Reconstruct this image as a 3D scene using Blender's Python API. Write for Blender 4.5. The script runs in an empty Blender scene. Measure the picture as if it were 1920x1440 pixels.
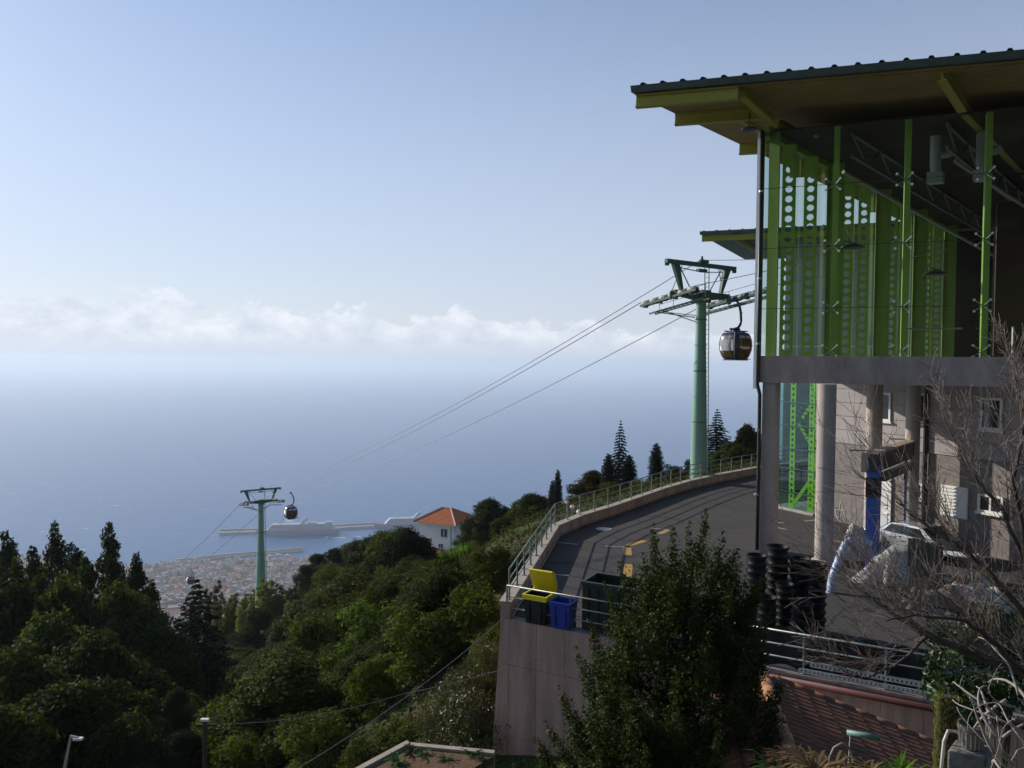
import bpy, bmesh, math, random
import numpy as np
from mathutils import Vector, Matrix

# ------------------------------------------------------------------ camera, sky, sun
scene = bpy.context.scene
COL = scene.collection
R = math.radians
F, CX, CY = 1450.0, 960.0, 720.0            # focal length and centre in photo pixels
PITCH, ROLL = R(1.58), R(0.60)
SUN_AZ, SUN_EL = R(-56.0), R(23.0)          # azimuth from +Y, positive to the right

cam_d = bpy.data.cameras.new('camera')
cam_d.sensor_width = 36.0
cam_d.lens = F / 1920.0 * 36.0
cam_d.clip_start = 0.1
cam_d.clip_end = 200000.0
cam = bpy.data.objects.new('camera', cam_d)
COL.objects.link(cam)
CAM_M = Matrix.Rotation(math.pi / 2 - PITCH, 4, 'X') @ Matrix.Rotation(ROLL, 4, 'Z')
cam.matrix_world = CAM_M
scene.camera = cam

world = bpy.data.worlds.new('World')
scene.world = world
world.use_nodes = True
wn, wl = world.node_tree.nodes, world.node_tree.links
wn.clear()


def wnode(t, **kw):
    n = wn.new(t)
    for k, v in kw.items():
        setattr(n, k, v)
    return n


def wmath(op, a, b=None, c=None, clamp=False):
    n = wnode('ShaderNodeMath', operation=op, use_clamp=clamp)
    for i, v in enumerate((a, b, c)):
        if v is None:
            continue
        if isinstance(v, (int, float)):
            n.inputs[i].default_value = v
        else:
            wl.new(v, n.inputs[i])
    return n.outputs[0]


sky = wnode('ShaderNodeTexSky', sky_type='NISHITA', sun_disc=False)
sky.sun_elevation = SUN_EL
sky.sun_rotation = SUN_AZ
sky.altitude = 500.0
sky.air_density = 1.0
sky.dust_density = 0.35
sky.ozone_density = 2.2
# a bank of low cumulus all round the horizon, part of the sky itself
tc = wnode('ShaderNodeTexCoord')
sep = wnode('ShaderNodeSeparateXYZ')
wl.new(tc.outputs['Generated'], sep.inputs[0])
el = sep.outputs[2]
az = wmath('ARCTAN2', sep.outputs[0], sep.outputs[1])
comb = wnode('ShaderNodeCombineXYZ')
wl.new(wmath('MULTIPLY', az, 1.0), comb.inputs[0])
wl.new(wmath('MULTIPLY', el, 1.55), comb.inputs[1])


def wnoise(scale, detail, rough, off):
    m = wnode('ShaderNodeVectorMath', operation='ADD')
    wl.new(comb.outputs[0], m.inputs[0])
    m.inputs[1].default_value = off
    n = wnode('ShaderNodeTexNoise')
    n.inputs['Scale'].default_value = scale
    n.inputs['Detail'].default_value = detail
    n.inputs['Roughness'].default_value = rough
    wl.new(m.outputs[0], n.inputs['Vector'])
    return n.outputs['Fac']


lump = wnoise(14.0, 6.0, 0.55, (3.1, 0.4, 0.0))
fine = wnoise(42.0, 5.0, 0.6, (8.3, 1.7, 0.0))
shade = wnoise(22.0, 6.0, 0.62, (5.3, 9.7, 0.0))
top = wmath('ADD', 0.048, wmath('MULTIPLY', 0.024, wmath('COSINE', wmath('MULTIPLY', 1.7, wmath('ADD', az, 0.75)))))
edge = wmath('ADD', wmath('MULTIPLY', wmath('SUBTRACT', lump, 0.5), 0.10), wmath('MULTIPLY', wmath('SUBTRACT', fine, 0.5), 0.04))
over = wmath('SUBTRACT', wmath('ADD', top, edge), el)
mask = wnode('ShaderNodeMapRange', interpolation_type='SMOOTHSTEP')
wl.new(over, mask.inputs['Value'])
mask.inputs['From Min'].default_value = -0.002
mask.inputs['From Max'].default_value = 0.007
foot = wnode('ShaderNodeMapRange', interpolation_type='SMOOTHSTEP')
wl.new(el, foot.inputs['Value'])
foot.inputs['From Min'].default_value = -0.004
foot.inputs['From Max'].default_value = 0.030
cmask = wmath('MULTIPLY', wmath('MULTIPLY', mask.outputs[0], foot.outputs[0]), 0.8)
body = wnode('ShaderNodeMapRange')
wl.new(wmath('ADD', shade, wmath('MULTIPLY', over, -2.0)), body.inputs['Value'])
body.inputs['From Min'].default_value = 0.28
body.inputs['From Max'].default_value = 0.62
ccol = wnode('ShaderNodeMix', data_type='RGBA')
wl.new(body.outputs[0], ccol.inputs['Factor'])
ccol.inputs['A'].default_value = (4.5, 4.95, 5.9, 1)
ccol.inputs['B'].default_value = (6.7, 6.95, 7.4, 1)
# the veil of sea haze low in the sky, all round
veil = wnode('ShaderNodeMapRange', interpolation_type='SMOOTHSTEP')
wl.new(el, veil.inputs['Value'])
veil.inputs['From Min'].default_value = 0.68
veil.inputs['From Max'].default_value = -0.05
veil.inputs['To Max'].default_value = 0.80
vmix = wnode('ShaderNodeMix', data_type='RGBA')
wl.new(veil.outputs[0], vmix.inputs['Factor'])
wl.new(sky.outputs[0], vmix.inputs['A'])
vmix.inputs['B'].default_value = (4.3, 4.55, 5.5, 1)
smix = wnode('ShaderNodeMix', data_type='RGBA')
wl.new(cmask, smix.inputs['Factor'])
wl.new(vmix.outputs['Result'], smix.inputs['A'])
wl.new(ccol.outputs['Result'], smix.inputs['B'])
low = wnode('ShaderNodeMapRange', interpolation_type='SMOOTHSTEP')
wl.new(el, low.inputs['Value'])
low.inputs['From Min'].default_value = 0.036
low.inputs['From Max'].default_value = -0.006
lmix = wnode('ShaderNodeMix', data_type='RGBA')
wl.new(low.outputs[0], lmix.inputs['Factor'])
wl.new(smix.outputs['Result'], lmix.inputs['A'])
lmix.inputs['B'].default_value = (4.5, 4.95, 5.9, 1)
bg = wnode('ShaderNodeBackground')
bg.inputs['Strength'].default_value = 0.13
wl.new(lmix.outputs['Result'], bg.inputs['Color'])
wo = wnode('ShaderNodeOutputWorld')
wl.new(bg.outputs[0], wo.inputs['Surface'])

sun_d = bpy.data.lights.new('sun', 'SUN')
sun_d.energy = 4.4
sun_d.angle = R(0.53)
sun_d.color = (1.0, 0.93, 0.82)
sun = bpy.data.objects.new('sun', sun_d)
COL.objects.link(sun)
SUN_DIR = Vector((math.sin(SUN_AZ) * math.cos(SUN_EL), math.cos(SUN_AZ) * math.cos(SUN_EL), math.sin(SUN_EL)))
sun.rotation_euler = SUN_DIR.to_track_quat('Z', 'Y').to_euler()

scene.view_settings.view_transform = 'Standard'
scene.view_settings.look = 'None'
scene.view_settings.gamma = 1.0
scene.view_settings.exposure = 0.12
scene.render.engine = 'CYCLES'
scene.cycles.max_bounces = 6
scene.cycles.diffuse_bounces = 2
scene.cycles.glossy_bounces = 2
scene.cycles.transmission_bounces = 4
scene.cycles.transparent_max_bounces = 12
scene.cycles.volume_bounces = 2
scene.cycles.sample_clamp_indirect = 4.0
scene.cycles.use_denoising = True
scene.cycles.use_adaptive_sampling = True

# ------------------------------------------------------------------ helpers
CAM3 = CAM_M.to_3x3()


def ray(x, y):
    return CAM3 @ Vector(((x - CX) / F, -(y - CY) / F, -1.0))


def px(x, y, D):
    """photo pixel + distance ahead (world Y) -> point"""
    d = ray(x, y)
    return d * (D / d.y)


def pz(x, y, z):
    """photo pixel on the horizontal plane z -> point"""
    d = ray(x, y)
    return d * (z / d.z)


def rnd(seed):
    return random.Random(seed)


class MB:
    """collects shapes for ONE mesh object"""

    def __init__(self):
        self.v, self.f = [], []

    def add(self, verts, faces):
        o = len(self.v)
        self.v += [tuple(p) for p in verts]
        self.f += [tuple(i + o for i in f) for f in faces]
        return self

    def hexa(self, b, t):
        """box from 4 bottom corners (ccw from above) and 4 top corners"""
        return self.add(list(b) + list(t), [(3, 2, 1, 0), (4, 5, 6, 7), (0, 1, 5, 4), (1, 2, 6, 5), (2, 3, 7, 6), (3, 0, 4, 7)])

    def box(self, c, s, ax=None):
        """centre, full size, axes (three unit vectors)"""
        c = Vector(c)
        a = ax or (Vector((1, 0, 0)), Vector((0, 1, 0)), Vector((0, 0, 1)))
        hx, hy, hz = (Vector(a[i]) * (s[i] / 2) for i in range(3))
        b = [c - hx - hy - hz, c + hx - hy - hz, c + hx + hy - hz, c - hx + hy - hz]
        return self.hexa(b, [p + 2 * hz for p in b])

    def bar(self, p0, p1, w, h=None, up=(0, 0, 1)):
        """rectangular bar between two points, w across, h along up"""
        h = h or w
        p0, p1 = Vector(p0), Vector(p1)
        d = (p1 - p0).normalized()
        u = Vector(up)
        s = d.cross(u)
        if s.length < 1e-4:
            s = d.cross(Vector((1, 0, 0)))
        s.normalize()
        u = s.cross(d)
        o = [-s * w / 2 - u * h / 2, s * w / 2 - u * h / 2, s * w / 2 + u * h / 2, -s * w / 2 + u * h / 2]
        return self.add([p0 + q for q in o] + [p1 + q for q in o],
                        [(0, 1, 2, 3), (7, 6, 5, 4), (4, 5, 1, 0), (5, 6, 2, 1), (6, 7, 3, 2), (7, 4, 0, 3)])

    def ibeam(self, p0, p1, w, h, t=0.03, up=(0, 0, 1)):
        p0, p1, u = Vector(p0), Vector(p1), Vector(up)
        d = (p1 - p0).normalized()
        s = d.cross(u).normalized()
        u = s.cross(d)
        self.bar(p0 + u * (h / 2 - t / 2), p1 + u * (h / 2 - t / 2), w, t, u)
        self.bar(p0 - u * (h / 2 - t / 2), p1 - u * (h / 2 - t / 2), w, t, u)
        return self.bar(p0, p1, t, h - 2 * t, u)

    def tube(self, pts, rad, n=8, caps=True):
        pts = [Vector(p) for p in pts]
        if isinstance(rad, (int, float)):
            rad = [rad] * len(pts)
        vs, fs = [], []
        nrm = None
        for i, p in enumerate(pts):
            d = (pts[min(i + 1, len(pts) - 1)] - pts[max(i - 1, 0)])
            d = d.normalized() if d.length > 1e-9 else Vector((0, 0, 1))
            if nrm is None:
                nrm = d.orthogonal().normalized()
            nrm = nrm - d * nrm.dot(d)
            nrm = nrm.normalized() if nrm.length > 1e-6 else d.orthogonal().normalized()
            b = d.cross(nrm)
            for k in range(n):
                a = 2 * math.pi * k / n
                vs.append(p + (nrm * math.cos(a) + b * math.sin(a)) * rad[i])
        for i in range(len(pts) - 1):
            for k in range(n):
                k2 = (k + 1) % n
                fs.append((i * n + k, i * n + k2, (i + 1) * n + k2, (i + 1) * n + k))
        if caps:
            fs.append(tuple(range(n - 1, -1, -1)))
            fs.append(tuple((len(pts) - 1) * n + k for k in range(n)))
        return self.add(vs, fs)

    def lathe(self, c, prof, n=16, ax=(0, 0, 1)):
        """profile of (radius, height) turned round the axis at c"""
        c, ax = Vector(c), Vector(ax).normalized()
        e1 = ax.orthogonal().normalized()
        e2 = ax.cross(e1)
        vs, fs = [], []
        for r, h in prof:
            for k in range(n):
                a = 2 * math.pi * k / n
                vs.append(c + ax * h + (e1 * math.cos(a) + e2 * math.sin(a)) * r)
        for i in range(len(prof) - 1):
            for k in range(n):
                k2 = (k + 1) % n
                fs.append((i * n + k, i * n + k2, (i + 1) * n + k2, (i + 1) * n + k))
        if prof[0][0] > 1e-4:
            fs.append(tuple(range(n - 1, -1, -1)))
        if prof[-1][0] > 1e-4:
            fs.append(tuple((len(prof) - 1) * n + k for k in range(n)))
        return self.add(vs, fs)

    def prism(self, poly, off):
        """polygon (3d points) pushed along off"""
        poly = [Vector(p) for p in poly]
        off = Vector(off)
        n = len(poly)
        return self.add(poly + [p + off for p in poly],
                        [tuple(range(n - 1, -1, -1)), tuple(range(n, 2 * n))] +
                        [(i, (i + 1) % n, n + (i + 1) % n, n + i) for i in range(n)])

    def build(self, name, mat, parent=None, smooth=False, bevel=0.0):
        o = Vector(parent['_base']) if parent is not None and '_base' in parent else Vector((0, 0, 0))
        me = bpy.data.meshes.new(name)
        me.from_pydata([(p[0] - o.x, p[1] - o.y, p[2] - o.z) for p in self.v], [], self.f)
        me.materials.append(mat)
        bm = bmesh.new()
        bm.from_mesh(me)
        bmesh.ops.recalc_face_normals(bm, faces=bm.faces)
        if bevel:
            bmesh.ops.bevel(bm, geom=bm.edges[:], offset=bevel, segments=2, affect='EDGES', profile=0.5)
        bm.to_mesh(me)
        bm.free()
        if smooth:
            me.shade_auto_smooth(angle=R(40)) if hasattr(me, 'shade_auto_smooth') else None
            for p in me.polygons:
                p.use_smooth = True
        ob = bpy.data.objects.new(name, me)
        COL.objects.link(ob)
        if parent is not None:
            ob.parent = parent
            ob['_base'] = tuple(o)
        return ob


def smooth_sharp(ob, ang=35):
    """smooth shading with hard edges"""
    me = ob.data
    bm = bmesh.new()
    bm.from_mesh(me)
    for e in bm.edges:
        e.smooth = not (len(e.link_faces) == 2 and e.calc_face_angle(0) > R(ang))
    for f in bm.faces:
        f.smooth = True
    bm.to_mesh(me)
    bm.free()
    return ob


def tag(o, label, cat, group=None, kind=None):
    o['label'] = label
    o['category'] = cat
    if group:
        o['group'] = group
    if kind:
        o['kind'] = kind
    return o


def thing(name, label, cat, base=(0, 0, 0), group=None):
    o = bpy.data.objects.new(name, None)
    o.empty_display_size = 0.3
    COL.objects.link(o)
    o.location = base
    o['_base'] = tuple(base)
    return tag(o, label, cat, group)


def struct(o):
    o['kind'] = 'structure'
    return o


def put(ob, name, parent, loc=(0, 0, 0), rotz=0.0, scale=None):
    """another piece sharing the mesh of ob, as a child of parent"""
    c = ob.copy()
    c.name = name
    COL.objects.link(c)
    c.parent = parent
    c.location = loc
    c.rotation_euler = (0, 0, rotz)
    if scale:
        c.scale = scale
    return c


def copy_tree(o, parent=None):
    c = o.copy()
    COL.objects.link(c)
    c.parent = parent
    for ch in o.children:
        copy_tree(ch, c)
    return c


# ------------------------------------------------------------------ materials
MATS = {}


def mat(name, col, rough=0.6, metal=0.0, spec=0.4, var=0.0, scale=3.0, bump=0.0, bscale=40.0, col2=None, coat=0.0, detail=6.0, stretch=None):
    """principled material; var mixes towards col2 (or a darker tone) by noise; bump adds fine relief"""
    if name in MATS:
        return MATS[name]
    m = bpy.data.materials.new(name)
    m.use_nodes = True
    nt = m.node_tree
    b = nt.nodes['Principled BSDF']
    b.inputs['Roughness'].default_value = rough
    b.inputs['Metallic'].default_value = metal
    b.inputs['Specular IOR Level'].default_value = spec
    b.inputs['Coat Weight'].default_value = coat
    b.inputs['Base Color'].default_value = (*col, 1)
    tcn = nt.nodes.new('ShaderNodeTexCoord')
    vec = tcn.outputs['Object']
    if stretch:
        mp = nt.nodes.new('ShaderNodeMapping')
        mp.inputs['Scale'].default_value = stretch
        nt.links.new(vec, mp.inputs[0])
        vec = mp.outputs[0]
    if var > 0:
        n = nt.nodes.new('ShaderNodeTexNoise')
        n.inputs['Scale'].default_value = scale
        n.inputs['Detail'].default_value = detail
        n.inputs['Roughness'].default_value = 0.65
        nt.links.new(vec, n.inputs['Vector'])
        mr = nt.nodes.new('ShaderNodeMapRange')
        mr.inputs['From Min'].default_value = 0.35
        mr.inputs['From Max'].default_value = 0.7
        mr.inputs['To Max'].default_value = var
        nt.links.new(n.outputs['Fac'], mr.inputs['Value'])
        mx = nt.nodes.new('ShaderNodeMix')
        mx.data_type = 'RGBA'
        nt.links.new(mr.outputs[0], mx.inputs['Factor'])
        mx.inputs['A'].default_value = (*col, 1)
        c2 = col2 or tuple(c * 0.4 for c in col)
        mx.inputs['B'].default_value = (*c2, 1)
        nt.links.new(mx.outputs['Result'], b.inputs['Base Color'])
        rr = nt.nodes.new('ShaderNodeMath')
        rr.operation = 'MULTIPLY_ADD'
        rr.inputs[1].default_value = 0.15
        rr.inputs[2].default_value = rough - 0.05
        nt.links.new(n.outputs['Fac'], rr.inputs[0])
        nt.links.new(rr.outputs[0], b.inputs['Roughness'])
    if bump > 0:
        n2 = nt.nodes.new('ShaderNodeTexNoise')
        n2.inputs['Scale'].default_value = bscale
        n2.inputs['Detail'].default_value = 4
        nt.links.new(vec, n2.inputs['Vector'])
        bp = nt.nodes.new('ShaderNodeBump')
        bp.inputs['Strength'].default_value = min(1.0, bump)
        bp.inputs['Distance'].default_value = 0.02
        nt.links.new(n2.outputs['Fac'], bp.inputs['Height'])
        nt.links.new(bp.outputs[0], b.inputs['Normal'])
    MATS[name] = m
    return m


def glass_mat(name, tint, refl=1.0, rough=0.0):
    """thin pane: what lies behind shows through the tint, the rest mirrors by Fresnel"""
    m = bpy.data.materials.new(name)
    m.use_nodes = True
    nt = m.node_tree
    nt.nodes.remove(nt.nodes['Principled BSDF'])
    out = nt.nodes['Material Output']
    t = nt.nodes.new('ShaderNodeBsdfTransparent')
    t.inputs[0].default_value = (*tint, 1)
    g = nt.nodes.new('ShaderNodeBsdfGlossy')
    g.inputs['Roughness'].default_value = rough
    g.inputs['Color'].default_value = (refl, refl, refl, 1)
    fr = nt.nodes.new('ShaderNodeFresnel')
    geo = nt.nodes.new('ShaderNodeNewGeometry')      # same pane from either side
    io = nt.nodes.new('ShaderNodeMapRange')
    io.inputs['To Min'].default_value = 1.5
    io.inputs['To Max'].default_value = 1 / 1.5
    nt.links.new(geo.outputs['Backfacing'], io.inputs['Value'])
    nt.links.new(io.outputs[0], fr.inputs['IOR'])
    mx = nt.nodes.new('ShaderNodeMixShader')
    nt.links.new(fr.outputs[0], mx.inputs[0])
    nt.links.new(t.outputs[0], mx.inputs[1])
    nt.links.new(g.outputs[0], mx.inputs[2])
    nt.links.new(mx.outputs[0], out.inputs['Surface'])
    return m


def leaf_mat(name, dark, light, trans=0.35, rough=0.65, spec=0.06, tcol=None):
    """leaf: colour runs dark to light by the mesh attribute 'tint'; part of the light passes through"""
    m = bpy.data.materials.new(name)
    m.use_nodes = True
    nt = m.node_tree
    b = nt.nodes['Principled BSDF']
    out = nt.nodes['Material Output']
    at = nt.nodes.new('ShaderNodeAttribute')
    at.attribute_name = 'tint'
    oi = nt.nodes.new('ShaderNodeObjectInfo')
    mx = nt.nodes.new('ShaderNodeMix')
    mx.data_type = 'RGBA'
    mx.inputs['A'].default_value = (*dark, 1)
    mx.inputs['B'].default_value = (*light, 1)
    nt.links.new(at.outputs['Fac'], mx.inputs['Factor'])
    hs = nt.nodes.new('ShaderNodeHueSaturation')
    nt.links.new(mx.outputs['Result'], hs.inputs['Color'])
    mr = nt.nodes.new('ShaderNodeMapRange')
    mr.inputs['To Min'].default_value = 0.5
    mr.inputs['To Max'].default_value = 1.35
    nt.links.new(oi.outputs['Random'], mr.inputs['Value'])
    nt.links.new(mr.outputs[0], hs.inputs['Value'])
    mh = nt.nodes.new('ShaderNodeMapRange')
    mh.inputs['To Min'].default_value = 0.485
    mh.inputs['To Max'].default_value = 0.515
    nt.links.new(oi.outputs['Random'], mh.inputs['Value'])
    nt.links.new(mh.outputs[0], hs.inputs['Hue'])
    nt.links.new(hs.outputs[0], b.inputs['Base Color'])
    b.inputs['Roughness'].default_value = rough
    b.inputs['Specular IOR Level'].default_value = spec
    tr = nt.nodes.new('ShaderNodeBsdfTranslucent')
    tm = nt.nodes.new('ShaderNodeMix')
    tm.data_type = 'RGBA'
    tm.blend_type = 'MULTIPLY'
    tm.inputs['Factor'].default_value = 1.0
    tm.inputs['B'].default_value = (*(tcol or (1.3, 1.5, 0.6)), 1)
    nt.links.new(hs.outputs[0], tm.inputs['A'])
    nt.links.new(tm.outputs['Result'], tr.inputs[0])
    ms = nt.nodes.new('ShaderNodeMixShader')
    ms.inputs[0].default_value = trans
    nt.links.new(b.outputs[0], ms.inputs[1])
    nt.links.new(tr.outputs[0], ms.inputs[2])
    nt.links.new(ms.outputs[0], out.inputs['Surface'])
    return m


M_CONC = mat('concrete', (0.30, 0.27, 0.25), 0.85, var=0.6, scale=1.2, bump=0.25, col2=(0.17, 0.15, 0.14))
M_CONC_LIGHT = mat('concrete light', (0.46, 0.42, 0.38), 0.85, var=0.5, scale=2.0, bump=0.25, col2=(0.28, 0.25, 0.22))
M_GALV = mat('galvanised steel', (0.25, 0.285, 0.27), 0.42, metal=0.55, var=0.5, scale=5.0)
M_STEEL = mat('steel', (0.45, 0.46, 0.46), 0.35, metal=0.9, var=0.3, scale=8)
M_BLACK = mat('black rubber', (0.018, 0.018, 0.02), 0.55, var=0.4, scale=6, col2=(0.05, 0.05, 0.05))
M_BARK = mat('bark', (0.085, 0.065, 0.05), 0.9, var=0.8, scale=4, bump=0.6, bscale=18, stretch=(1, 1, 0.3))
M_WHITE = mat('white paint', (0.78, 0.77, 0.74), 0.55, var=0.3, scale=2, col2=(0.55, 0.53, 0.5))

# ------------------------------------------------------------------ terrain, sea, haze
SEA_Z = -550.0
GP = [(0, -14, -3), (25, -12, -3), (-30, -10, -12), (0, -40, 18), (60, -40, 22), (-60, -40, 10), (0, -110, 58), (110, -110, 62), (-110, -110, 48), (-200, -40, -10), (200, -40, 30), (0, -200, 62), (250, -180, 64), (-250, -180, 50), (130, 0, 14), (0, 0, -10), (4, 8.8, -5.6), (7, 8.8, -5.5), (10.5, 8.8, -5.4), (5, 10.6, -8), (9, 10.6, -7.4), (8, 14, -11.5), (3.5, 16, -13.0), (-2, 16, -14.0), (0, 9, -11), (-3, 22, -14.2), (-6, 26, -15.0),
      (-1.2, 28, -13.6), (2, 22, -13.0), (14, 15, -10.4), (25, 18, -10), (-15, 20, -18), (-30, 30, -27), (-10, 40, -19.5), (-1.8, 38, -12.6), (-0.5, 45, -10.8),
      (4, 48, -9.8), (6, 40, -10.2), (10, 32, -10.2), (20, 30, -10.2), (20, 45, -10.2), (35, 40, -10), (12, 60, -9.6), (25, 75, -9.3), (40, 70, -9.5), (60, 40, -8),
      (60, 0, -7), (-1.2, 60, -14), (1.5, 55, -11.8), (6, 70, -13), (-13, 150, -37.5), (0, 100, -23.5), (-15, 100, -29.5), (12, 120, -25), (35, 150, -28), (60, 110, -16),
      (-16, 75, -27), (-25, 90, -34), (-23, 65, -30), (-21, 50, -28), (-5.5, 50, -20.5), (-40, 70, -43), (-60, 90, -52), (-80, 120, -62), (-55, 130, -57),
      (-47, 145, -50), (-70, 200, -78), (0, 250, -70), (60, 250, -50), (-150, 250, -100), (150, 250, -40), (120, 100, -8), (-90, 40, -50), (-100, 500, -175), (120, 500, -140),
      (0, 800, -275), (-300, 800, -295), (400, 800, -230), (-200, 1200, -405), (-600, 1200, -410), (0, 1500, -462), (-400, 1650, -497), (-800, 1750, -512),
      (-500, 2080, -545), (0, 2250, -546), (-1180, 2050, -546), (-1700, 1950, -546), (-500, 2330, -572), (0, 2500, -580), (-1200, 2260, -580), (600, 2700, -580),
      (500, 1500, -440), (900, 2250, -546), (1500, 1200, -350), (-2000, 1500, -520), (-2500, 2100, -580), (0, 4000, -640), (-3000, 4000, -640), (3000, 4000, -640), (2500, 2500, -560)]
GP = np.array(GP, float)


def warp(xy):
    """stretch the far ground so the interpolation stays even from near to far"""
    xy = np.asarray(xy, float)
    s = np.log1p(np.hypot(xy[:, 0], xy[:, 1]) / 40.0) * 40.0
    r = np.hypot(xy[:, 0], xy[:, 1]) + 1e-9
    return xy / r[:, None] * s[:, None]


_W = warp(GP[:, :2])
_n = len(GP)
_K = np.hypot(_W[:, None, 0] - _W[None, :, 0], _W[:, None, 1] - _W[None, :, 1])
_A = np.zeros((_n + 3, _n + 3))
_A[:_n, :_n] = -_K + np.eye(_n) * -0.4
_A[:_n, _n] = 1
_A[:_n, _n + 1:] = _W
_A[_n, :_n] = 1
_A[_n + 1:, :_n] = _W.T
_C = np.linalg.solve(_A, np.concatenate([GP[:, 2], np.zeros(3)]))


def ground(xy):
    w = warp(xy)
    k = -np.hypot(w[:, None, 0] - _W[None, :, 0], w[:, None, 1] - _W[None, :, 1])
    return k @ _C[:_n] + _C[_n] + w @ _C[_n + 1:]


def gz(x, y):
    return float(ground([(x, y)])[0])


def terrain():
    ys = np.concatenate([np.linspace(-190, -45, 16), np.linspace(-40, 12, 14), np.geomspace(14, 3800, 170)])
    us = np.linspace(-1, 1, 150)
    V = []
    for y in ys:
        half = 60 + 1.15 * max(y, 0) + max(0, -y) * 1.1
        V.append(np.stack([us * half, np.full_like(us, y)], 1))
    V = np.concatenate(V)
    z = ground(V)
    d = np.maximum(V[:, 1], 10)
    rough = np.sin(V[:, 0] * 0.9 + 1.3 * np.sin(V[:, 1] * 0.5)) * np.sin(V[:, 1] * 0.8) * 0.18
    keep = (V[:, 0] > -1.5) & (V[:, 0] < 40) & (V[:, 1] < 72)
    z += np.where(keep | (d > 300), 0, rough)
    nu, ny = len(us), len(ys)
    faces = [(j * nu + i, j * nu + i + 1, (j + 1) * nu + i + 1, (j + 1) * nu + i) for j in range(ny - 1) for i in range(nu - 1)]
    me = bpy.data.meshes.new('terrain')
    me.from_pydata(np.column_stack([V, z]).tolist(), [], faces)
    for p in me.polygons:
        p.use_smooth = True
    o = bpy.data.objects.new('terrain', me)
    COL.objects.link(o)
    m = bpy.data.materials.new('hillside soil and scrub')
    m.use_nodes = True
    nt = m.node_tree
    b = nt.nodes['Principled BSDF']
    b.inputs['Roughness'].default_value = 0.95
    b.inputs['Specular IOR Level'].default_value = 0.1
    tcn = nt.nodes.new('ShaderNodeTexCoord')
    n1 = nt.nodes.new('ShaderNodeTexNoise')
    n1.inputs['Scale'].default_value = 0.16
    n1.inputs['Detail'].default_value = 8
    n1.inputs['Roughness'].default_value = 0.7
    nt.links.new(tcn.outputs['Object'], n1.inputs['Vector'])
    cr = nt.nodes.new('ShaderNodeValToRGB')
    e = cr.color_ramp.elements
    e[0].position, e[0].color = 0.3, (0.022, 0.036, 0.014, 1)
    e[1].position, e[1].color = 0.75, (0.095, 0.075, 0.04, 1)
    e2 = cr.color_ramp.elements.new(0.5)
    e2.color = (0.04, 0.06, 0.02, 1)
    e3 = cr.color_ramp.elements.new(0.62)
    e3.color = (0.075, 0.048, 0.03, 1)
    nt.links.new(n1.outputs['Fac'], cr.inputs[0])
    nt.links.new(cr.outputs[0], b.inputs['Base Color'])
    bp = nt.nodes.new('ShaderNodeBump')
    bp.inputs['Distance'].default_value = 0.3
    n2 = nt.nodes.new('ShaderNodeTexNoise')
    n2.inputs['Scale'].default_value = 3.0
    nt.links.new(tcn.outputs['Object'], n2.inputs['Vector'])
    nt.links.new(n2.outputs['Fac'], bp.inputs['Height'])
    nt.links.new(bp.outputs[0], b.inputs['Normal'])
    me.materials.append(m)
    return struct(o)


terrain()


def sea():
    mb = MB()
    mb.add([(-64000, 1200, SEA_Z), (64000, 1200, SEA_Z), (64000, 70000, SEA_Z), (-64000, 70000, SEA_Z)], [(0, 1, 2, 3)])
    m = bpy.data.materials.new('sea water')
    m.use_nodes = True
    nt = m.node_tree
    b = nt.nodes['Principled BSDF']
    b.inputs['Roughness'].default_value = 0.32
    b.inputs['IOR'].default_value = 1.33
    tcn = nt.nodes.new('ShaderNodeTexCoord')

    def noise(scale, st, detail=3.0, rough=0.6):
        mp = nt.nodes.new('ShaderNodeMapping')
        mp.inputs['Scale'].default_value = st
        mp.inputs['Rotation'].default_value = (0, 0, R(12))
        nt.links.new(tcn.outputs['Object'], mp.inputs[0])
        n = nt.nodes.new('ShaderNodeTexNoise')
        n.inputs['Scale'].default_value = scale
        n.inputs['Detail'].default_value = detail
        n.inputs['Roughness'].default_value = rough
        nt.links.new(mp.outputs[0], n.inputs['Vector'])
        return n.outputs['Fac']

    foam = noise(0.030, (0.55, 1.0, 1.0), 4.0, 0.62)
    fr = nt.nodes.new('ShaderNodeMapRange')
    fr.inputs['From Min'].default_value = 0.675
    fr.inputs['From Max'].default_value = 0.73
    nt.links.new(foam, fr.inputs['Value'])
    patch = noise(0.0011, (0.4, 1.0, 1.0), 4.0)
    mx0 = nt.nodes.new('ShaderNodeMix')
    mx0.data_type = 'RGBA'
    nt.links.new(patch, mx0.inputs['Factor'])
    mx0.inputs['A'].default_value = (0.018, 0.088, 0.235, 1)
    mx0.inputs['B'].default_value = (0.03, 0.115, 0.27, 1)
    mx = nt.nodes.new('ShaderNodeMix')
    mx.data_type = 'RGBA'
    nt.links.new(fr.outputs[0], mx.inputs['Factor'])
    nt.links.new(mx0.outputs['Result'], mx.inputs['A'])
    mx.inputs['B'].default_value = (0.6, 0.62, 0.64, 1)
    nt.links.new(mx.outputs['Result'], b.inputs['Base Color'])
    bp = nt.nodes.new('ShaderNodeBump')
    bp.inputs['Strength'].default_value = 0.55
    bp.inputs['Distance'].default_value = 3.0
    nt.links.new(noise(0.06, (0.6, 1.0, 1.0), 4.0), bp.inputs['Height'])
    nt.links.new(bp.outputs[0], b.inputs['Normal'])
    return struct(mb.build('sea', m))


sea()


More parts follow.
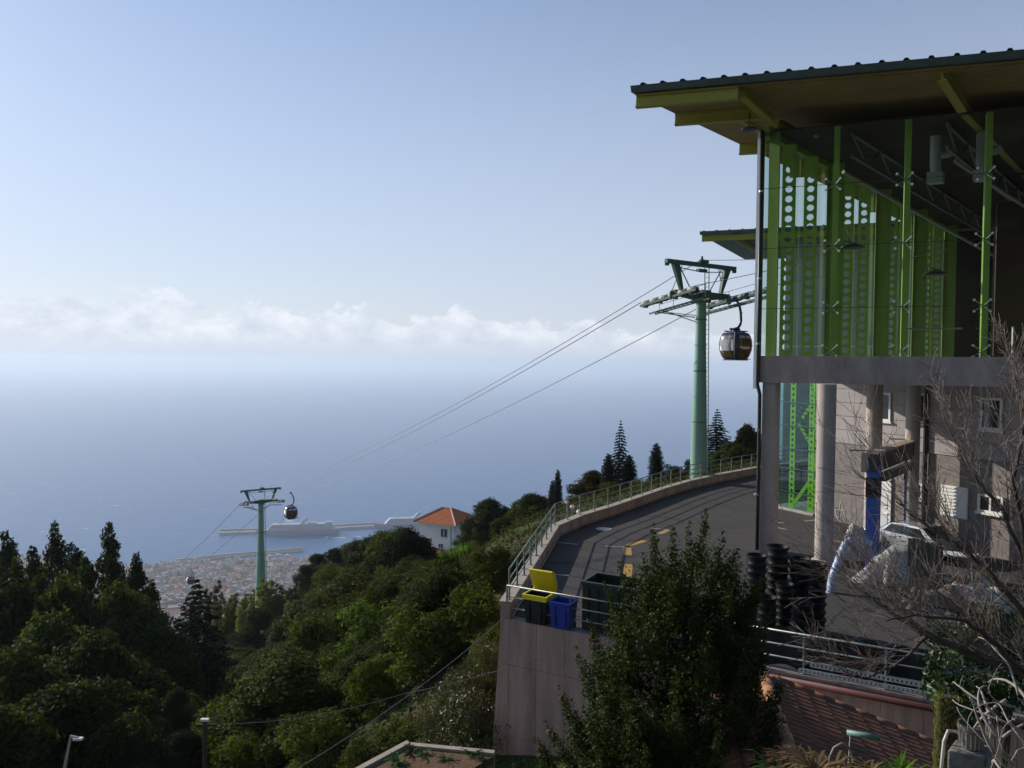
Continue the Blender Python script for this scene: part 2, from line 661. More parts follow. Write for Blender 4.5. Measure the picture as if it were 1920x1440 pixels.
def haze():
    mb = MB()
    mb.box((0, 34000, (-662 + 96) / 2), (130000, 73000, 758))
    m = bpy.data.materials.new('sea haze')
    m.use_nodes = True
    nt = m.node_tree
    nt.nodes.remove(nt.nodes['Principled BSDF'])
    v = nt.nodes.new('ShaderNodeVolumePrincipled')
    v.inputs['Color'].default_value = (0.80, 0.90, 1.0, 1)
    v.inputs['Density'].default_value = 0.000082
    v.inputs['Anisotropy'].default_value = 0.22
    nt.links.new(v.outputs[0], nt.nodes['Material Output'].inputs['Volume'])
    o = mb.build('haze', m)
    o['kind'] = 'stuff'
    tag(o, 'pale sea haze hanging over the town and the water', 'haze')
    o['kind'] = 'stuff'
    return o


haze()

# ------------------------------------------------------------------ the town far below
TW = [mat('far wall white', (0.50, 0.48, 0.45), 0.8), mat('far wall cream', (0.50, 0.44, 0.35), 0.8),
      mat('far wall grey', (0.36, 0.35, 0.34), 0.8), mat('far wall rose', (0.46, 0.31, 0.26), 0.8)]
TR = [mat('far roof terracotta', (0.29, 0.15, 0.115), 0.85, var=0.6, scale=0.2, col2=(0.24, 0.12, 0.09)),
      mat('far roof brown', (0.22, 0.13, 0.10), 0.85, var=0.5, scale=0.2),
      mat('far roof concrete', (0.25, 0.235, 0.23), 0.85, var=0.5, scale=0.2)]
TG = mat('far window', (0.03, 0.035, 0.045), 0.3)


def town_mesh(w, d, h, roof, wall, rmat, floors):
    """one far house: walls with window bands, roof; three materials on one mesh"""
    mb = MB()
    x, y = w / 2, d / 2
    mb.box((0, 0, h / 2 - 4), (w, d, h + 8))
    nw = len(mb.f)
    if roof == 'hip':
        e, k = 0.5, min(w, d) / 2 * 0.95
        rh = min(w, d) * 0.22
        lx = max(w / 2 - k, 0.2)
        ly = max(d / 2 - k, 0.2)
        mb.add([(-x - e, -y - e, h), (x + e, -y - e, h), (x + e, y + e, h), (-x - e, y + e, h), (-lx, -ly, h + rh), (lx, -ly, h + rh), (lx, ly, h + rh), (-lx, ly, h + rh)],
               [(0, 1, 5, 4), (1, 2, 6, 5), (2, 3, 7, 6), (3, 0, 4, 7), (4, 5, 6, 7), (3, 2, 1, 0)])
    elif roof == 'gable':
        rh = d * 0.2
        mb.add([(-x - .4, -y - .5, h), (x + .4, -y - .5, h), (x + .4, y + .5, h), (-x - .4, y + .5, h), (-x - .4, 0, h + rh), (x + .4, 0, h + rh)],
               [(0, 1, 5, 4), (2, 3, 4, 5), (0, 4, 3), (1, 2, 5), (3, 2, 1, 0)])
    else:
        mb.box((0, 0, h + .25), (w + .6, d + .6, .5))
        mb.box((w * .15, d * .1, h + 1.6), (w * .25, d * .3, 2.4))
    nr = len(mb.f)
    for fl in range(floors):
        zc = (fl + .55) * h / floors
        for sx in (-1, 1):
            n = max(2, int(d / 4))
            for i in range(n):
                mb.box((sx * x, -y + (i + .5) * d / n, zc), (.12, d / n * .45, h / floors * .45))
        n = max(2, int(w / 4))
        for i in range(n):
            mb.box((-x + (i + .5) * w / n, -y, zc), (w / n * .45, .12, h / floors * .45))
    me = bpy.data.meshes.new('town_house')
    me.from_pydata(mb.v, [], mb.f)
    for m in (wall, rmat, TG):
        me.materials.append(m)
    idx = np.zeros(len(mb.f), int)
    idx[nw:nr] = 1
    idx[nr:] = 2
    me.polygons.foreach_set('material_index', idx.tolist())
    return me


def town():
    g = rnd(11)
    kinds = {}
    specs = [('town_house', 'hip', 'small white house under a terracotta hip roof, in the far town', 'house', 'white tiled houses in the far town', 0, 0, (10, 9, 6.5), 2, 26),
             ('town_house', 'hip', 'cream house under a brown tiled roof, in the far town', 'house', 'cream tiled houses in the far town', 1, 1, (13, 10, 7.5), 2, 18),
             ('town_house', 'gable', 'rose house under a long terracotta gable roof, in the far town', 'house', 'rose gabled houses in the far town', 3, 0, (17, 9, 7.5), 2, 18),
             ('apartment_block', 'flat', 'white flat-roofed apartment block in the far town', 'building', 'white flat-roofed blocks in the far town', 0, 2, (17, 12, 16), 5, 9),
             ('apartment_block', 'flat', 'grey flat-roofed block in the far town', 'building', 'grey flat-roofed blocks in the far town', 2, 2, (22, 13, 11), 3, 10),
             ('long_hall', 'gable', 'long low white hall with a terracotta roof in the far town', 'building', 'long white halls in the far town', 0, 0, (46, 16, 9), 3, 4),
             ('town_house', 'hip', 'white house under a brown tiled roof, in the far town', 'house', 'white and brown houses in the far town', 0, 1, (12, 11, 8.5), 2, 20)]
    variants = []
    for s in specs:
        for v in range(3):
            w, d, h = (q * g.uniform(.8, 1.25) for q in s[7])
            variants.append((s, town_mesh(w, d, h, s[1], TW[s[5]], TR[s[6]], s[8])))
    weights = [s[9] for s, _ in variants]
    spots = []
    cells = set()
    tries = 0
    while len(spots) < 2400 and tries < 60000:
        tries += 1
        y = g.uniform(1020, 2170)
        x = g.uniform(-.66, -.12) * y
        c = (int(x // 15), int(y // 15))
        if c in cells:
            continue
        z = gz(x, y)
        if z < SEA_Z + 2.5:
            continue
        cells.add(c)
        cells.add((c[0] + 1, c[1]))
        u = CX + F * x / y
        v = 676 - F * z / y
        gap = 285 < u < 612 and v < 1150
        spots.append((0 if gap else 1, y, x, z, g.choices(range(len(variants)), weights)[0], g.choice([0, .2, .35, 1.57, 1.8, -.3, .9])))
    spots.sort(key=lambda s: (s[0], s[1]))
    rest = {}
    for i, (gap, y, x, z, k, a) in enumerate(spots):
        s, me = variants[k]
        if i < 300:
            o = bpy.data.objects.new(s[0], me)
            COL.objects.link(o)
            o.location = (x, y, z)
            o.rotation_euler = (0, 0, a)
            sc = g.uniform(.9, 1.2)
            o.scale = (sc, sc, sc)
            tag(o, s[2], s[3], s[4])
        else:
            rest.setdefault(k, []).append((x, y, z, a))
    # everything beyond that, one mass
    V, Fc, MI, off = [], [], [], 0
    wall_of = []
    mats = TW + TR + [TG]
    for k, lst in rest.items():
        s, me = variants[k]
        n = len(me.vertices)
        co = np.zeros(n * 3)
        me.vertices.foreach_get('co', co)
        co = co.reshape(-1, 3)
        polys = [(tuple(p.vertices), p.material_index) for p in me.polygons]
        polys = [p for p in polys if p[1] < 2]
        m0 = [s[5], 4 + s[6], 7]
        for (x, y, z, a) in lst:
            c, sn = math.cos(a), math.sin(a)
            q = np.column_stack([co[:, 0] * c - co[:, 1] * sn + x, co[:, 0] * sn + co[:, 1] * c + y, co[:, 2] + z])
            V.append(q)
            for vs, mi in polys:
                Fc.append(tuple(v + off for v in vs))
                MI.append(m0[mi])
            off += n
    me = bpy.data.meshes.new('far_town')
    me.from_pydata(np.concatenate(V).tolist(), [], Fc)
    for m in mats:
        me.materials.append(m)
    me.polygons.foreach_set('material_index', MI)
    o = bpy.data.objects.new('far_town', me)
    COL.objects.link(o)
    tag(o, 'mass of far roofs and walls of the town running down to the sea', 'town')
    o['kind'] = 'stuff'


town()


# ------------------------------------------------------------------ harbour
def slab_line(name, pts, w, h, m, label, cat, cap=None):
    """a long mole made of straight lengths; pts are world points at water level"""
    t = thing(name, label, cat, (pts[0].x, pts[0].y, SEA_Z))
    mb = MB()
    mb2 = MB()
    for a, b in zip(pts[:-1], pts[1:]):
        d = (b - a).normalized()
        s = Vector((-d.y, d.x, 0))
        z0, z1 = Vector((0, 0, -6)), Vector((0, 0, h))
        mb.hexa([a - s * w * .7 + z0, b - s * w * .7 + z0, b + s * w * .7 + z0, a + s * w * .7 + z0],
                [a - s * w * .5 + z1, b - s * w * .5 + z1, b + s * w * .5 + z1, a + s * w * .5 + z1])
        z2 = z1 + Vector((0, 0, 4.5))
        q = s * (w * .5)
        mb2.hexa([a + q * .55 + z1, b + q * .55 + z1, b + q * .98 + z1, a + q * .98 + z1], [a + q * .55 + z2, b + q * .55 + z2, b + q * .98 + z2, a + q * .98 + z2])
    mb.build('mole', m, t)
    mb2.build('sea_wall', cap or m, t)
    return t


M_MOLE = mat('harbour concrete', (0.33, 0.31, 0.29), 0.9, var=0.5, scale=.05)
slab_line('breakwater', [pz(412, 1001, SEA_Z), pz(560, 996, SEA_Z), pz(760, 984, SEA_Z), pz(1010, 966, SEA_Z)], 34, 7, M_MOLE,
          'long grey breakwater with a sea wall behind the cruise ships', 'breakwater')
slab_line('harbour_mole', [pz(330, 1056, SEA_Z), pz(420, 1046, SEA_Z), pz(568, 1033, SEA_Z)], 16, 5, M_MOLE,
          'narrow straight mole enclosing the marina by the town', 'mole', M_CONC_LIGHT)


def cruise_ship(x0, x1, y, funnel, label, sc):
    """bow at the left; built along local +x from stern to bow, then turned"""
    a, b = pz(x0, y, SEA_Z), pz(x1, y - 4, SEA_Z)
    L = (b - a).length
    t = thing('cruise_ship', label, 'ship', (a.x, a.y, SEA_Z), 'cruise ships moored at the breakwater')
    d = (b - a).normalized()
    s = Vector((-d.y, d.x, 0))
    W = 32 * sc
    H = 15 * sc

    def P(u, v, z):
        return a + d * (u * L) + s * v + Vector((0, 0, z))
    prof = [(0, 0, 1.0), (.03, .34, 1.0), (.09, .74, .93), (.18, 1, .9), (.9, 1, .9), (1.0, .86, .95)]
    mb = MB()
    rows = []
    for zf, pinch in ((-3, .8), (0, .92), (H, 1.0)):
        row = []
        for u, k, sh in prof:
            uu = u + (.035 * (1 - zf / H) if u < .05 else 0)
            row.append(P(uu, -W / 2 * k * pinch, zf + (2.5 if (zf == H and u < .1) else 0)))
        for u, k, sh in reversed(prof):
            uu = u + (.035 * (1 - zf / H) if u < .05 else 0)
            row.append(P(uu, W / 2 * k * pinch, zf + (2.5 if (zf == H and u < .1) else 0)))
        rows.append(row)
    n = len(rows[0])
    mb.add([p for r in rows for p in r], [(j * n + i, j * n + (i + 1) % n, (j + 1) * n + (i + 1) % n, (j + 1) * n + i) for j in range(2) for i in range(n)] + [tuple(2 * n + i for i in range(n))])
    hull = mb.build('hull', M_SHIPHULL, t)
    k = MB()
    for i, (u0, u1) in enumerate(((.13, .95), (.15, .95), (.16, .94), (.17, .93), (.175, .93), (.19, .90), (.205, .86))):
        z = H + i * 3.0 * sc
        wv = W / 2 * (.98 if i % 2 == 0 else .93)
        k = MB()
        k.hexa([P(u0, -wv, z), P(u1, -wv, z), P(u1, wv, z), P(u0, wv, z)],
               [P(u0 + .008, -wv, z + 2.96 * sc), P(u1, -wv, z + 2.96 * sc), P(u1, wv, z + 2.96 * sc), P(u0 + .008, wv, z + 2.96 * sc)])
        dk = k.build('deck', M_SHIPW, t)
        wn_ = MB()
        for j in range(34):
            uu = u0 + .02 + (u1 - u0 - .03) * j / 34
            wn_.box(P(uu, -wv - .05, z + 1.5 * sc), (L * .009, .3, 1.5 * sc), (d, s, Vector((0, 0, 1))))
        wn_.build('window_row', TG, dk)['kind'] = 'stuff'
    z = H + 7 * 3 * sc
    br = MB().hexa([P(.20, -W / 2 - 2, z - 3 * sc), P(.235, -W / 2 - 2, z - 3 * sc), P(.235, W / 2 + 2, z - 3 * sc), P(.20, W / 2 + 2, z - 3 * sc)],
                   [P(.205, -W / 2 - 2, z), P(.235, -W / 2 - 2, z), P(.235, W / 2 + 2, z), P(.205, W / 2 + 2, z)])
    br.build('bridge', M_SHIPW, t)
    mm = MB()
    mm.tube([P(.30, 0, z), P(.34, 0, z + 22 * sc)], [2.2, .8], 6)
    mm.bar(P(.315, -6, z + 9 * sc), P(.315, 6, z + 9 * sc), .6)
    mm.lathe(P(.27, 6, z + 1.5), [(0.1, -2), (2.6, 0), (2, 2), (.1, 3)], 8)
    mm.build('mast', M_SHIPW, t)
    f0, f1 = funnel, funnel + .06
    fu = MB()
    fu.hexa([P(f0, -6, z - 1), P(f1, -6, z - 1), P(f1, 6, z - 1), P(f0, 6, z - 1)],
            [P(f0 + .075, -4, z + 20 * sc), P(f1 + .06, -4, z + 20 * sc), P(f1 + .06, 4, z + 20 * sc), P(f0 + .075, 4, z + 20 * sc)])
    fu.build('funnel', M_SHIPW, t)
    for q in (.62, .82):
        st = MB().hexa([P(q, -8, z - 2), P(q + .1, -8, z - 2), P(q + .1, 8, z - 2), P(q, 8, z - 2)], [P(q + .01, -7, z + 4), P(q + .1, -7, z + 4), P(q + .1, 7, z + 4), P(q + .01, 7, z + 4)])
        st.build('upper_deck', M_SHIPW, t)
    for j in range(6):
        lb = MB().tube([P(.34 + j * .075, -W / 2 - 1.4, H + 1), P(.365 + j * .075, -W / 2 - 1.4, H + 1)], 1.5, 6)
        lb.build('lifeboat', mat('lifeboat orange', (.55, .2, .06), .6), t)
    return t


M_SHIPW = mat('ship white', (.42, .43, .47), .5)
M_SHIPHULL = mat('ship hull paint', (0.17, 0.19, 0.27), 0.5, var=.2, scale=.02)
cruise_ship(478, 636, 1003, .52, 'large white cruise ship whose pale bow lies beside the far pylon', .92)
cruise_ship(700, 846, 991, .50, 'large cruise ship moored beyond the white house with the orange roof', .92)


def motor_boat():
    c = pz(612, 1009, SEA_Z)
    t = thing('motor_boat', 'tiny white motor boat trailing a wake in the harbour', 'boat', tuple(c))
    d = (pz(640, 1008, SEA_Z) - c).normalized()
    s = Vector((-d.y, d.x, 0))
    z = Vector((0, 0, 1))
    MB().hexa([c - d * 7, c - s * 2 + d * 7, c + s * 2 + d * 7, c - d * 6.9 + s * .1], [c - d * 9 + z * 3, c - s * 3 + d * 7 + z * 2, c + s * 3 + d * 7 + z * 2, c - d * 8.9 + s * .1 + z * 3]).build('hull', M_WHITE, t)
    MB().box(c + z * 3.4 + d * 2, (6, 3.6, 2.6), (d, s, z)).build('cabin', M_WHITE, t)
    mb = MB()
    p = c + z * .05
    mb.prism([p + d * 6 - s * 1, p + d * 55 - s * 6, p + d * 60 + s * 6, p + d * 6 + s * 1], z * .1)
    mb.build('wake', mat('foam', (.6, .63, .66), .9), t)


motor_boat()
for i, (x, y, L) in enumerate(((430, 1053, 20), (447, 1051, 16), (470, 1049, 22), (505, 1044, 18), (520, 1042, 24), (538, 1043, 16))):
    c = pz(x, y, SEA_Z)
    t = thing('moored_yacht', 'small white yacht moored inside the marina mole', 'boat', tuple(c), 'yachts in the marina')
    d, s, z = Vector((.8, .6, 0)), Vector((-.6, .8, 0)), Vector((0, 0, 1))
    MB().hexa([c - d * L * .4, c + d * L * .4 - s * 2, c + d * L * .4 + s * 2, c - d * L * .4 + s * .1], [c - d * L * .5 + z * 3, c + d * L * .5 - s * 3 + z * 2.4, c + d * L * .5 + s * 3 + z * 2.4, c - d * L * .5 + s * .1 + z * 3]).build('hull', M_WHITE, t)
    MB().box(c + z * 4, (L * .4, 3.8, 3), (d, s, z)).build('cabin', M_WHITE, t)
    MB().tube([c, c + z * 22], [.25, .1], 5).build('mast', M_WHITE, t)

# ------------------------------------------------------------------ terrace with car park, retaining wall, railings
TZ = -8.7
KERB = [Vector((x, y, 0)) for x, y in ((-0.3, 26.0), (2.1, 38.6), (3.7, 41.5), (5.67, 44.2), (7.5, 47.0), (9.9, 50.7), (12.3, 54.0), (15.5, 57.6), (19.2, 61.3), (25, 66), (34, 72))]
FE = Vector((0.88, -0.475, 0)).normalized()      # along the front edge
FN = Vector((0.475, 0.88, 0)).normalized()       # away from the viewer
FA = KERB[0]
UP = Vector((0, 0, 1))


def at(p, z):
    return Vector((p.x, p.y, z))


def asphalt_mat():
    m = mat('asphalt', (0.072, 0.065, 0.062), 0.9, var=0.75, scale=0.35, bump=0.5, bscale=60, col2=(0.055, 0.050, 0.048), spec=0.25, detail=10)
    # cracks and mended patches
    nt = m.node_tree
    b = nt.nodes['Principled BSDF']
    src = b.inputs['Base Color'].links[0].from_socket
    tcn = nt.nodes.new('ShaderNodeTexCoord')
    nz = nt.nodes.new('ShaderNodeTexNoise')
    nz.inputs['Scale'].default_value = 0.9
    nz.inputs['Detail'].default_value = 5
    nt.links.new(tcn.outputs['Object'], nz.inputs['Vector'])
    ad = nt.nodes.new('ShaderNodeMix')
    ad.data_type = 'VECTOR'
    ad.inputs['Factor'].default_value = 0.25
    nt.links.new(tcn.outputs['Object'], ad.inputs['A'])
    nt.links.new(nz.outputs['Color'], ad.inputs['B'])
    vo = nt.nodes.new('ShaderNodeTexVoronoi')
    vo.feature = 'DISTANCE_TO_EDGE'
    vo.inputs['Scale'].default_value = 0.33
    nt.links.new(ad.outputs['Result'], vo.inputs['Vector'])
    mr = nt.nodes.new('ShaderNodeMapRange')
    mr.inputs['From Max'].default_value = 0.012
    mr.inputs['To Min'].default_value = 0.45
    mr.inputs['To Max'].default_value = 1.0
    nt.links.new(vo.outputs['Distance'], mr.inputs['Value'])
    n3 = nt.nodes.new('ShaderNodeTexNoise')
    n3.inputs['Scale'].default_value = 18
    n3.inputs['Detail'].default_value = 3
    nt.links.new(tcn.outputs['Object'], n3.inputs['Vector'])
    m3 = nt.nodes.new('ShaderNodeMapRange')
    m3.inputs['To Min'].default_value = 0.72
    m3.inputs['To Max'].default_value = 1.28
    nt.links.new(n3.outputs['Fac'], m3.inputs['Value'])
    mu = nt.nodes.new('ShaderNodeMath')
    mu.operation = 'MULTIPLY'
    nt.links.new(mr.outputs[0], mu.inputs[0])
    nt.links.new(m3.outputs[0], mu.inputs[1])
    mx = nt.nodes.new('ShaderNodeMix')
    mx.data_type = 'RGBA'
    mx.blend_type = 'MULTIPLY'
    mx.inputs['Factor'].default_value = 1.0
    nt.links.new(src, mx.inputs['A'])
    nt.links.new(mu.outputs[0], mx.inputs['B'])
    nt.links.new(mx.outputs['Result'], b.inputs['Base Color'])
    return m


def offset_line(pts, w):
    """parallel line to the right of the walking direction"""
    out = []
    for i, p in enumerate(pts):
        d = (pts[min(i + 1, len(pts) - 1)] - pts[max(i - 1, 0)]).normalized()
        out.append(p + Vector((d.y, -d.x, 0)) * w)
    return out


inner = offset_line(KERB, 0.32)
poly = [FA + FN * 0.4 + FE * 0.3, FA + FN * 0.4 + FE * 22, Vector((42, 14, 0)), Vector((46, 60, 0)), Vector((36, 72, 0))] + list(reversed(inner[1:]))
mb = MB()
mb.prism([at(p, TZ - 0.4) for p in poly], UP * 0.4)
struct(mb.build('terrace', asphalt_mat()))

# painted bay markings, a few millimetres above the asphalt
M_YEL = mat('road paint yellow', (0.50, 0.29, 0.06), 0.75, var=0.95, scale=6, col2=(0.3, 0.19, 0.07))
M_LINE = mat('road paint white', (0.55, 0.50, 0.42), 0.7, var=0.8, scale=6, col2=(0.2, 0.18, 0.16))


def marking(p0, p1, w, m):
    a, b = pz(*p0, TZ), pz(*p1, TZ)
    d = (b - a).normalized()
    s = Vector((-d.y, d.x, 0)) * w / 2
    q = MB().prism([at(p, TZ + 0.004) for p in (a - s, b - s, b + s, a + s)], UP * 0.004)
    struct(q.build('bay_marking', m))


for p0, p1, w, m in (((1176, 1027), (1177, 1041), .38, M_YEL), ((1178, 1023), (1209, 1014), .34, M_YEL), ((1178, 1058), (1176, 1086), .38, M_YEL),
                     ((1236, 1001), (1253, 994), .3, M_YEL), ((1135, 1024), (1175, 1026), .1, M_LINE), ((1047, 1017), (1084, 1021), .1, M_LINE),
                     ((1030, 1077), (1068, 1079), .1, M_LINE), ((1127, 1078), (1174, 1079), .1, M_LINE), ((1222, 991), (1254, 993), .09, M_LINE),
                     ((1450, 981), (1470, 980), .12, M_LINE), ((1452, 988), (1476, 993), .12, M_LINE), ((1508, 977), (1530, 975), .12, M_LINE),
                     ((1556, 1013), (1580, 1017), .14, M_YEL)):
    marking(p0, p1, w, m)
mc = pz(1132, 992, TZ)
t = thing('manhole_cover', 'round iron manhole cover set in the shaded asphalt', 'manhole cover', tuple(at(mc, TZ)))
MB().lathe(at(mc, TZ + .002), [(.42, 0), (.42, .012), (.36, .012)], 20).build('ring', M_CONC_LIGHT, t)
MB().lathe(at(mc, TZ + .003), [(.35, 0), (.35, .016), (.001, .018)], 20).build('lid', M_STEEL, t)

# kerb wall that carries the railing on the sea side
M_WALLF = mat('stained retaining wall', (0.53, 0.355, 0.30), 0.92, var=0.9, scale=1.7, bump=0.3, col2=(0.22, 0.145, 0.125), stretch=(1, 1, 0.14), detail=9)
M_KERB = mat('kerb concrete', (0.42, 0.36, 0.30), 0.9, var=0.6, scale=2.5, bump=0.3, col2=(0.24, 0.20, 0.17))
KT = -8.10
t = thing('parapet_wall', 'low curved concrete kerb wall carrying the railing above the hillside', 'wall', tuple(at(KERB[0], -16)))
outer = offset_line(KERB, -0.02)
for i in range(len(KERB) - 1):
    a, b, c, d = outer[i], outer[i + 1], inner[i + 1], inner[i]
    w = MB().hexa([at(d, -16), at(c, -16), at(b, -16), at(a, -16)], [at(d, KT - .1), at(c, KT - .1), at(b, KT - .1), at(a, KT - .1)]).build('wall_section', M_WALLF, t)
o2, i2 = offset_line(KERB, -0.07), offset_line(KERB, 0.36)
for i in range(len(KERB) - 1):
    n = max(1, int((KERB[i + 1] - KERB[i]).length / 2.0))
    for k in range(n):
        f0, f1 = k / n + .004, (k + 1) / n - .004
        q = [o2[i].lerp(o2[i + 1], f0), o2[i].lerp(o2[i + 1], f1), i2[i].lerp(i2[i + 1], f1), i2[i].lerp(i2[i + 1], f0)]
        MB().hexa([at(q[3], KT - .098), at(q[2], KT - .098), at(q[1], KT - .098), at(q[0], KT - .098)], [at(q[3], KT), at(q[2], KT), at(q[1], KT), at(q[0], KT)]).build('coping_stone', M_KERB, t)
# thin pale pipe along the foot of the kerb
MB().tube([at(p, TZ + .12) for p in offset_line(KERB, .40)], .035, 6).build('pipe', mat('old pipe', (.34, .26, .21), .7, var=.5), t)

# front retaining wall of cast panels
t = thing('retaining_wall', 'tall stained pinkish concrete retaining wall under the rubbish bins', 'wall', tuple(at(FA, -18)))
LEN, NP = 21.0, 20
zt = TZ + .04
MB().hexa([at(FA + FE * -.3 + FN * .04, -18), at(FA + FE * LEN + FN * .04, -18), at(FA + FE * LEN + FN * .4, -18), at(FA + FE * -.3 + FN * .4, -18)],
          [at(FA + FN * .04, zt - .004), at(FA + FE * LEN + FN * .04, zt - .004), at(FA + FE * LEN + FN * .4, zt - .004), at(FA + FN * .4, zt - .004)]).build('wall_core', M_CONC, t)
rows = [(zt, -10.18), (-10.19, -12.6), (-12.61, -15.0), (-15.01, -18.0)]
xs = [0, .32] + [.32 + 1.03 * i for i in range(1, NP)]
for j, (za, zb) in enumerate(rows):
    for i in range(len(xs) - 1):
        l0, l1 = xs[i] + .006, xs[i + 1] - .006
        bt, bb = (0, 0)
        if i == 0:
            bt, bb = -(zt - za) * .062, -(zt - zb) * .062
        g = rnd(j * 40 + i)
        p = g.uniform(-.004, .004)
        MB().hexa([at(FA + FE * (l0 + bb) + FN * p, zb + .004), at(FA + FE * l1 + FN * p, zb + .004), at(FA + FE * l1 + FN * .038, zb + .004), at(FA + FE * (l0 + bb) + FN * .038, zb + .004)],
                  [at(FA + FE * (l0 + bt) + FN * p, za), at(FA + FE * l1 + FN * p, za), at(FA + FE * l1 + FN * .038, za), at(FA + FE * (l0 + bt) + FN * .038, za)]).build('wall_panel', M_WALLF, t)


def railing(name, pts, z, hs, step, label, r=0.03, wob=0.0, group='galvanised railings round the terrace'):
    t = thing(name, label, 'railing', tuple(at(pts[0], z)), group)
    for h in hs:
        MB().tube([at(p, z + h) for p in pts], r if h == hs[-1] else r * .8, 8).build('rail', M_GALV, t, smooth=True)
    # posts
    acc = 0.0
    L = [(pts[i + 1] - pts[i]).length for i in range(len(pts) - 1)]
    tot = sum(L)
    n = int(tot / step)
    post = None
    for k in range(n + 1):
        s = min(tot * k / n, tot - .001)
        i = 0
        while s > L[i]:
            s -= L[i]
            i += 1
        p = pts[i].lerp(pts[i + 1], s / L[i])
        if post is None:
            m = MB()
            b = Vector(t['_base'])
            m.tube([b, b + UP * (hs[-1])], r * 1.15, 8)
            m.box(b + UP * .006, (.13, .13, .012))
            post = m.build('post', M_GALV, t)
            post.location = at(p, z) - b
        else:
            put(post, 'post', t, at(p, z) - Vector(t['_base']))
    return t


mid = offset_line(KERB, 0.14)
mid[0] = mid[0] + FN * .3
railing('railing', mid, KT, (.36, .70, 1.05), 1.55, 'galvanised three-bar railing curving along the kerb wall above the sea')
railing('railing', [FA + FE * .15 + FN * .15, FA + FE * 7.2 + FN * .15], zt, (.36, .72, 1.1), 2.0, 'galvanised three-bar railing on the tall retaining wall before the bins')
railing('railing', [FA + FE * 7.6 + FN * .15, FA + FE * 18 + FN * .15], zt, (.36, .72, 1.1), 2.0, 'three-bar railing behind the bare branches and tiled roof')


# ------------------------------------------------------------------ bins
def wheelie_bin(px_x, px_y, w, d, h, body, lidm, label, open_lid, turn=0.0):
    c = pz(px_x, px_y, TZ)
    t = thing('wheeled_bin', label, 'bin', (0, 0, 0), 'rubbish bins on the terrace')
    t['_base'] = (0, 0, 0)
    x, y = w / 2, d / 2
    k = .82
    m = MB()
    # tapered hollow body
    ob = [(-x * k, -y * k, .06), (x * k, -y * k, .06), (x * k, y * k, .06), (-x * k, y * k, .06)]
    ot = [(-x, -y, h), (x, -y, h), (x, y, h), (-x, y, h)]
    it = [(-x + .04, -y + .04, h), (x - .04, -y + .04, h), (x - .04, y - .04, h), (-x + .04, y - .04, h)]
    ib = [(-x * k + .04, -y * k + .04, .12), (x * k - .04, -y * k + .04, .12), (x * k - .04, y * k - .04, .12), (-x * k + .04, y * k - .04, .12)]
    m.add(ob + ot + it + ib, [(3, 2, 1, 0)] + [(i, (i + 1) % 4, 4 + (i + 1) % 4, 4 + i) for i in range(4)] + [(4 + i, 4 + (i + 1) % 4, 8 + (i + 1) % 4, 8 + i) for i in range(4)] +
          [(8 + i, 8 + (i + 1) % 4, 12 + (i + 1) % 4, 12 + i) for i in range(4)] + [(12, 13, 14, 15)])
    for i in (-1, 1):
        m.box((i * x * .5, -y * .93 - .01, h * .5), (.05, .05, h * .7))
    m.build('body', body, t)
    rim = MB()
    for a, b in (((-x, -y), (x, -y)), ((x, -y), (x, y)), ((x, y), (-x, y)), ((-x, y), (-x, -y))):
        rim.tube([(*a, h + .005), (*b, h + .005)], .032, 8)
    rim.build('rim', lidm, t)
    if open_lid is not None:
        l = MB()
        ca, sa = math.cos(open_lid), math.sin(open_lid)
        prof = [(-.03, 0), (-.02, .08), (d * .2, .19), (d * .8, .19), (d + .02, .09), (d + .04, 0)]
        vs = []
        for sx in (-1, 1):
            for a, b in prof:
                yy = y + .02 - (a * ca - b * sa)
                vs.append((sx * (x + .025), yy, h + .04 + a * sa + b * ca))
        n = len(prof)
        l.add(vs, [tuple(range(n - 1, -1, -1)), tuple(range(n, 2 * n))] + [(i, i + 1, n + i + 1, n + i) for i in range(n - 1)] + [(n - 1, 0, n, 2 * n - 1)])
        l.build('lid', lidm, t, bevel=.03)
        cl = MB()
        for q in ((0, -y, w + .06, .06), (0, y, w + .06, .06)):
            cl.box((q[0], q[1], h - .04), (q[2], q[3], .16))
        for q in (-1, 1):
            cl.box((q * x, 0, h - .04), (.06, d - .06, .158))
        cl.build('collar', lidm, t)
    for sx in (-1, 1):
        MB().lathe((sx * (x * k - .02), y * k, .1), [(.1, -.03), (.1, .03), (.04, .035)], 14, (1, 0, 0)).build('wheel', M_BLACK, t)
    MB().tube([(-x * .7, y + .05, h - .06), (x * .7, y + .05, h - .06)], .016, 6).build('handle', M_BLACK, t)
    t.location = at(c, TZ)
    t.rotation_euler = (0, 0, turn)
    return t


M_BINK = mat('bin dark green', (0.012, 0.02, 0.018), 0.5, var=.4, scale=4)
M_BINY = mat('bin yellow', (0.85, 0.66, 0.02), 0.4, var=.3, scale=5, col2=(.7, .5, .02))
M_BINB = mat('bin blue', (0.015, 0.05, 0.36), 0.4, var=.3, scale=5)
fa = math.atan2(FE.y, FE.x)
wheelie_bin(1011, 1168, .84, .78, .98, M_BINK, M_BINY, 'dark green wheeled bin with its yellow lid thrown open', R(62), fa)
wheelie_bin(1056, 1178, .74, .62, .90, M_BINB, M_BINB, 'lidless bright blue wheeled bin at the railing', None, fa)


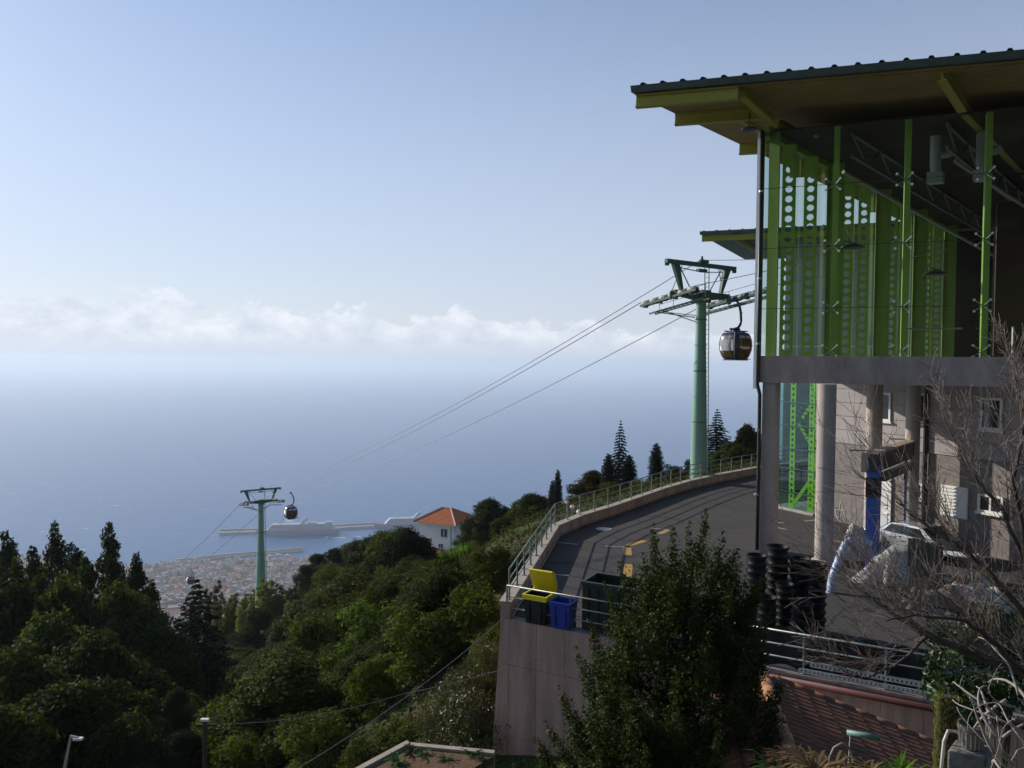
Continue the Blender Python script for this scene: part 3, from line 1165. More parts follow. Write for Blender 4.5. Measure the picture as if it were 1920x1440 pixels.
# a big dark container
def container():
    c = pz(1141, 1192, TZ) + FN * .5
    t = thing('waste_container', 'large dark green open waste container next to the blue bin', 'container', tuple(at(c, TZ)), 'rubbish bins on the terrace')
    w, d, h = 1.75, 1.2, 1.5
    ax = (FE, FN, UP)
    b = at(c, TZ)
    for sx, sy, sw, sd in ((0, -1, w, .05), (0, 1, w, .05)):
        MB().box(b + FN * (sy * d / 2) + UP * (h / 2 + .1), (sw, sd, h), ax).build('side_panel', M_BINK, t)
    for sx in (-1, 1):
        MB().box(b + FE * (sx * (w / 2 - .026)) + UP * (h / 2 + .1), (.05, d - .06, h), ax).build('side_panel', M_BINK, t)
    MB().box(b + UP * .13, (w - .1, d - .1, .06), ax).build('floor', M_BINK, t)
    r = MB()
    for sy in (-1, 1):
        r.box(b + FN * (sy * d / 2) + UP * (h + .13), (w + .1, .1, .07), ax)
    for sx in (-1, 1):
        r.box(b + FE * (sx * w / 2) + UP * (h + .13), (.1, d - .1, .069), ax)
    r.build('rim', mat('bin rim grey', (.03, .038, .036), .5), t)
    rb = MB()
    for i in range(5):
        rb.box(b + FE * (-w / 2 + .2 + i * .34) - FN * (d / 2 + .045) + UP * (h / 2 + .1), (.06, .04, h * .85), ax)
    rb.build('rib', M_BINK, t)['kind'] = 'stuff'
    for sx in (-1, 1):
        for sy in (-1, 1):
            MB().lathe(b + FE * (sx * (w / 2 - .2)) + FN * (sy * (d / 2 - .2)) + UP * .09, [(.09, -.03), (.09, .03)], 12, FE).build('castor', M_BLACK, t)


container()

# ------------------------------------------------------------------ the cable-car station
U = Vector((0.927, -0.375, 0)).normalized()      # along the glass front
V_ = Vector((0.673, 0.74, 0)).normalized()       # back along the sea side
C0 = Vector((11.52, 36.0, 0))


def S(a, s, z):
    return C0 + U * a + V_ * s + UP * z


Z_FLOOR = px(1433, 667, 36).z
Z_BOT = px(1433, 717, 36).z
Z_GTOP = px(1430, 247, 36).z
M_LIME = mat('lime green steel', (0.29, 0.45, 0.075), 0.45, var=.6, scale=1.1, col2=(.17, .27, .06), stretch=(1, 1, .3))
M_GREEN = mat('mid green steel', (0.20, 0.32, 0.055), 0.45, var=.5, scale=1.1, stretch=(1, 1, .3))
M_BEAMY = mat('yellow green roof beam', (0.34, 0.31, 0.04), 0.5, var=.35, scale=1.2, col2=(.24, .20, .03))
M_SOFFIT = mat('brown soffit', (0.30, 0.205, 0.07), 0.7, var=.5, scale=.8, stretch=(1, 1, 1))
M_ROOF = mat('dark roof sheet', (0.055, 0.06, 0.06), 0.5, metal=.3, var=.4, scale=2)
M_GUTTER = mat('green grey gutter', (0.085, 0.11, 0.095), 0.45, metal=.2, var=.4, scale=2)
M_GLASS = glass_mat('front glass', (0.80, 0.86, 0.82))
M_GLASS2 = glass_mat('side glass', (0.84, 0.93, 0.90))
M_GLASS3 = glass_mat('stair glass', (0.55, 0.74, 0.72))
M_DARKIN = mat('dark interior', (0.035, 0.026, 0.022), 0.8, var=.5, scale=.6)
M_PLASTER = mat('grey brown plaster', (0.40, 0.37, 0.355), 0.9, var=.55, scale=1.0, bump=.3, col2=(.30, .26, .24))
M_ROUGH = mat('rough cast', (0.27, 0.24, 0.225), 0.95, var=.7, scale=3.5, bump=.9, bscale=16, col2=(.15, .125, .11))
M_PILLAR = mat('pillar concrete', (0.42, 0.37, 0.33), 0.85, var=.5, scale=1.4, bump=.25, col2=(.29, .25, .22))
M_BEAMC = mat('weathered beam', (0.46, 0.375, 0.335), 0.9, var=.9, scale=1.3, detail=9, stretch=(1, 1, .45), bump=.3, col2=(.25, .20, .18))
M_PIPE = mat('dark pipe', (0.022, 0.022, 0.024), 0.4)
M_DARKGLASS = mat('dark window', (0.02, 0.022, 0.026), 0.06, spec=.6)

ST = thing('cable_car_station', 'green glass cable-car station on round concrete pillars under a wide dark roof', 'building', tuple(S(0, 0, TZ)))
STB = Vector(ST['_base'])

# floor slab with its edge beam
A1, S1 = 17.0, 35.0
MB().hexa([S(-.12, -.12, Z_BOT), S(A1, -.12, Z_BOT), S(A1, .5, Z_BOT), S(-.12, .5, Z_BOT)], [S(-.12, -.12, Z_FLOOR), S(A1, -.12, Z_FLOOR), S(A1, .5, Z_FLOOR), S(-.12, .5, Z_FLOOR)]).build('edge_beam', M_BEAMC, ST)
MB().hexa([S(-.12, .52, Z_BOT), S(.5, .52, Z_BOT), S(.5, S1, Z_BOT), S(-.12, S1, Z_BOT)], [S(-.12, .52, Z_FLOOR), S(.5, .52, Z_FLOOR), S(.5, S1, Z_FLOOR), S(-.12, S1, Z_FLOOR)]).build('edge_beam', M_BEAMC, ST)
MB().hexa([S(.52, .52, Z_BOT + .35), S(A1, .52, Z_BOT + .35), S(A1, S1, Z_BOT + .35), S(.52, S1, Z_BOT + .35)], [S(.52, .52, Z_FLOOR - .02), S(A1, .52, Z_FLOOR - .02), S(A1, S1, Z_FLOOR - .02), S(.52, S1, Z_FLOOR - .02)]).build('floor', mat('station floor', (.42, .40, .38), .6, var=.4), ST)

# roof: front edge 3.8 m ahead of the glass, left edge 4 m beyond it; falls a little to the right
RA, RS = -4.0, -3.8


def rz(a):
    return 12.36 - 0.033 * (a - RA)


SH = 0.87
sheet = MB()
o = Vector(STB)
pts = [(0, 0), (.28, 0), (.34, .10), (.46, .10), (.52, 0), (SH - .012, 0)]
vs = []
for s in (0, 42):
    for q, h in pts:
        vs.append(STB + U * q + V_ * s + UP * (h - .033 * q))
    for q, h in reversed(pts):
        vs.append(STB + U * q + V_ * s + UP * (h - .03 - .033 * q))
n = len(pts) * 2
sheet.add(vs, [tuple(range(n - 1, -1, -1)), tuple(range(n, 2 * n))] + [(i, (i + 1) % n, n + (i + 1) % n, n + i) for i in range(n)])
roof = MB()
roof.hexa([S(RA + .06, RS + .08, rz(RA) - .40), S(A1 + 2, RS + .08, rz(A1 + 2) - .40), S(A1 + 2, RS + 41.8, rz(A1 + 2) - .40), S(RA + .06, RS + 41.8, rz(RA) - .40)],
          [S(RA + .06, RS + .08, rz(RA) - .36), S(A1 + 2, RS + .08, rz(A1 + 2) - .36), S(A1 + 2, RS + 41.8, rz(A1 + 2) - .36), S(RA + .06, RS + 41.8, rz(RA) - .36)])
ROOF = roof.build('roof', M_SOFFIT, ST)
first = sheet.build('roof_sheet', M_ROOF, ROOF)
nsh = int((A1 + 2 - RA) / SH)
for i in range(nsh):
    a = RA + i * SH
    loc = S(a, RS, rz(a)) - STB
    if i == 0:
        first.location = loc
    else:
        put(first, 'roof_sheet', ROOF, loc)
g = MB()
g.hexa([S(RA - .03, RS - .12, rz(RA) - .34), S(A1 + 2, RS - .12, rz(A1 + 2) - .34), S(A1 + 2, RS + .06, rz(A1 + 2) - .34), S(RA - .03, RS + .06, rz(RA) - .34)],
       [S(RA - .03, RS - .2, rz(RA) - .06), S(A1 + 2, RS - .2, rz(A1 + 2) - .06), S(A1 + 2, RS + .06, rz(A1 + 2) - .06), S(RA - .03, RS + .06, rz(RA) - .06)])
g.build('gutter', M_GUTTER, ROOF)
g = MB()
g.hexa([S(RA - .05, RS + .07, rz(RA) - .34), S(RA + .05, RS + .07, rz(RA) - .34), S(RA + .05, RS + 41, rz(RA) - .34), S(RA - .05, RS + 41, rz(RA) - .34)],
       [S(RA - .05, RS + .07, rz(RA) - .05), S(RA + .05, RS + .07, rz(RA) - .05), S(RA + .05, RS + 41, rz(RA) - .05), S(RA - .05, RS + 41, rz(RA) - .05)])
g.build('verge_trim', M_GUTTER, ROOF)
for k in range(6):
    s0 = RS + .30 + k * .58
    MB().hexa([S(.75, s0 + .02, rz(.75) - .45), S(A1 + 1, s0 + .02, rz(A1 + 1) - .45), S(A1 + 1, s0 + .56, rz(A1 + 1) - .45), S(.75, s0 + .56, rz(.75) - .45)],
              [S(.75, s0 + .02, rz(.75) - .405), S(A1 + 1, s0 + .02, rz(A1 + 1) - .405), S(A1 + 1, s0 + .56, rz(A1 + 1) - .405), S(.75, s0 + .56, rz(.75) - .405)]).build('soffit_board', M_SOFFIT, ROOF)
# purlins along the front, rafters reaching out over the glass
for s in (.2, 3.55, 10.3, 17.0, 24.0, 31.0):
    z0 = rz(RA) - .40 - .28
    a1 = .40 if s < 3.8 else -.25
    MB().ibeam(S(RA + .02, RS + s, z0), S(a1, RS + s, z0 - .033 * (a1 - RA)), .30, .54, .04).build('purlin', M_BEAMY, ROOF)
for a in (.45, 8.0, 15.5):
    z0 = rz(a) - .42
    MB().ibeam(S(a, RS + .42, z0 - .20), S(a, RS + 3.75, z0 - .62), .34, .36, .04).build('rafter', M_BEAMY, ROOF)
    for s0 in (0.35, 7.2, 14.0, 21.0, 28.0):
        MB().ibeam(S(a, s0, z0 - .62), S(a, s0 + 6.0, z0 - .62), .3, .4, .04).build('rafter', M_BEAMY, ROOF)
for a in (-1.6,):
    MB().bar(S(a, RS + 3.9, rz(a) - .5), S(a, RS + 10.0, rz(a) - .62), .22, .16).build('rafter', M_BEAMY, ROOF)

# glass front
MUL = [0.0, 2.98, 5.85, 8.9, 11.9, 14.9]
ROWS = [Z_FLOOR + .02, 2.62, 5.4, 8.15, Z_GTOP]
for i in range(len(MUL) - 1):
    for j in range(4):
        a0, a1, z0, z1 = MUL[i] + .012, MUL[i + 1] - .012, ROWS[j] + .012, ROWS[j + 1] - .012
        MB().add([S(a0, 0, z0), S(a1, 0, z0), S(a1, 0, z1), S(a0, 0, z1)], [(0, 1, 2, 3)]).build('front_pane', M_GLASS, ST)
for a in MUL[1:]:
    m = MB().box(S(a, .42, (Z_FLOOR + Z_GTOP) / 2), (.24, .34, Z_GTOP - Z_FLOOR), (U, U.cross(UP) * -1, UP))
    mu = m.build('mullion', M_LIME, ST)
    for z in ROWS[1:4] + [Z_FLOOR + .25]:
        sp = MB()
        for sx in (-1, 1):
            for sz in (-1, 1):
                e = S(a + sx * .30, .02, z + sz * .24)
                sp.tube([S(a, .24, z), e], .022, 5)
                sp.lathe(e, [(.055, -.03), (.055, .03)], 8, V_)
        sp.build('glass_clamp', M_STEEL, mu)
# thin seals in the horizontal joints
for z in ROWS[1:4]:
    MB().bar(S(0, .01, z), S(15, .01, z), .02, .022).build('glazing_joint', M_PIPE, ST)

# corner: pale edge profile, dark pipe, corner column
MB().bar(S(-.16, -.05, Z_BOT - .3), S(-.16, -.05, Z_GTOP), .16, .16, V_).build('corner_profile', mat('edge profile', (.42, .45, .46), .35, metal=.5, var=.3), ST)
MB().bar(S(.02, -.09, Z_BOT), S(.02, -.09, Z_GTOP), .1, .1, V_).build('corner_profile', M_GUTTER, ST)
MB().bar(S(.36, .3, Z_FLOOR), S(.36, .3, Z_GTOP), .5, .10, V_).build('corner_column', M_GREEN, ST)
dp = MB()
dp.tube([S(.0, -.22, Z_GTOP), S(.0, -.22, Z_BOT - .1), S(.1, -.18, Z_BOT - .55), S(.12, -.2, -5), S(.12, -.2, TZ + .1)], .085, 10)
DP = dp.build('downpipe', M_PIPE, ST, smooth=True)
for z in (8.0, 4.0, 1.0, -3.0, -6.0):
    MB().lathe(S(.05 if z < 0 else 0, -.21, z), [(.11, -.04), (.11, .04)], 10).build('bracket', M_STEEL, DP)


# fins of the sea-side wall
def plate_with_holes(w, z0, z1, r, pitch, first_z, last_z, th):
    """upright plate (local x across, z up) with a row of real round holes, two skins and rims"""
    m = MB()
    zs = []
    z = first_z
    while z < last_z:
        zs.append(z)
        z += pitch
    for skin in (-th / 2, th / 2):
        def q(x, z):
            return (x, skin, z)
        lo, hi = zs[0] - pitch / 2, zs[-1] + pitch / 2
        m.add([q(0, z0), q(w, z0), q(w, lo), q(0, lo)], [(0, 1, 2, 3)])
        m.add([q(0, hi), q(w, hi), q(w, z1), q(0, z1)], [(0, 1, 2, 3)])
        N = 16
        for zc in zs:
            c = [(w / 2 + r * math.cos(2 * math.pi * (k + .5) / N), zc + r * math.sin(2 * math.pi * (k + .5) / N)) for k in range(N)]
            e = []
            for k in range(N):
                a = 2 * math.pi * (k + .5) / N
                cx, sx = math.cos(a), math.sin(a)
                t = min((w / 2) / max(abs(cx), 1e-6), (pitch / 2) / max(abs(sx), 1e-6))
                e.append((w / 2 + t * cx, zc + t * sx))
            corners = {1: (w, zc + pitch / 2), 5: (0, zc + pitch / 2), 9: (0, zc - pitch / 2), 13: (w, zc - pitch / 2)}
            vs = [q(*p) for p in c] + [q(*p) for p in e]
            fs = [(k, (k + 1) % N, N + (k + 1) % N, N + k) for k in range(N)]
            m.add(vs, fs)
            for k in range(N):
                a0, a1 = e[k], e[(k + 1) % N]
                if abs(a0[0] - a1[0]) > 1e-5 and abs(a0[1] - a1[1]) > 1e-5:
                    cn = (w if max(a0[0], a1[0]) > w / 2 else 0, zc + (pitch / 2 if (a0[1] + a1[1]) / 2 > zc else -pitch / 2))
                    m.add([q(*a0), q(*a1), q(*cn)], [(0, 1, 2)])
            if skin > 0:
                m.add([(p[0], -th / 2, p[1]) for p in c] + [(p[0], th / 2, p[1]) for p in c], [(k, (k + 1) % N, N + (k + 1) % N, N + k) for k in range(N)])
    for x in (0, w):
        m.add([(x, -th / 2, z0), (x, th / 2, z0), (x, th / 2, z1), (x, -th / 2, z1)], [(0, 1, 2, 3)])
    return m


RZU = math.atan2(U.y, U.x)
zf, zg = Z_FLOOR - STB.z, Z_GTOP - STB.z


def local_build(m, name, mt, loc, parent=ST):
    """mesh given in its own axes; x turned along the front"""
    keep = dict(m=m)
    me = bpy.data.meshes.new(name)
    me.from_pydata(m.v, [], m.f)
    me.materials.append(mt)
    o = bpy.data.objects.new(name, me)
    COL.objects.link(o)
    o.parent = parent
    o.location = loc
    o.rotation_euler = (0, 0, RZU)
    return o


perf = None
solid = None
for b in range(4):
    for s, kind in ((1.8, 'p'), (4.45, 'p'), (7.55, 's')):
        s = s + 8.0 * b
        loc = S(.12, s, 0) - STB
        loc.z = 0
        if kind == 'p':
            if perf is None:
                perf = local_build(plate_with_holes(.62, zf, zg - .25, .165, .47, zf + .45, zg - 1.2, .06), 'perforated_fin', M_LIME, loc)
            else:
                put(perf, 'perforated_fin', ST, loc, RZU)
        else:
            if solid is None:
                m = MB()
                m.box((.41, 0, (zf + zg) / 2), (.82, .06, zg - zf))
                m.box((.02, 0, (zf + zg) / 2), (.05, .3, zg - zf - .01))
                m.box((.82, 0, (zf + zg) / 2), (.05, .16, zg - zf - .01))
                solid = local_build(m, 'solid_fin', M_GREEN, loc)
            else:
                put(solid, 'solid_fin', ST, loc, RZU)
# panes between the fins
ss = [0.0]
for b in range(4):
    ss += [1.8 + 8.0 * b, 4.45 + 8.0 * b, 7.55 + 8.0 * b]
for i in range(len(ss) - 1):
    for z0, z1 in ((Z_FLOOR + .05, 4.6), (4.63, Z_GTOP - .2)):
        MB().add([S(0, ss[i] + .03, z0), S(0, ss[i + 1] - .03, z0), S(0, ss[i + 1] - .03, z1), S(0, ss[i] + .03, z1)], [(0, 1, 2, 3)]).build('side_pane', M_GLASS2, ST)
MB().bar(S(.05, .1, Z_GTOP + .05), S(.05, S1, Z_GTOP + .05), .25, .5).build('head_beam', M_GREEN, ST)
# inside: ceiling, end wall, dark machinery hall
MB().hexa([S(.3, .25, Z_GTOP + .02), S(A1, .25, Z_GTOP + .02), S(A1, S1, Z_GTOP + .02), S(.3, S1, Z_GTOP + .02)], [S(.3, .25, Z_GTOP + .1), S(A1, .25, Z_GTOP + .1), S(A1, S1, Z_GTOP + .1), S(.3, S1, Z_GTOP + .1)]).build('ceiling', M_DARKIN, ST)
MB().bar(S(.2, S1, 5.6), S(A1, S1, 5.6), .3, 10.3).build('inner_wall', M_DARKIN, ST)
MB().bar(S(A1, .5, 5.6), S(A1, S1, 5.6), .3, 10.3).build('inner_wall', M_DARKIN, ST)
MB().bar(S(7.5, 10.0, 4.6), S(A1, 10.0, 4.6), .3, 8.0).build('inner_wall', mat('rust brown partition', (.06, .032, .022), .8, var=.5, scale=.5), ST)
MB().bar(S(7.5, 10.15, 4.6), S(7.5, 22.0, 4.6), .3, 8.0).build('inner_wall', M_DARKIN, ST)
# ceiling trusses
for a in (3.4, 7.2, 11.0):
    m = MB()
    m.bar(S(a, 1.0, 9.6), S(a, 30, 9.6), .14, .14)
    m.bar(S(a, 1.0, 10.6), S(a, 30, 10.6), .14, .14)
    for k in range(14):
        m.bar(S(a, 1 + 2 * k, 9.6 if k % 2 else 10.6), S(a, 3 + 2 * k, 10.6 if k % 2 else 9.6), .08, .08)
    m.build('roof_truss', mat('truss grey', (.16, .17, .16), .5, metal=.3), ST)
for a0, s0, a1, s1, z0, z1 in ((2.4, 3.0, 6.4, 16, 9.3, 6.5), (7.2, 2.5, 11.5, 12, 9.3, 6.2)):
    MB().tube([S(a0, s0, z0), S(a1, s1, z1)], .09, 8).build('brace', mat('brace grey', (.30, .31, .30), .5), ST)
# pale air ducts under the ceiling
for a, s in ((6.3, 3.0), (8.1, 3.2)):
    m = MB()
    m.tube([S(a, s, 10.6), S(a, s, 9.3), S(a + .05, s, 8.9)], .24, 12)
    m.box(S(a + .02, s, 8.7), (.62, .5, .5), (U, V_, UP))
    m.tube([S(a, s, 9.7), S(a + .55, s, 9.75), S(a + .75, s, 9.9)], .17, 10)
    m.build('air_duct', mat('duct grey', (.42, .44, .44), .5, var=.3), ST)
# guard rail inside the glass
m = MB()
z1 = Z_FLOOR + 1.25
m.tube([S(5.75, .9, Z_FLOOR), S(5.75, .9, z1), S(8.0, .9, z1)], .04, 6)
m.tube([S(9.9, .9, Z_FLOOR), S(9.9, .9, z1 + .05)], .06, 6)
m.build('inner_guard_rail', M_STEEL, ST)


# lamps on brackets inside the front
def saucer(a, s, z):
    m = MB()
    m.lathe(S(a, s, z), [(.05, .22), (.16, .2), (.30, .10), (.52, .02), (.52, -.02), (.30, -.05), (.001, -.06)], 18)
    m.tube([S(a, s, z + .2), S(a - .35, s + .05, z + .35), S(a - .5, s + .05, z - .25)], .03, 6)
    m.build('wall_lamp', M_PIPE, ST, smooth=True)


p = px(1585, 455, 34)
saucer(3.55, .9, p.z)
p = px(1735, 503, 32)
saucer(6.95, .9, p.z)
p = px(1408, 247, 35.5)
m = MB()
m.lathe(S(-.55, -.3, p.z + .25), [(.04, .15), (.12, .12), (.36, .02), (.34, -.04), (.001, -.06)], 16)
m.tube([S(-.55, -.3, p.z + .35), S(-.55, -.3, p.z + 1.0)], .025, 6)
m.build('eaves_lamp', M_PIPE, ST)

# pillars
m = MB()
m.box(S(.42, .3, (TZ + Z_BOT) / 2), (.56, .6, Z_BOT - TZ), (U, V_, UP))
m.build('pillar', M_PILLAR, ST)


def pillar(x, y, r, zt=Z_BOT):
    c = pz(x, y, TZ)
    m = MB().lathe(at(c, TZ), [(r, 0), (r, zt - TZ)], 28)
    o = smooth_sharp(m.build('pillar', M_PILLAR, ST))
    MB().lathe(at(c, TZ), [(r + .12, .003), (r + .12, .16), (r + .005, .2)], 20).build('footing', M_CONC_LIGHT, o)
    return o


pillar(1544, 1056, .385)
pillar(1634, 1012, .385, Z_BOT + .3)
pillar(1706, 1030, .32, Z_BOT + .3)

# lower rear wall with courses, windows, door
W0 = at(pz(1527, 968, TZ), 0)
WD = Vector((.45, -.893, 0)).normalized()
WN = Vector((-.893, -.45, 0)).normalized()       # towards the sea and the viewer
WLEN = 18.0


def Wp(t, z, n=0.0):
    return W0 + WD * t + WN * n + UP * z


def wbox(t0, t1, z0, z1, n0, n1):
    return MB().hexa([Wp(t0, z0, n0), Wp(t0, z0, n1), Wp(t1, z0, n1), Wp(t1, z0, n0)][::-1], [Wp(t0, z1, n0), Wp(t0, z1, n1), Wp(t1, z1, n1), Wp(t1, z1, n0)][::-1])


wbox(0, WLEN, TZ, Z_BOT + .34, -.4, 0).build('rear_wall', M_ROUGH, ST)
z_split = -4.27
courses = [z_split + i * (Z_BOT + .3 - z_split) / 5 for i in range(6)]
for j in range(5):
    t0 = 0.0
    k = 0
    while t0 < WLEN - .1:
        t1 = min(WLEN, t0 + (2.6 if k or j % 2 else 1.4))
        wbox(t0 + .008, t1 - .008, courses[j] + .012, courses[j + 1] - .012, .002, .05).build('wall_course', M_PLASTER, ST)
        t0 = t1
        k += 1
def wt(x):
    """distance along the rear wall seen at photo column x"""
    k = (x - CX) / F
    return (k * W0.y - W0.x) / (WD.x - k * WD.y)


def rear_window(x0, x1, y0, y1, bars=0):
    t0, t1 = wt(x0), wt(x1)
    D = (W0 + WD * (t0 + t1) / 2).y
    z1, z0 = px((x0 + x1) / 2, y0, D).z, px((x0 + x1) / 2, y1, D).z
    fr = MB()
    f = .11
    for q in ((t0, t1, z1 - f, z1), (t0, t1, z0, z0 + f), (t0, t0 + f, z0 + f, z1 - f), (t1 - f, t1, z0 + f, z1 - f)):
        b = wbox(q[0], q[1], q[2], q[3], .055, .14)
        fr.add(b.v, b.f)
    if bars:
        tm = (t0 + t1) / 2
        b = wbox(tm - .04, tm + .04, z0 + f, z1 - f, .056, .13)
        fr.add(b.v, b.f)
    w = fr.build('window', M_WHITE, ST)
    wbox(t0 + f, t1 - f, z0 + f, z1 - f, .056, .08).build('pane', M_DARKGLASS, w)
    wbox(t0 - .08, t1 + .08, z0 - .1, z0 - .004, .055, .2).build('sill', M_WHITE, w)


rear_window(1640, 1674, 736, 789)
rear_window(1712, 1740, 737, 793)
rear_window(1842, 1884, 746, 806)
rear_window(1712, 1738, 905, 934)
rear_window(1842, 1890, 928, 962, 1)
# white door
t0, t1 = wt(1644), wt(1678)
dz1 = px(1660, 893, 40.6).z
d = wbox(t0, t1, TZ + .02, dz1, .03, .10).build('door', M_WHITE, ST)
for q in (.25, 1.25):
    wbox(t0 + .18, t1 - .18, TZ + q, TZ + q + .75, .103, .12).build('door_panel', mat('door inset', (.66, .67, .68), .5), d)
MB().tube([Wp(t1 - .14, TZ + 1.05, .1), Wp(t1 - .14, TZ + 1.05, .17), Wp(t1 - .3, TZ + 1.05, .17)], .018, 6).build('handle', M_STEEL, d)
# white louvred shutter
t0, t1 = wt(1771), wt(1822)
sz0, sz1 = px(1796, 970, 37).z, px(1796, 912, 37).z
sh = wbox(t0, t1, sz0, sz1, .01, .06).build('shutter', M_WHITE, ST)
for i in range(9):
    z = sz0 + (sz1 - sz0) * (i + .5) / 9
    wbox(t0 + .04, t1 - .04, z - .045, z + .03, .062, .10).build('slat', M_WHITE, sh)
# downpipe on the rear wall
MB().tube([Wp(wt(1742), Z_BOT + .2, .16), Wp(wt(1742), TZ + .1, .16)], .11, 10).build('downpipe', M_PIPE, ST)
# chalk scrawl on the wall
sc = MB()
tt = wt(1580)
zz = px(1580, 955, 43).z
for p, q in (((-.1, -.55), (.05, .55)), ((.05, .55), (.35, -.25)), ((-.32, -.05), (.38, .0)), ((-.3, -.1), (-.1, -.55))):
    sc.bar(Wp(tt + p[0], zz + p[1], .012), Wp(tt + q[0], zz + q[1], .012), .05, .02, WN)
sc.build('chalk_scrawl', mat('chalk', (.42, .38, .35), .9), ST)

# glass stair shaft below the deck
GA, GB = at(pz(1452, 951, TZ), 0), at(pz(1524, 967, TZ), 0)
GD = (GB - GA).normalized()
GL = (GB - GA).length
GNv = Vector((-GD.y, GD.x, 0))
SHF = thing('glass_stair_shaft', 'lime green steel stair inside a tall glass shaft beneath the station', 'stair shaft', tuple(at(GA, TZ)))


def Gp(t, z, n=0.0):
    return GA + GD * t + GNv * n + UP * z


ztop = Z_BOT + .33
for j, (z0, z1) in enumerate(((TZ + .15, -6.2), (-6.18, -3.6), (-3.58, ztop))):
    MB().add([Gp(0, z0), Gp(GL, z0), Gp(GL, z1), Gp(0, z1)], [(0, 1, 2, 3)]).build('glass_pane', M_GLASS3, SHF)
    MB().add([Gp(0, z0), Gp(0, z0, 3.2), Gp(0, z1, 3.2), Gp(0, z1)], [(0, 1, 2, 3)]).build('glass_pane', M_GLASS3, SHF)
MB().hexa([Gp(-.1, TZ + .003, -.12), Gp(GL + .1, TZ + .003, -.12), Gp(GL + .1, TZ + .003, 3.3), Gp(-.1, TZ + .003, 3.3)], [Gp(-.1, TZ + .14, -.12), Gp(GL + .1, TZ + .14, -.12), Gp(GL + .1, TZ + .14, 3.3), Gp(-.1, TZ + .14, 3.3)]).build('plinth', M_CONC_LIGHT, SHF)
M_LIME2 = mat('bright lime steel', (0.36, 0.62, 0.05), 0.4, var=.2)
sp = None
rg = math.atan2(GD.y, GD.x)
h = ztop - TZ
for t_, n_ in ((.36, .3), (.52, 1.6), (.86, .25), (.7, 2.6)):
    m = plate_with_holes(.40, .14, h, .10, .34, .5, h - .4, .05)
    loc = Gp(GL * t_ - .2, TZ, n_) - Vector(SHF['_base'])
    if sp is None:
        sp = local_build(m, 'perforated_post', M_LIME2, loc, SHF)
    else:
        sp = put(sp, 'perforated_post', SHF, loc)
    sp.rotation_euler = (0, 0, rg)
for k in range(3):
    z0 = TZ + .3 + k * 2.6
    a, b = (.25, .85) if k % 2 == 0 else (.85, .25)
    fl = MB().bar(Gp(GL * a, z0, .9 + .3 * k), Gp(GL * b, z0 + 2.3, .9 + .3 * k), .1, .22).build('stair_flight', M_LIME2, SHF)
    for i in range(10):
        f = (i + .5) / 10
        p = Gp(GL * (a + (b - a) * f), z0 + 2.3 * f + .1, 1.3)
        MB().box(p, (.26, .9, .03), (GD, GNv, UP)).build('tread', M_GALV, fl)
for z in (-7.6, -6.2, -5.0, -3.6, -2.2):
    MB().tube([Gp(.1, z, .18), Gp(GL - .1, z, .18)], .03, 6).build('cross_tube', M_STEEL, SHF)

# ------------------------------------------------------------------ further station wing behind
WG = thing('station_wing', 'low grey panelled station wing with a thin dark roof, behind the glass hall', 'building', (22, 68, -9.3))
wa = px(1312, 436, 66)
zr = wa.z
wu = Vector((.95, -.31, 0)).normalized()
wv = Vector((.5, .866, 0)).normalized()


def Q(a, s, z):
    return Vector((wa.x, wa.y, 0)) + wu * a + wv * s + UP * z


wr = MB().hexa([Q(0, 0, zr - .15), Q(26, 0, zr - .15 + .2), Q(26, 16, zr - .15), Q(0, 16, zr - .35)], [Q(0, 0, zr + .1), Q(26, 0, zr + .1 + .2), Q(26, 16, zr + .1), Q(0, 16, zr - .1)]).build('roof', M_GUTTER, WG)
for i in range(24):
    MB().bar(Q(.3 + i * 1.05, .05, zr + .12 + i * .008), Q(.3 + i * 1.05, 15.9, zr + .02 + i * .008), .14, .1).build('roof_rib', M_ROOF, wr)
MB().ibeam(Q(.1, .3, zr - .5), Q(24, .3, zr - .35), .3, .45, .04).build('edge_beam', M_BEAMY, WG)
for a in (2.6, 5.5, 9.5):
    MB().ibeam(Q(a, .5, zr - .42), Q(a, 9, zr - .5), .22, .36, .04).build('rafter', M_BEAMY, WG)
M_PANEL = mat('pale grey panel', (.62, .62, .60), .7, var=.3, scale=.6)
for i in range(9):
    for j in range(6):
        a0, z0 = 6.2 + i * 2.1, -9.3 + j * 2.75
        z1 = z0 + 2.73 if j < 5 else zr - .75
        MB().hexa([Q(a0 + .015, 4, z0), Q(a0 + 2.085, 4, z0), Q(a0 + 2.085, 4.3, z0), Q(a0 + .015, 4.3, z0)], [Q(a0 + .015, 4, z1), Q(a0 + 2.085, 4, z1), Q(a0 + 2.085, 4.3, z1), Q(a0 + .015, 4.3, z1)]).build('wall_panel', M_PANEL, WG)

# ------------------------------------------------------------------ cable-car line: pylons, ropes, cabins
LD = Vector((-.575, .818, 0)).normalized()        # downhill along the line
CD = Vector((LD.y, -LD.x, 0))                     # across it
M_PYL = mat('pale green pylon', (0.20, 0.36, 0.28), 0.5, var=.35, scale=.8, col2=(.13, .25, .19), stretch=(1, 1, .25))
M_PYLD = mat('dark green pylon head', (0.075, 0.14, 0.11), 0.5, var=.4, scale=1.5)
M_SHEAVE = mat('sheave', (0.34, 0.34, 0.32), 0.5, metal=.3)
M_ROPE = mat('wire rope', (0.06, 0.065, 0.07), 0.5, metal=.4)
SLOPE = -.16


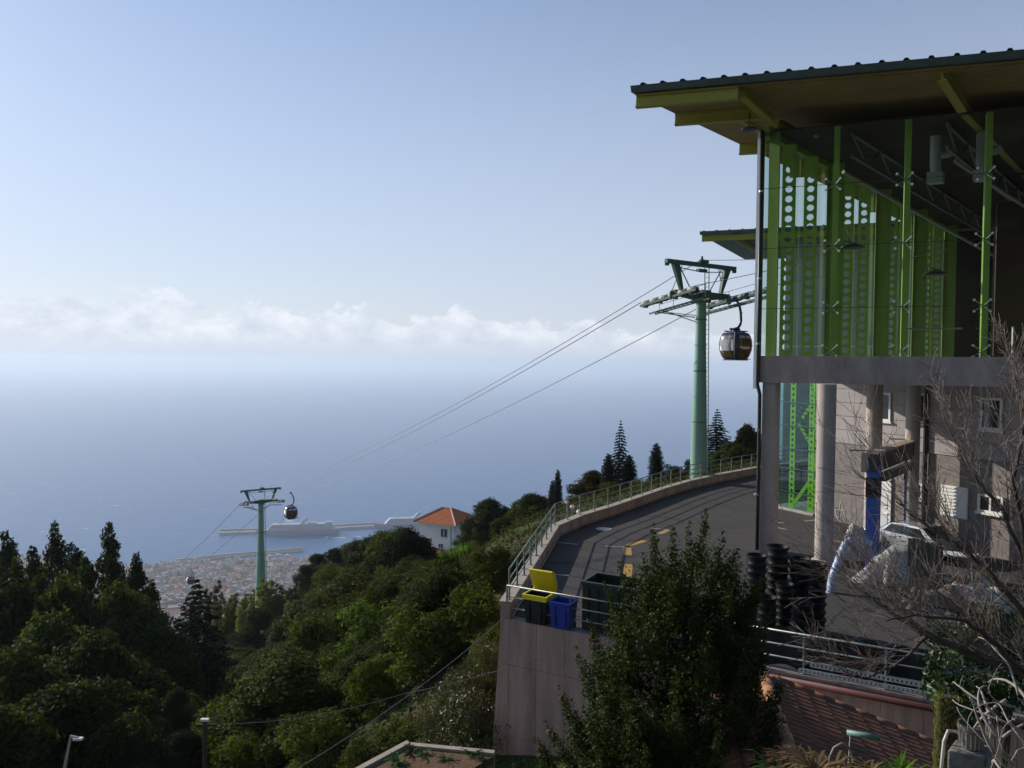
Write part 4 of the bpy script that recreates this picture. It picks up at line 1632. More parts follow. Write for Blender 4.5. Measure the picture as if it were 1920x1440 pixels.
def pylon(base, zc, r0, r1, label, detail=True):
    """base on the ground, zc = height of the crossarm"""
    t = thing('cable_car_pylon', label, 'pylon', tuple(base), 'pylons of the cable-car line')
    bx, by = base.x, base.y

    def P(c, l, z):
        return Vector((bx, by, 0)) + CD * c + LD * l + UP * z
    H = zc - base.z
    pole = smooth_sharp(MB().lathe(base, [(r0, 0), (r0 * .93, H * .3), (r1 * 1.12, H * .75), (r1, H)], 24).build('pole', M_PYL, t))
    n = int(H / 2)
    for i in range(1, n + 1):
        f = i / (n + 1)
        r = r0 + (r1 - r0) * f
        MB().lathe(base + UP * (H * f), [(r + .035, -.04), (r + .035, .04)], 24).build('flange', M_PYLD if i % 2 else M_PYL, pole)
    MB().box(base + UP * .0, (r0 * 3.2, r0 * 3.2, .6)).build('footing', M_CONC, t)
    # ladder up the right-hand side
    lad = MB()
    for s in (-.2, .2):
        lad.bar(P(r0 + .22, s, base.z + .5), P(r1 + .2, s, zc + 2.0), .05)
    k = 0
    while base.z + .6 + k * .35 < zc + 1.9:
        z = base.z + .6 + k * .35
        f = (z - base.z) / H
        c = r0 + .22 + (r1 - r0 - .02) * f
        lad.bar(P(c, -.2, z), P(c, .2, z), .03)
        k += 1
    lad.build('ladder', M_PYLD, t)
    # crossarm, box section thinner at the ends
    arm = MB()
    for s in (-1, 1):
        a = [P(s * .3, -.3, zc - .5), P(s * .3, .3, zc - .5), P(s * .3, .3, zc + .15), P(s * .3, -.3, zc + .15)]
        b = [P(s * 3.0, -.2, zc - .22), P(s * 3.0, .2, zc - .22), P(s * 3.0, .2, zc + .12), P(s * 3.0, -.2, zc + .12)]
        arm.add(a + b, [(0, 1, 2, 3), (7, 6, 5, 4), (0, 4, 5, 1), (1, 5, 6, 2), (2, 6, 7, 3), (3, 7, 4, 0)])
    arm.box(P(0, 0, zc - .2), (1.0, 1.0, .9), (CD, LD, UP))
    arm.build('crossarm', M_PYLD, t)
    # upper lifting frame
    fr = MB()
    for s in (-1, 1):
        a = [P(s * 2.0, -.12, zc + .1), P(s * 2.0, .12, zc + .1), P(s * 2.22, .12, zc + .1), P(s * 2.22, -.12, zc + .1)]
        b = [P(s * 2.45, -.14, zc + 1.95), P(s * 2.45, .14, zc + 1.95), P(s * 3.1, .14, zc + 1.95), P(s * 3.1, -.14, zc + 1.95)]
        fr.hexa(a, b)
    fr.bar(P(-3.75, 0, zc + 2.12), P(3.75, 0, zc + 2.12), .28, .30)
    for s in (-1, 1):
        fr.bar(P(s * 3.65, 0, zc + 1.8), P(s * 3.65, 0, zc + 2.0), .16, .3)
    fr.build('lifting_frame', M_PYLD, t)
    br = MB()
    for s in (-1, 1):
        br.bar(P(s * 2.3, .1, zc + 1.95), P(s * .9, .1, zc + .1), .06)
        br.bar(P(s * 2.0, .1, zc + 1.95), P(s * 2.8, .3, zc + .1), .05)
        br.bar(P(s * 2.3, 0, zc + 1.75), P(0, 0, zc + 1.6), .06)
    br.build('frame_brace', M_PYLD, t)
    tb = MB()
    tb.lathe(P(0, 0, zc + 2.27), [(.2, 0), (.24, .15), (.1, .3), (.07, .5)], 10)
    tb.box(P(.25, 0, zc + 2.4), (.7, .3, .22), (CD, LD, UP))
    tb.box(P(0, 0, zc + 1.72), (.9, .3, .2), (CD, LD, UP))
    tb.build('anemometer', M_PYLD, t)
    # sheave batteries and catwalks on both sides
    for s in (-1, 1):
        c = s * 3.05
        l0, l1 = (-2.3, 3.1) if s < 0 else (-4.0, 2.2)
        zb = zc - .35

        def zl(l):
            return zb + SLOPE * l
        bt = MB()
        bt.bar(P(c + .16, l0, zl(l0)), P(c + .16, l1, zl(l1)), .05, .3)
        bt.bar(P(c - .16, l0, zl(l0) - .05), P(c - .16, l1, zl(l1) - .05), .04, .16)
        for q in np.linspace(l0 + .5, l1 - .5, 4):
            bt.bar(P(c, q, zl(q) - .28), P(c, q, zl(q) + .02), .3, .24)
        bt.bar(P(c, 0, zb - .1), P(c, 0, zc), .3, .4)
        bat = bt.build('sheave_battery', M_PYLD, t)
        ns = 12
        for i in range(ns):
            l = l0 + .2 + (l1 - l0 - .4) * i / (ns - 1)
            sh = MB().lathe(P(c, l, zl(l) + .02), [(.05, -.1), (.12, -.1), (.12, -.06), (.20, -.06), (.235, -.05), (.235, .05), (.20, .06), (.12, .06), (.12, .1), (.05, .1)], 14, CD)
            sh.build('sheave', M_SHEAVE if i % 2 else M_BLACK, bat)
        cw = MB()
        cc = c - s * .75
        for d in (-.3, .3):
            cw.bar(P(cc + d, l0 - .2, zl(l0) - .62), P(cc + d, l1 - .4, zl(l1) - .62), .06, .12)
        nst = 14
        for i in range(nst):
            l = l0 - .2 + (l1 - l0 - .2) * i / (nst - 1)
            cw.bar(P(cc - .3, l, zl(l) - .60), P(cc + .3, l, zl(l) - .60), .08, .04)
        cw.bar(P(cc, 1.6, zl(1.6) - .65), P(0, .3, zc - 2.1), .06)
        cw.bar(P(cc, 1.6, zl(1.6) - .75), P(s * .3, .2, zc - 1.6), .05)
        cw.bar(P(cc, 2.2, zl(2.2) - .65), P(s * .4, .2, zc - 1.75), .07)
        cwk = cw.build('catwalk', M_PYLD, t)
        rl = MB()
        for l in (l0 + .2, -.9, .9, l1 - .8):
            rl.tube([P(cc - s * .32, l, zl(l) - .6), P(cc - s * .32, l, zl(l) + .45)], .022, 5)
        for h in (-.05, .45):
            rl.tube([P(cc - s * .32, l0 + .2, zl(l0 + .2) + h), P(cc - s * .32, l1 - .8, zl(l1 - .8) + h)], .022, 5)
        rl.build('handrail', M_GALV, cwk)
    return t


T1 = px(1309, 905, 57.2)
ZC1 = px(1313, 551, 57.2).z
T1 = Vector((T1.x, T1.y, -9.9))
pylon(T1, ZC1, .62, .36, 'tall pale green cable-car pylon rising just outside the curved terrace railing')
T2 = px(489, 1000, 145)
ZC2 = px(490, 939, 145).z
T2 = Vector((T2.x, T2.y, gz(T2.x, T2.y) - .5))
pylon(T2, ZC2, 1.0, .5, 'distant green cable-car pylon standing among poplars above the town')


def head(T, c, l, z):
    return Vector((T.x, T.y, 0)) + CD * c + LD * l + UP * z


def rope(a, b, sag, r, label, n=28):
    pts = []
    for i in range(n + 1):
        f = i / n
        p = a.lerp(b, f)
        p.z -= sag * 4 * f * (1 - f)
        pts.append(p)
    o = MB().tube(pts, r, 5).build('cable', M_ROPE)
    return tag(o, label, 'cable')


ROPES = {}
for s, nm in ((-1, 'left'), (1, 'right')):
    c = 3.05 * s
    l0, l1 = (-2.3, 3.1) if s < 0 else (-4.0, 2.2)
    zb = ZC1 - .35 + .25
    a, b = head(T1, c, l1, zb + SLOPE * l1), head(T2, c, -2.3, ZC2 - .1 + .37)
    ROPES[s] = (a, b)
    rope(a, b, 1.6, .034, 'haul rope sagging from the near pylon to the far one, %s track' % ('outer' if s < 0 else 'landward'))
    rope(head(T1, c, l0, zb + SLOPE * l0), head(T1, c, l1, zb + SLOPE * l1), 0, .024, 'haul rope over the sheaves of the near pylon, %s side' % ('outer' if s < 0 else 'landward'), 4)
    st = head(T1, c, l0 - 12, zb + SLOPE * l0 + 1.2)
    rope(head(T1, c, l0, zb + SLOPE * l0), st, .1, .024, 'haul rope running from the near pylon into the station, %s track' % ('outer' if s < 0 else 'landward'), 6)
    e = head(T2, c, 260, ZC2 - 95)
    rope(head(T2, c, 2.6, ZC2 - .7), e, 6, .04, 'haul rope dropping from the far pylon towards the town, %s track' % ('outer' if s < 0 else 'landward'))
rope(head(T1, -.3, 0, ZC1 + 2.4), head(T2, -.3, 0, ZC2 + 2.4), 2.2, .03, 'thin signal cable strung between the tops of the two pylons')
rope(head(T1, .3, 0, ZC1 + 2.5), head(T1, 2.0, -13, ZC1 + 2.0), .2, .02, 'thin signal cable from the pylon top to the station', 6)

# cabin, built once at the origin (x across the line, y along it), hanger grip at z = 0
M_CABB = mat('cabin dark blue', (0.035, 0.035, 0.085), 0.28, spec=.6, coat=.4)
M_CABW = mat('bronze cabin glass', (0.26, 0.18, 0.11), 0.06, metal=.6, spec=.8)
M_CABSKY = mat('cabin glass with painted sky', (0.42, 0.41, 0.40), 0.12, metal=.6, spec=.8)
M_CABP = mat('cabin skylight', (0.55, 0.58, 0.62), 0.2)


def cabin_proto(label):
    t = thing('cable_car_cabin', label, 'cable car', (0, 0, 0), 'cable-car cabins on the line')
    prof = [(-5.15, .70), (-5.05, .80), (-4.75, .93), (-4.40, 1.03), (-4.0, 1.08), (-3.6, 1.06), (-3.25, .99), (-2.98, .88), (-2.86, .74), (-2.82, .55)]

    def ringpt(w, a, n=3.6):
        c, s = math.cos(a), math.sin(a)
        k = (abs(c) ** n + abs(s) ** n) ** (-1 / n)
        return w * k * c * 1.06, w * k * s * .95
    N = 40
    full = MB()
    vs, fs = [], []
    for z, w in prof:
        for k in range(N):
            x, y = ringpt(w, 2 * math.pi * k / N)
            vs.append((x, y, z))
    for i in range(len(prof) - 1):
        for k in range(N):
            fs.append((i * N + k, i * N + (k + 1) % N, (i + 1) * N + (k + 1) % N, (i + 1) * N + k))
    fs.append(tuple(range(N - 1, -1, -1)))
    fs.append(tuple((len(prof) - 1) * N + k for k in range(N)))
    full.add(vs, fs)
    smooth_sharp(full.build('body', M_CABB, t), 30)

    def panel(a0, a1, z0, z1, name, mt, out=.018):
        m = MB()
        zs = np.linspace(z0, z1, 6)
        as_ = np.linspace(a0, a1, 9)
        zz = [p[0] for p in prof]
        ww = [p[1] for p in prof]
        v = []
        for z in zs:
            w = float(np.interp(z, zz, ww)) + out
            for a in as_:
                x, y = ringpt(w, a)
                v.append((x, y, z))
        f = [(i * 9 + j, i * 9 + j + 1, (i + 1) * 9 + j + 1, (i + 1) * 9 + j) for i in range(5) for j in range(8)]
        m.add(v, f)
        o = m.build(name, mt, t)
        for p in o.data.polygons:
            p.use_smooth = True
        return o
    q = math.pi / 2
    for k in range(4):
        a = k * q
        mt = M_CABSKY if k == 2 else M_CABW  # this side's sky reflection is put into its paler glass colour
        panel(a - .60, a + .60, -4.42, -3.42, 'window', mt)
        panel(a - .60, a + .60, -4.98, -4.50, 'lower_window', M_CABW)
        panel(a - .58, a - .06, -3.36, -3.12, 'top_window', M_CABP if k != 2 else M_CABSKY)
        panel(a + .06, a + .58, -3.36, -3.12, 'top_window', M_CABP if k != 2 else M_CABSKY)
    for a in (-.66, .66):
        m = MB()
        for sgn in (0, math.pi):
            pts = []
            for z, w in prof[1:-1]:
                x, y = ringpt(w + .03, a + sgn)
                pts.append((x, y, z))
            m.tube(pts, .03, 5)
        m.build('door_edge', M_STEEL, t)
    MB().box((0, 0, -5.2), (1.5, 1.25, .1)).build('floor_skid', M_CABB, t)
    MB().box((1.12, 0, -5.12), (.28, 1.0, .06)).build('ski_rack', M_BLACK, t)
    f = MB()
    for y in (-.45, .45):
        f.bar((-.85, y, -2.72), (.85, y, -2.72), .07, .09)
    for x in (-.6, .6):
        f.bar((x, -.45, -2.76), (x, .45, -2.76), .07, .1)
    f.bar((-.7, 0, -2.55), (.45, 0, -2.55), .14, .18)
    f.bar((-.55, 0, -2.75), (-.55, 0, -2.5), .1)
    f.bar((.35, 0, -2.75), (.35, 0, -2.5), .1)
    f.build('roof_frame', M_CABB, t)
    h = MB().tube([(-.1, 0, -2.5), (.25, 0, -2.42), (.5, 0, -2.15), (.6, 0, -1.75), (.56, 0, -1.2), (.45, 0, -.7), (.25, 0, -.3), (.05, 0, -.12)], [.11, .11, .11, .105, .1, .1, .1, .09], 10)
    hg = h.build('hanger', M_CABB, t, smooth=True)
    gp = MB()
    gp.box((0, 0, -.02), (.22, .7, .2))
    gp.lathe((.02, -.3, .1), [(.1, -.05), (.1, .05)], 10, (1, 0, 0))
    gp.lathe((.02, .3, .1), [(.1, -.05), (.1, .05)], 10, (1, 0, 0))
    gp.box((.62, .0, -1.1), (.2, .12, .08))
    gp.build('rope_grip', M_BLACK, hg)
    return t


CB = cabin_proto('cable-car cabin hanging beside the near pylon, entering the station')
rline = math.atan2(LD.y, LD.x) - math.pi / 2
CB.location = head(T1, 3.05, -.75, 0)
CB.location = (CB.location.x, CB.location.y, px(1378, 562, CB.location.y).z)
CB.rotation_euler = (0, 0, rline)
CB.scale = (.95, .95, .87)
c2 = copy_tree(CB)
c2['label'] = 'dark cable-car cabin swinging near the distant pylon, above the sea'
a, b = ROPES[1]
f = .885
c2.location = px(545, 924, a.lerp(b, f).y)
c2.rotation_euler = (0, 0, rline)
c3 = copy_tree(CB)
c3['label'] = 'small dark cable-car cabin low over the town roofs'
c3.location = px(357, 1066, 225)
c3.rotation_euler = (0, 0, rline)


# ------------------------------------------------------------------ white house with the orange roof
def white_house():
    D = 150.0
    hb = px(838, 1040, D)
    base = Vector((hb.x, hb.y, gz(hb.x, hb.y)))
    t = thing('white_house', 'white two-storey house with an orange tiled hip roof on the ridge', 'house', tuple(base))
    # corner nearest the viewer at photo column 852
    cn = px(852, 985, D - 2)
    ze = cn.z
    lft = px(783, 975, D + 1.5)
    rgt = px(886, 975, D + 4)
    e1 = at(lft - cn, 0)
    L1 = e1.length
    e1.normalize()
    e2 = at(rgt - cn, 0)
    e2 = (e2 - e1 * e2.dot(e1)).normalized()
    L2 = 8.0

    def H(a, b, z):
        return Vector((cn.x, cn.y, 0)) + e1 * a + e2 * b + UP * z
    zb = base.z - 2
    mw = mat('house render', (.85, .85, .85), .8, var=.25, scale=.4)
    MB().hexa([H(.2, .2, zb), H(L1 - .2, .2, zb), H(L1 - .2, L2, zb), H(.2, L2, zb)], [H(.2, .2, ze), H(L1 - .2, .2, ze), H(L1 - .2, L2, ze), H(.2, L2, ze)]).build('wall', mw, t)
    m_t = mat('orange roof tile', (.50, .15, .05), .75, var=.45, scale=.8, col2=(.36, .11, .05))
    rh = 2.3
    k = 3.4
    o = .7
    E = [H(-o, -o, ze), H(L1 + o, -o, ze), H(L1 + o, L2 + o, ze), H(-o, L2 + o, ze)]
    A, B = H(k * .9, L2 / 2, ze + rh), H(L1 - k, L2 / 2, ze + rh)
    rf = MB().add(E + [A, B], [(0, 1, 5, 4), (1, 2, 5), (2, 3, 4, 5), (3, 0, 4), (3, 2, 1, 0)]).build('roof', m_t, t)
    rows = 14
    for i in range(rows):
        f0 = i / rows
        f1 = (i + .9) / rows
        lift = UP * .06
        for (p, q, r, s) in ((E[0], E[1], B, A), (E[3], E[0], A, A), (E[1], E[2], B, B)):
            a0, b0, a1, b1 = p.lerp(s, f0), q.lerp(r, f0), p.lerp(s, f1), q.lerp(r, f1)
            MB().add([a0 + lift * 1.6, b0 + lift * 1.6, b1 + lift * .4, a1 + lift * .4, a0, b0], [(0, 1, 2, 3), (4, 5, 1, 0)]).build('tile_course', m_t, rf)
    mr = mat('ridge tile', (.62, .42, .33), .8)
    for p, q in ((E[0], A), (E[1], B), (A, B), (E[3], A)):
        MB().tube([p + UP * .1, q + UP * .12], .16, 6).build('ridge_cap', mr, rf)
    gm = mat('house gutter', (.6, .6, .58), .5)
    MB().bar(E[0] - UP * .1, E[1] - UP * .1, .16, .14).build('gutter', gm, rf)
    MB().bar(E[0] - UP * .1, E[3] - UP * .1, .16, .14).build('gutter', gm, rf)
    for a, z, w, h in ((2.4, ze - 1.75, 1.3, 1.5), (L1 - 2.6, ze - 4.4, .9, 1.1), (L1 - 5.2, ze - 4.35, .9, .7)):
        fr = MB().box(H(a, .17, z), (w, .14, h), (e1, e2, UP)).build('window', mat('dark shutter', (.05, .05, .055), .6), t)
        MB().box(H(a, .10, z), (w * .22, .06, h * .8), (e1, e2, UP)).build('pane', mat('house pane', (.35, .4, .45), .2), fr)
        MB().box(H(a, .09, z - h / 2 - .08), (w + .2, .25, .1), (e1, e2, UP)).build('sill', mw, fr)
    MB().tube([H(.9, .1, ze), H(.9, .1, zb)], .08, 6).build('downpipe', gm, t)
    # lower lean-to with red roof
    MB().hexa([H(L1 * .3, -2.6, ze - 6.6), H(L1 * .7, -2.6, ze - 6.6), H(L1 * .7, .1, ze - 6.6), H(L1 * .3, .1, ze - 6.6)], [H(L1 * .3, -2.6, ze - 5.5), H(L1 * .7, -2.6, ze - 5.5), H(L1 * .7, .1, ze - 4.9), H(L1 * .3, .1, ze - 4.9)]).build('lean_to', mat('red tile', (.4, .12, .07), .8), t)
    # the neighbour's roof peeking over on the right
    p = px(905, 985, D + 12)
    t2 = thing('tiled_house', 'low house showing only its red tiled roof between the dark trees', 'house', (p.x, p.y, p.z - 6))
    a0, b0 = px(875, 984, D + 12), px(960, 986, D + 12)
    d = Vector((0, 6, 0))
    MB().hexa([a0 - UP * 6, b0 - UP * 6, b0 + d - UP * 6, a0 + d - UP * 6], [a0, b0, b0 + d, a0 + d]).build('wall', mw, t2)
    MB().add([a0 - d * .1, b0 - d * .1, b0 + d * 1.1, a0 + d * 1.1, a0 + d * .5 + UP * 1.5, b0 + d * .5 + UP * 1.5], [(0, 1, 5, 4), (2, 3, 4, 5), (0, 4, 3), (1, 2, 5), (3, 2, 1, 0)]).build('roof', m_t, t2)


white_house()

# ------------------------------------------------------------------ vegetation
def leaf_mesh(name, pos, nrm, size, mt, seed, aspect=.5, tint=None, updir=0.0, fold=.15):
    """pos, nrm: (N,3); one folded diamond leaf (4 verts, 2 triangles) for each"""
    g = np.random.default_rng(seed)
    N = len(pos)
    nrm = nrm / (np.linalg.norm(nrm, axis=1, keepdims=True) + 1e-9)
    rv = g.normal(size=(N, 3))
    rv[:, 2] += updir
    d = rv - nrm * np.sum(rv * nrm, 1, keepdims=True)
    d /= np.linalg.norm(d, axis=1, keepdims=True) + 1e-9
    s = np.cross(d, nrm)
    L = (size * g.uniform(.65, 1.3, N))[:, None]
    W = L * aspect * .5
    base = pos - d * L * .5
    tip = pos + d * L * .5
    l = pos - s * W + nrm * (L * fold) - d * L * .05
    r = pos + s * W + nrm * (L * fold) - d * L * .05
    co = np.stack([base, l, tip, r], 1).reshape(-1, 3)
    i = np.arange(N) * 4
    tri = np.stack([i, i + 1, i + 2, i, i + 2, i + 3], 1).reshape(-1)
    me = bpy.data.meshes.new(name)
    me.vertices.add(N * 4)
    me.vertices.foreach_set('co', co.ravel().astype(np.float32))
    me.loops.add(N * 6)
    me.loops.foreach_set('vertex_index', tri.astype(np.int32))
    me.polygons.add(N * 2)
    me.polygons.foreach_set('loop_start', (np.arange(N * 2) * 3).astype(np.int32))
    me.update(calc_edges=True)
    if tint is None:
        tint = g.random(N)
    at_ = me.attributes.new('tint', 'FLOAT', 'POINT')
    at_.data.foreach_set('value', np.repeat(tint, 4).astype(np.float32))
    me.materials.append(mt)
    return me


def lobes_to_leaves(lobes, per, seed, jitter=.6, shell=.55, flat=.8):
    """lobes: (x,y,z,r); leaves spread through each lobe, thicker towards its skin"""
    g = np.random.default_rng(seed)
    P, Nn, T = [], [], []
    for (x, y, z, r) in lobes:
        n = max(6, int(per * r * r))
        v = g.normal(size=(n, 3))
        v /= np.linalg.norm(v, axis=1, keepdims=True)
        rad = r * (shell + (1.08 - shell) * g.random(n) ** .7)
        lump = 1 + .18 * np.sin(v[:, 0] * 5 + x * 3) * np.sin(v[:, 1] * 5 + y * 3) + .15 * np.sin(v[:, 2] * 7 + z)
        p = v * (rad * lump)[:, None] * np.array([1, 1, flat]) + np.array([x, y, z])
        P.append(p)
        nn = v + g.normal(size=(n, 3)) * jitter
        nn[:, 2] += .35
        Nn.append(nn)
        T.append(np.clip(g.normal(.35 + .35 * (g.random() - .5), .22, n), 0, 1))
    return np.concatenate(P), np.concatenate(Nn), np.concatenate(T)


def tree_lobes(kind, seed):
    """lobe layouts in metres; also returns limb end points"""
    g = rnd(seed)
    L = []
    if kind == 'broad':            # rounded, 8 m tall, 7 m wide
        for i in range(52):
            a, h = g.uniform(0, 6.283), g.uniform(.12, 1.0)
            prof = math.sin(math.pi * min(1, (h * .86 + .16))) ** .6
            rr = 3.2 * prof * g.uniform(.55, 1.0) * (1 + .15 * math.sin(3 * a + seed))
            L.append((rr * math.cos(a), rr * math.sin(a), .6 + 6.9 * h, g.uniform(.65, 1.15)))
        for i in range(8):
            L.append((g.uniform(-1, 1), g.uniform(-1, 1), g.uniform(2, 6), 1.5))
    elif kind == 'tall':           # high irregular column, 15 m tall, 6 m wide, with leading shoots
        for i in range(70):
            h = g.random() ** .85
            a = g.uniform(0, 6.283)
            w = 2.9 * (1 - h ** 2.2) ** .8 * (.75 + .25 * math.sin(h * 9 + seed)) + .25
            rr = w * g.uniform(.45, 1.0)
            L.append((rr * math.cos(a), rr * math.sin(a), 1 + 13.2 * h, g.uniform(.6, 1.1) * (1 - .45 * h)))
        for i in range(10):
            L.append((0, 0, 2 + i * 1.1, 1.3 * (1 - i * .05)))
        L.append((g.uniform(-.2, .2), 0, 14.5, .5))
        L.append((g.uniform(-.2, .2), 0, 15.0, .3))
    elif kind == 'poplar':         # slim upright plumes, 9 m
        for c in range(4):
            ox, oy, tp = g.uniform(-1, 1), g.uniform(-1, 1), g.uniform(6.5, 9)
            for i in range(16):
                h = i / 16
                L.append((ox + g.uniform(-.35, .35), oy + g.uniform(-.35, .35), .5 + (tp - .5) * h, .62 * (1 - .75 * h) + .1))
    elif kind == 'cypress':        # narrow spire, 8 m tall, 2 m wide
        for i in range(34):
            h = i / 33
            w = .85 * math.sin(math.pi * min(1, (1 - h) * .62 + .02)) ** .5
            a = i * 2.4
            L.append((w * .45 * math.cos(a), w * .45 * math.sin(a), .3 + 7.4 * h, max(.10, w * .72)))
    elif kind == 'shrub':          # 3 m thicket
        for i in range(30):
            a, h = g.uniform(0, 6.283), g.random()
            rr = 1.7 * math.sqrt(1 - h * h * .8) * g.uniform(.4, 1)
            L.append((rr * math.cos(a), rr * math.sin(a), .25 + 2.5 * h, g.uniform(.35, .7)))
    elif kind == 'pine':           # open, feathery plates of foliage, 9 m
        for i in range(46):
            h = g.uniform(.12, 1)
            a = g.uniform(0, 6.283)
            w = 2.9 * (1 - h) ** .55 + .3
            rr = w * g.uniform(.35, 1)
            L.append((rr * math.cos(a), rr * math.sin(a), 1 + 7.6 * h - rr * .12, g.uniform(.4, .75)))
    return L


PROTO = {}
LM = {
    'broad': leaf_mat('leaf broad', (0.0159, 0.0219, 0.0063), (0.0859, 0.1020, 0.0245), .36),
    'olive': leaf_mat('leaf olive brown', (0.0405, 0.0382, 0.0126), (0.1080, 0.0935, 0.0280), .30),
    'tall': leaf_mat('leaf acacia', (0.0136, 0.0193, 0.0063), (0.0702, 0.0834, 0.0188), .36),
    'poplar': leaf_mat('leaf poplar', (.10, .11, .022), (.22, .20, .045), .40),
    'cypress': leaf_mat('leaf cypress', (.010, .017, .009), (.024, .034, .014), .08),
    'conifer': leaf_mat('leaf conifer', (.012, .020, .011), (.030, .042, .018), .12),
    'shrub': leaf_mat('leaf shrub', (0.0302, 0.0405, 0.0080), (0.1285, 0.1380, 0.0277), .36),
    'lush': leaf_mat('leaf lush', (0.0371, 0.0552, 0.0080), (0.1060, 0.1251, 0.0199), .40),
    'under': leaf_mat('leaf undergrowth', (0.0318, 0.0313, 0.0106), (0.0901, 0.0743, 0.0243), .3),
    'pine': leaf_mat('leaf pine', (0.0208, 0.0315, 0.0169), (0.0744, 0.0957, 0.0468), .20),
    'glossy': leaf_mat('leaf glossy', (.05, .06, .02), (.15, .13, .055), .25, rough=.4, spec=.4),
}


def trunk_mesh(lobes, h, r, seed, nlimb=9):
    g = rnd(seed)
    m = MB()
    pts, rad = [], []
    for i in range(7):
        f = i / 6
        pts.append((math.sin(f * 3 + seed) * .18 * h / 8, math.cos(f * 2.3 + seed) * .15 * h / 8, -1.2 + (h * .85 + 1.2) * f))
        rad.append(r * (1.25 - f * 1.05))
    m.tube(pts, rad, 9)
    for k in range(nlimb):
        x, y, z, lr = lobes[(k * 5 + 2) % len(lobes)]
        z0 = max(.3, z - math.hypot(x, y) * .8)
        f = min(.95, max(.08, (z0 + 1.2) / (h * .85 + 1.2)))
        p0 = Vector(pts[0]).lerp(Vector(pts[-1]), f)
        q = Vector((x, y, z))
        mid_ = p0.lerp(q, .5) + Vector((0, 0, -.25))
        m.tube([p0, mid_, q], [r * .4 * (1.2 - f), r * .25 * (1.2 - f), .02], 6)
    return m


def conifer_leaves(h, w, seed, whorls=26):
    """drooping layered boughs"""
    g = np.random.default_rng(seed)
    P, N, T = [], [], []
    for i in range(whorls):
        f = i / (whorls - 1)
        z = .8 + (h - .8) * f
        rr = (w * (1 - f) ** .8) * g.uniform(.85, 1.1) + .12
        nb = int(6 + 7 * (1 - f))
        for k in range(nb):
            a = 2 * math.pi * (k + g.random()) / nb
            L = rr * g.uniform(.7, 1.08)
            n = int(60 * L) + 10
            t = g.random(n) ** .7
            side = g.normal(size=n) * .16 * (1.15 - t) * L
            x = np.cos(a) * t * L - np.sin(a) * side
            y = np.sin(a) * t * L + np.cos(a) * side
            zz = z - .32 * t * t * L + .10 * t ** 4 * L + g.normal(size=n) * .06
            P.append(np.stack([x, y, zz], 1))
            nn = g.normal(size=(n, 3)) * .45
            nn[:, 2] += 1
            N.append(nn)
            T.append(np.clip(g.normal(.4, .25, n), 0, 1))
    return np.concatenate(P), np.concatenate(N), np.concatenate(T)


def make_proto(key, kind, seed, per, size, lm, h, r, aspect=.5, updir=0.0, jitter=.6, shell=.5):
    if kind == 'conifer':
        P, N, T = conifer_leaves(h, h * .27, seed)
        lob = [(math.cos(i) * h * .15, math.sin(i) * h * .15, h * .1 * (i % 8 + 1), .3) for i in range(12)]
    else:
        lob = tree_lobes(kind, seed)
        P, N, T = lobes_to_leaves(lob, per, seed, jitter, shell)
    me = leaf_mesh('crown', P, N, size, LM[lm], seed, aspect, T, updir)
    tm = trunk_mesh(lob, h, r, seed)
    tmesh = bpy.data.meshes.new('trunk')
    tmesh.from_pydata(tm.v, [], tm.f)
    tmesh.materials.append(M_BARK)
    co = np.zeros(len(me.vertices) * 3, np.float32)
    me.vertices.foreach_get('co', co)
    co = co.reshape(-1, 3)
    PROTO.setdefault(key, []).append((me, tmesh, float(np.percentile(co[:, 2], 99.7)), float(np.percentile(np.abs(co[:, :2]), 97)) * 2))


for s in (1, 2, 3):
    make_proto('broad', 'broad', s, 620, .27, 'broad', 8, .26)
    make_proto('tall', 'tall', 10 + s, 620, .27, 'tall', 15, .3)
    make_proto('shrub', 'shrub', 20 + s, 900, .17, 'shrub', 3, .06)
    make_proto('lush', 'shrub', 60 + s, 760, .19, 'lush', 3, .06)
for s in (1, 2):
    make_proto('cypress', 'cypress', 30 + s, 1700, .17, 'cypress', 8, .12, .45, 2.0, .5, .6)
    make_proto('poplar', 'poplar', 40 + s, 1100, .20, 'poplar', 9, .14, .6, 1.5)
    make_proto('pine', 'pine', 50 + s, 1300, .24, 'pine', 9, .2, .22, .6)
make_proto('conifer', 'conifer', 71, 0, .26, 'conifer', 14, .24, .38)
make_proto('conifer', 'conifer', 72, 0, .26, 'conifer', 14, .24, .38)
make_proto('olive', 'broad', 81, 520, .27, 'olive', 8, .26)
make_proto('glossy', 'shrub', 91, 560, .16, 'glossy', 3, .06, .36, 1.6, .8)

NAMES = {'broad': ('broadleaf_tree', 'tree'), 'tall': ('acacia_tree', 'tree'), 'shrub': ('hillside_shrub', 'shrub'), 'lush': ('bright_green_shrub', 'shrub'),
         'cypress': ('cypress_tree', 'tree'), 'poplar': ('poplar_tree', 'tree'), 'pine': ('pine_tree', 'tree'), 'conifer': ('conifer_tree', 'tree'),
         'olive': ('olive_toned_tree', 'tree'), 'glossy': ('glossy_shrub', 'shrub')}
_cnt = {}


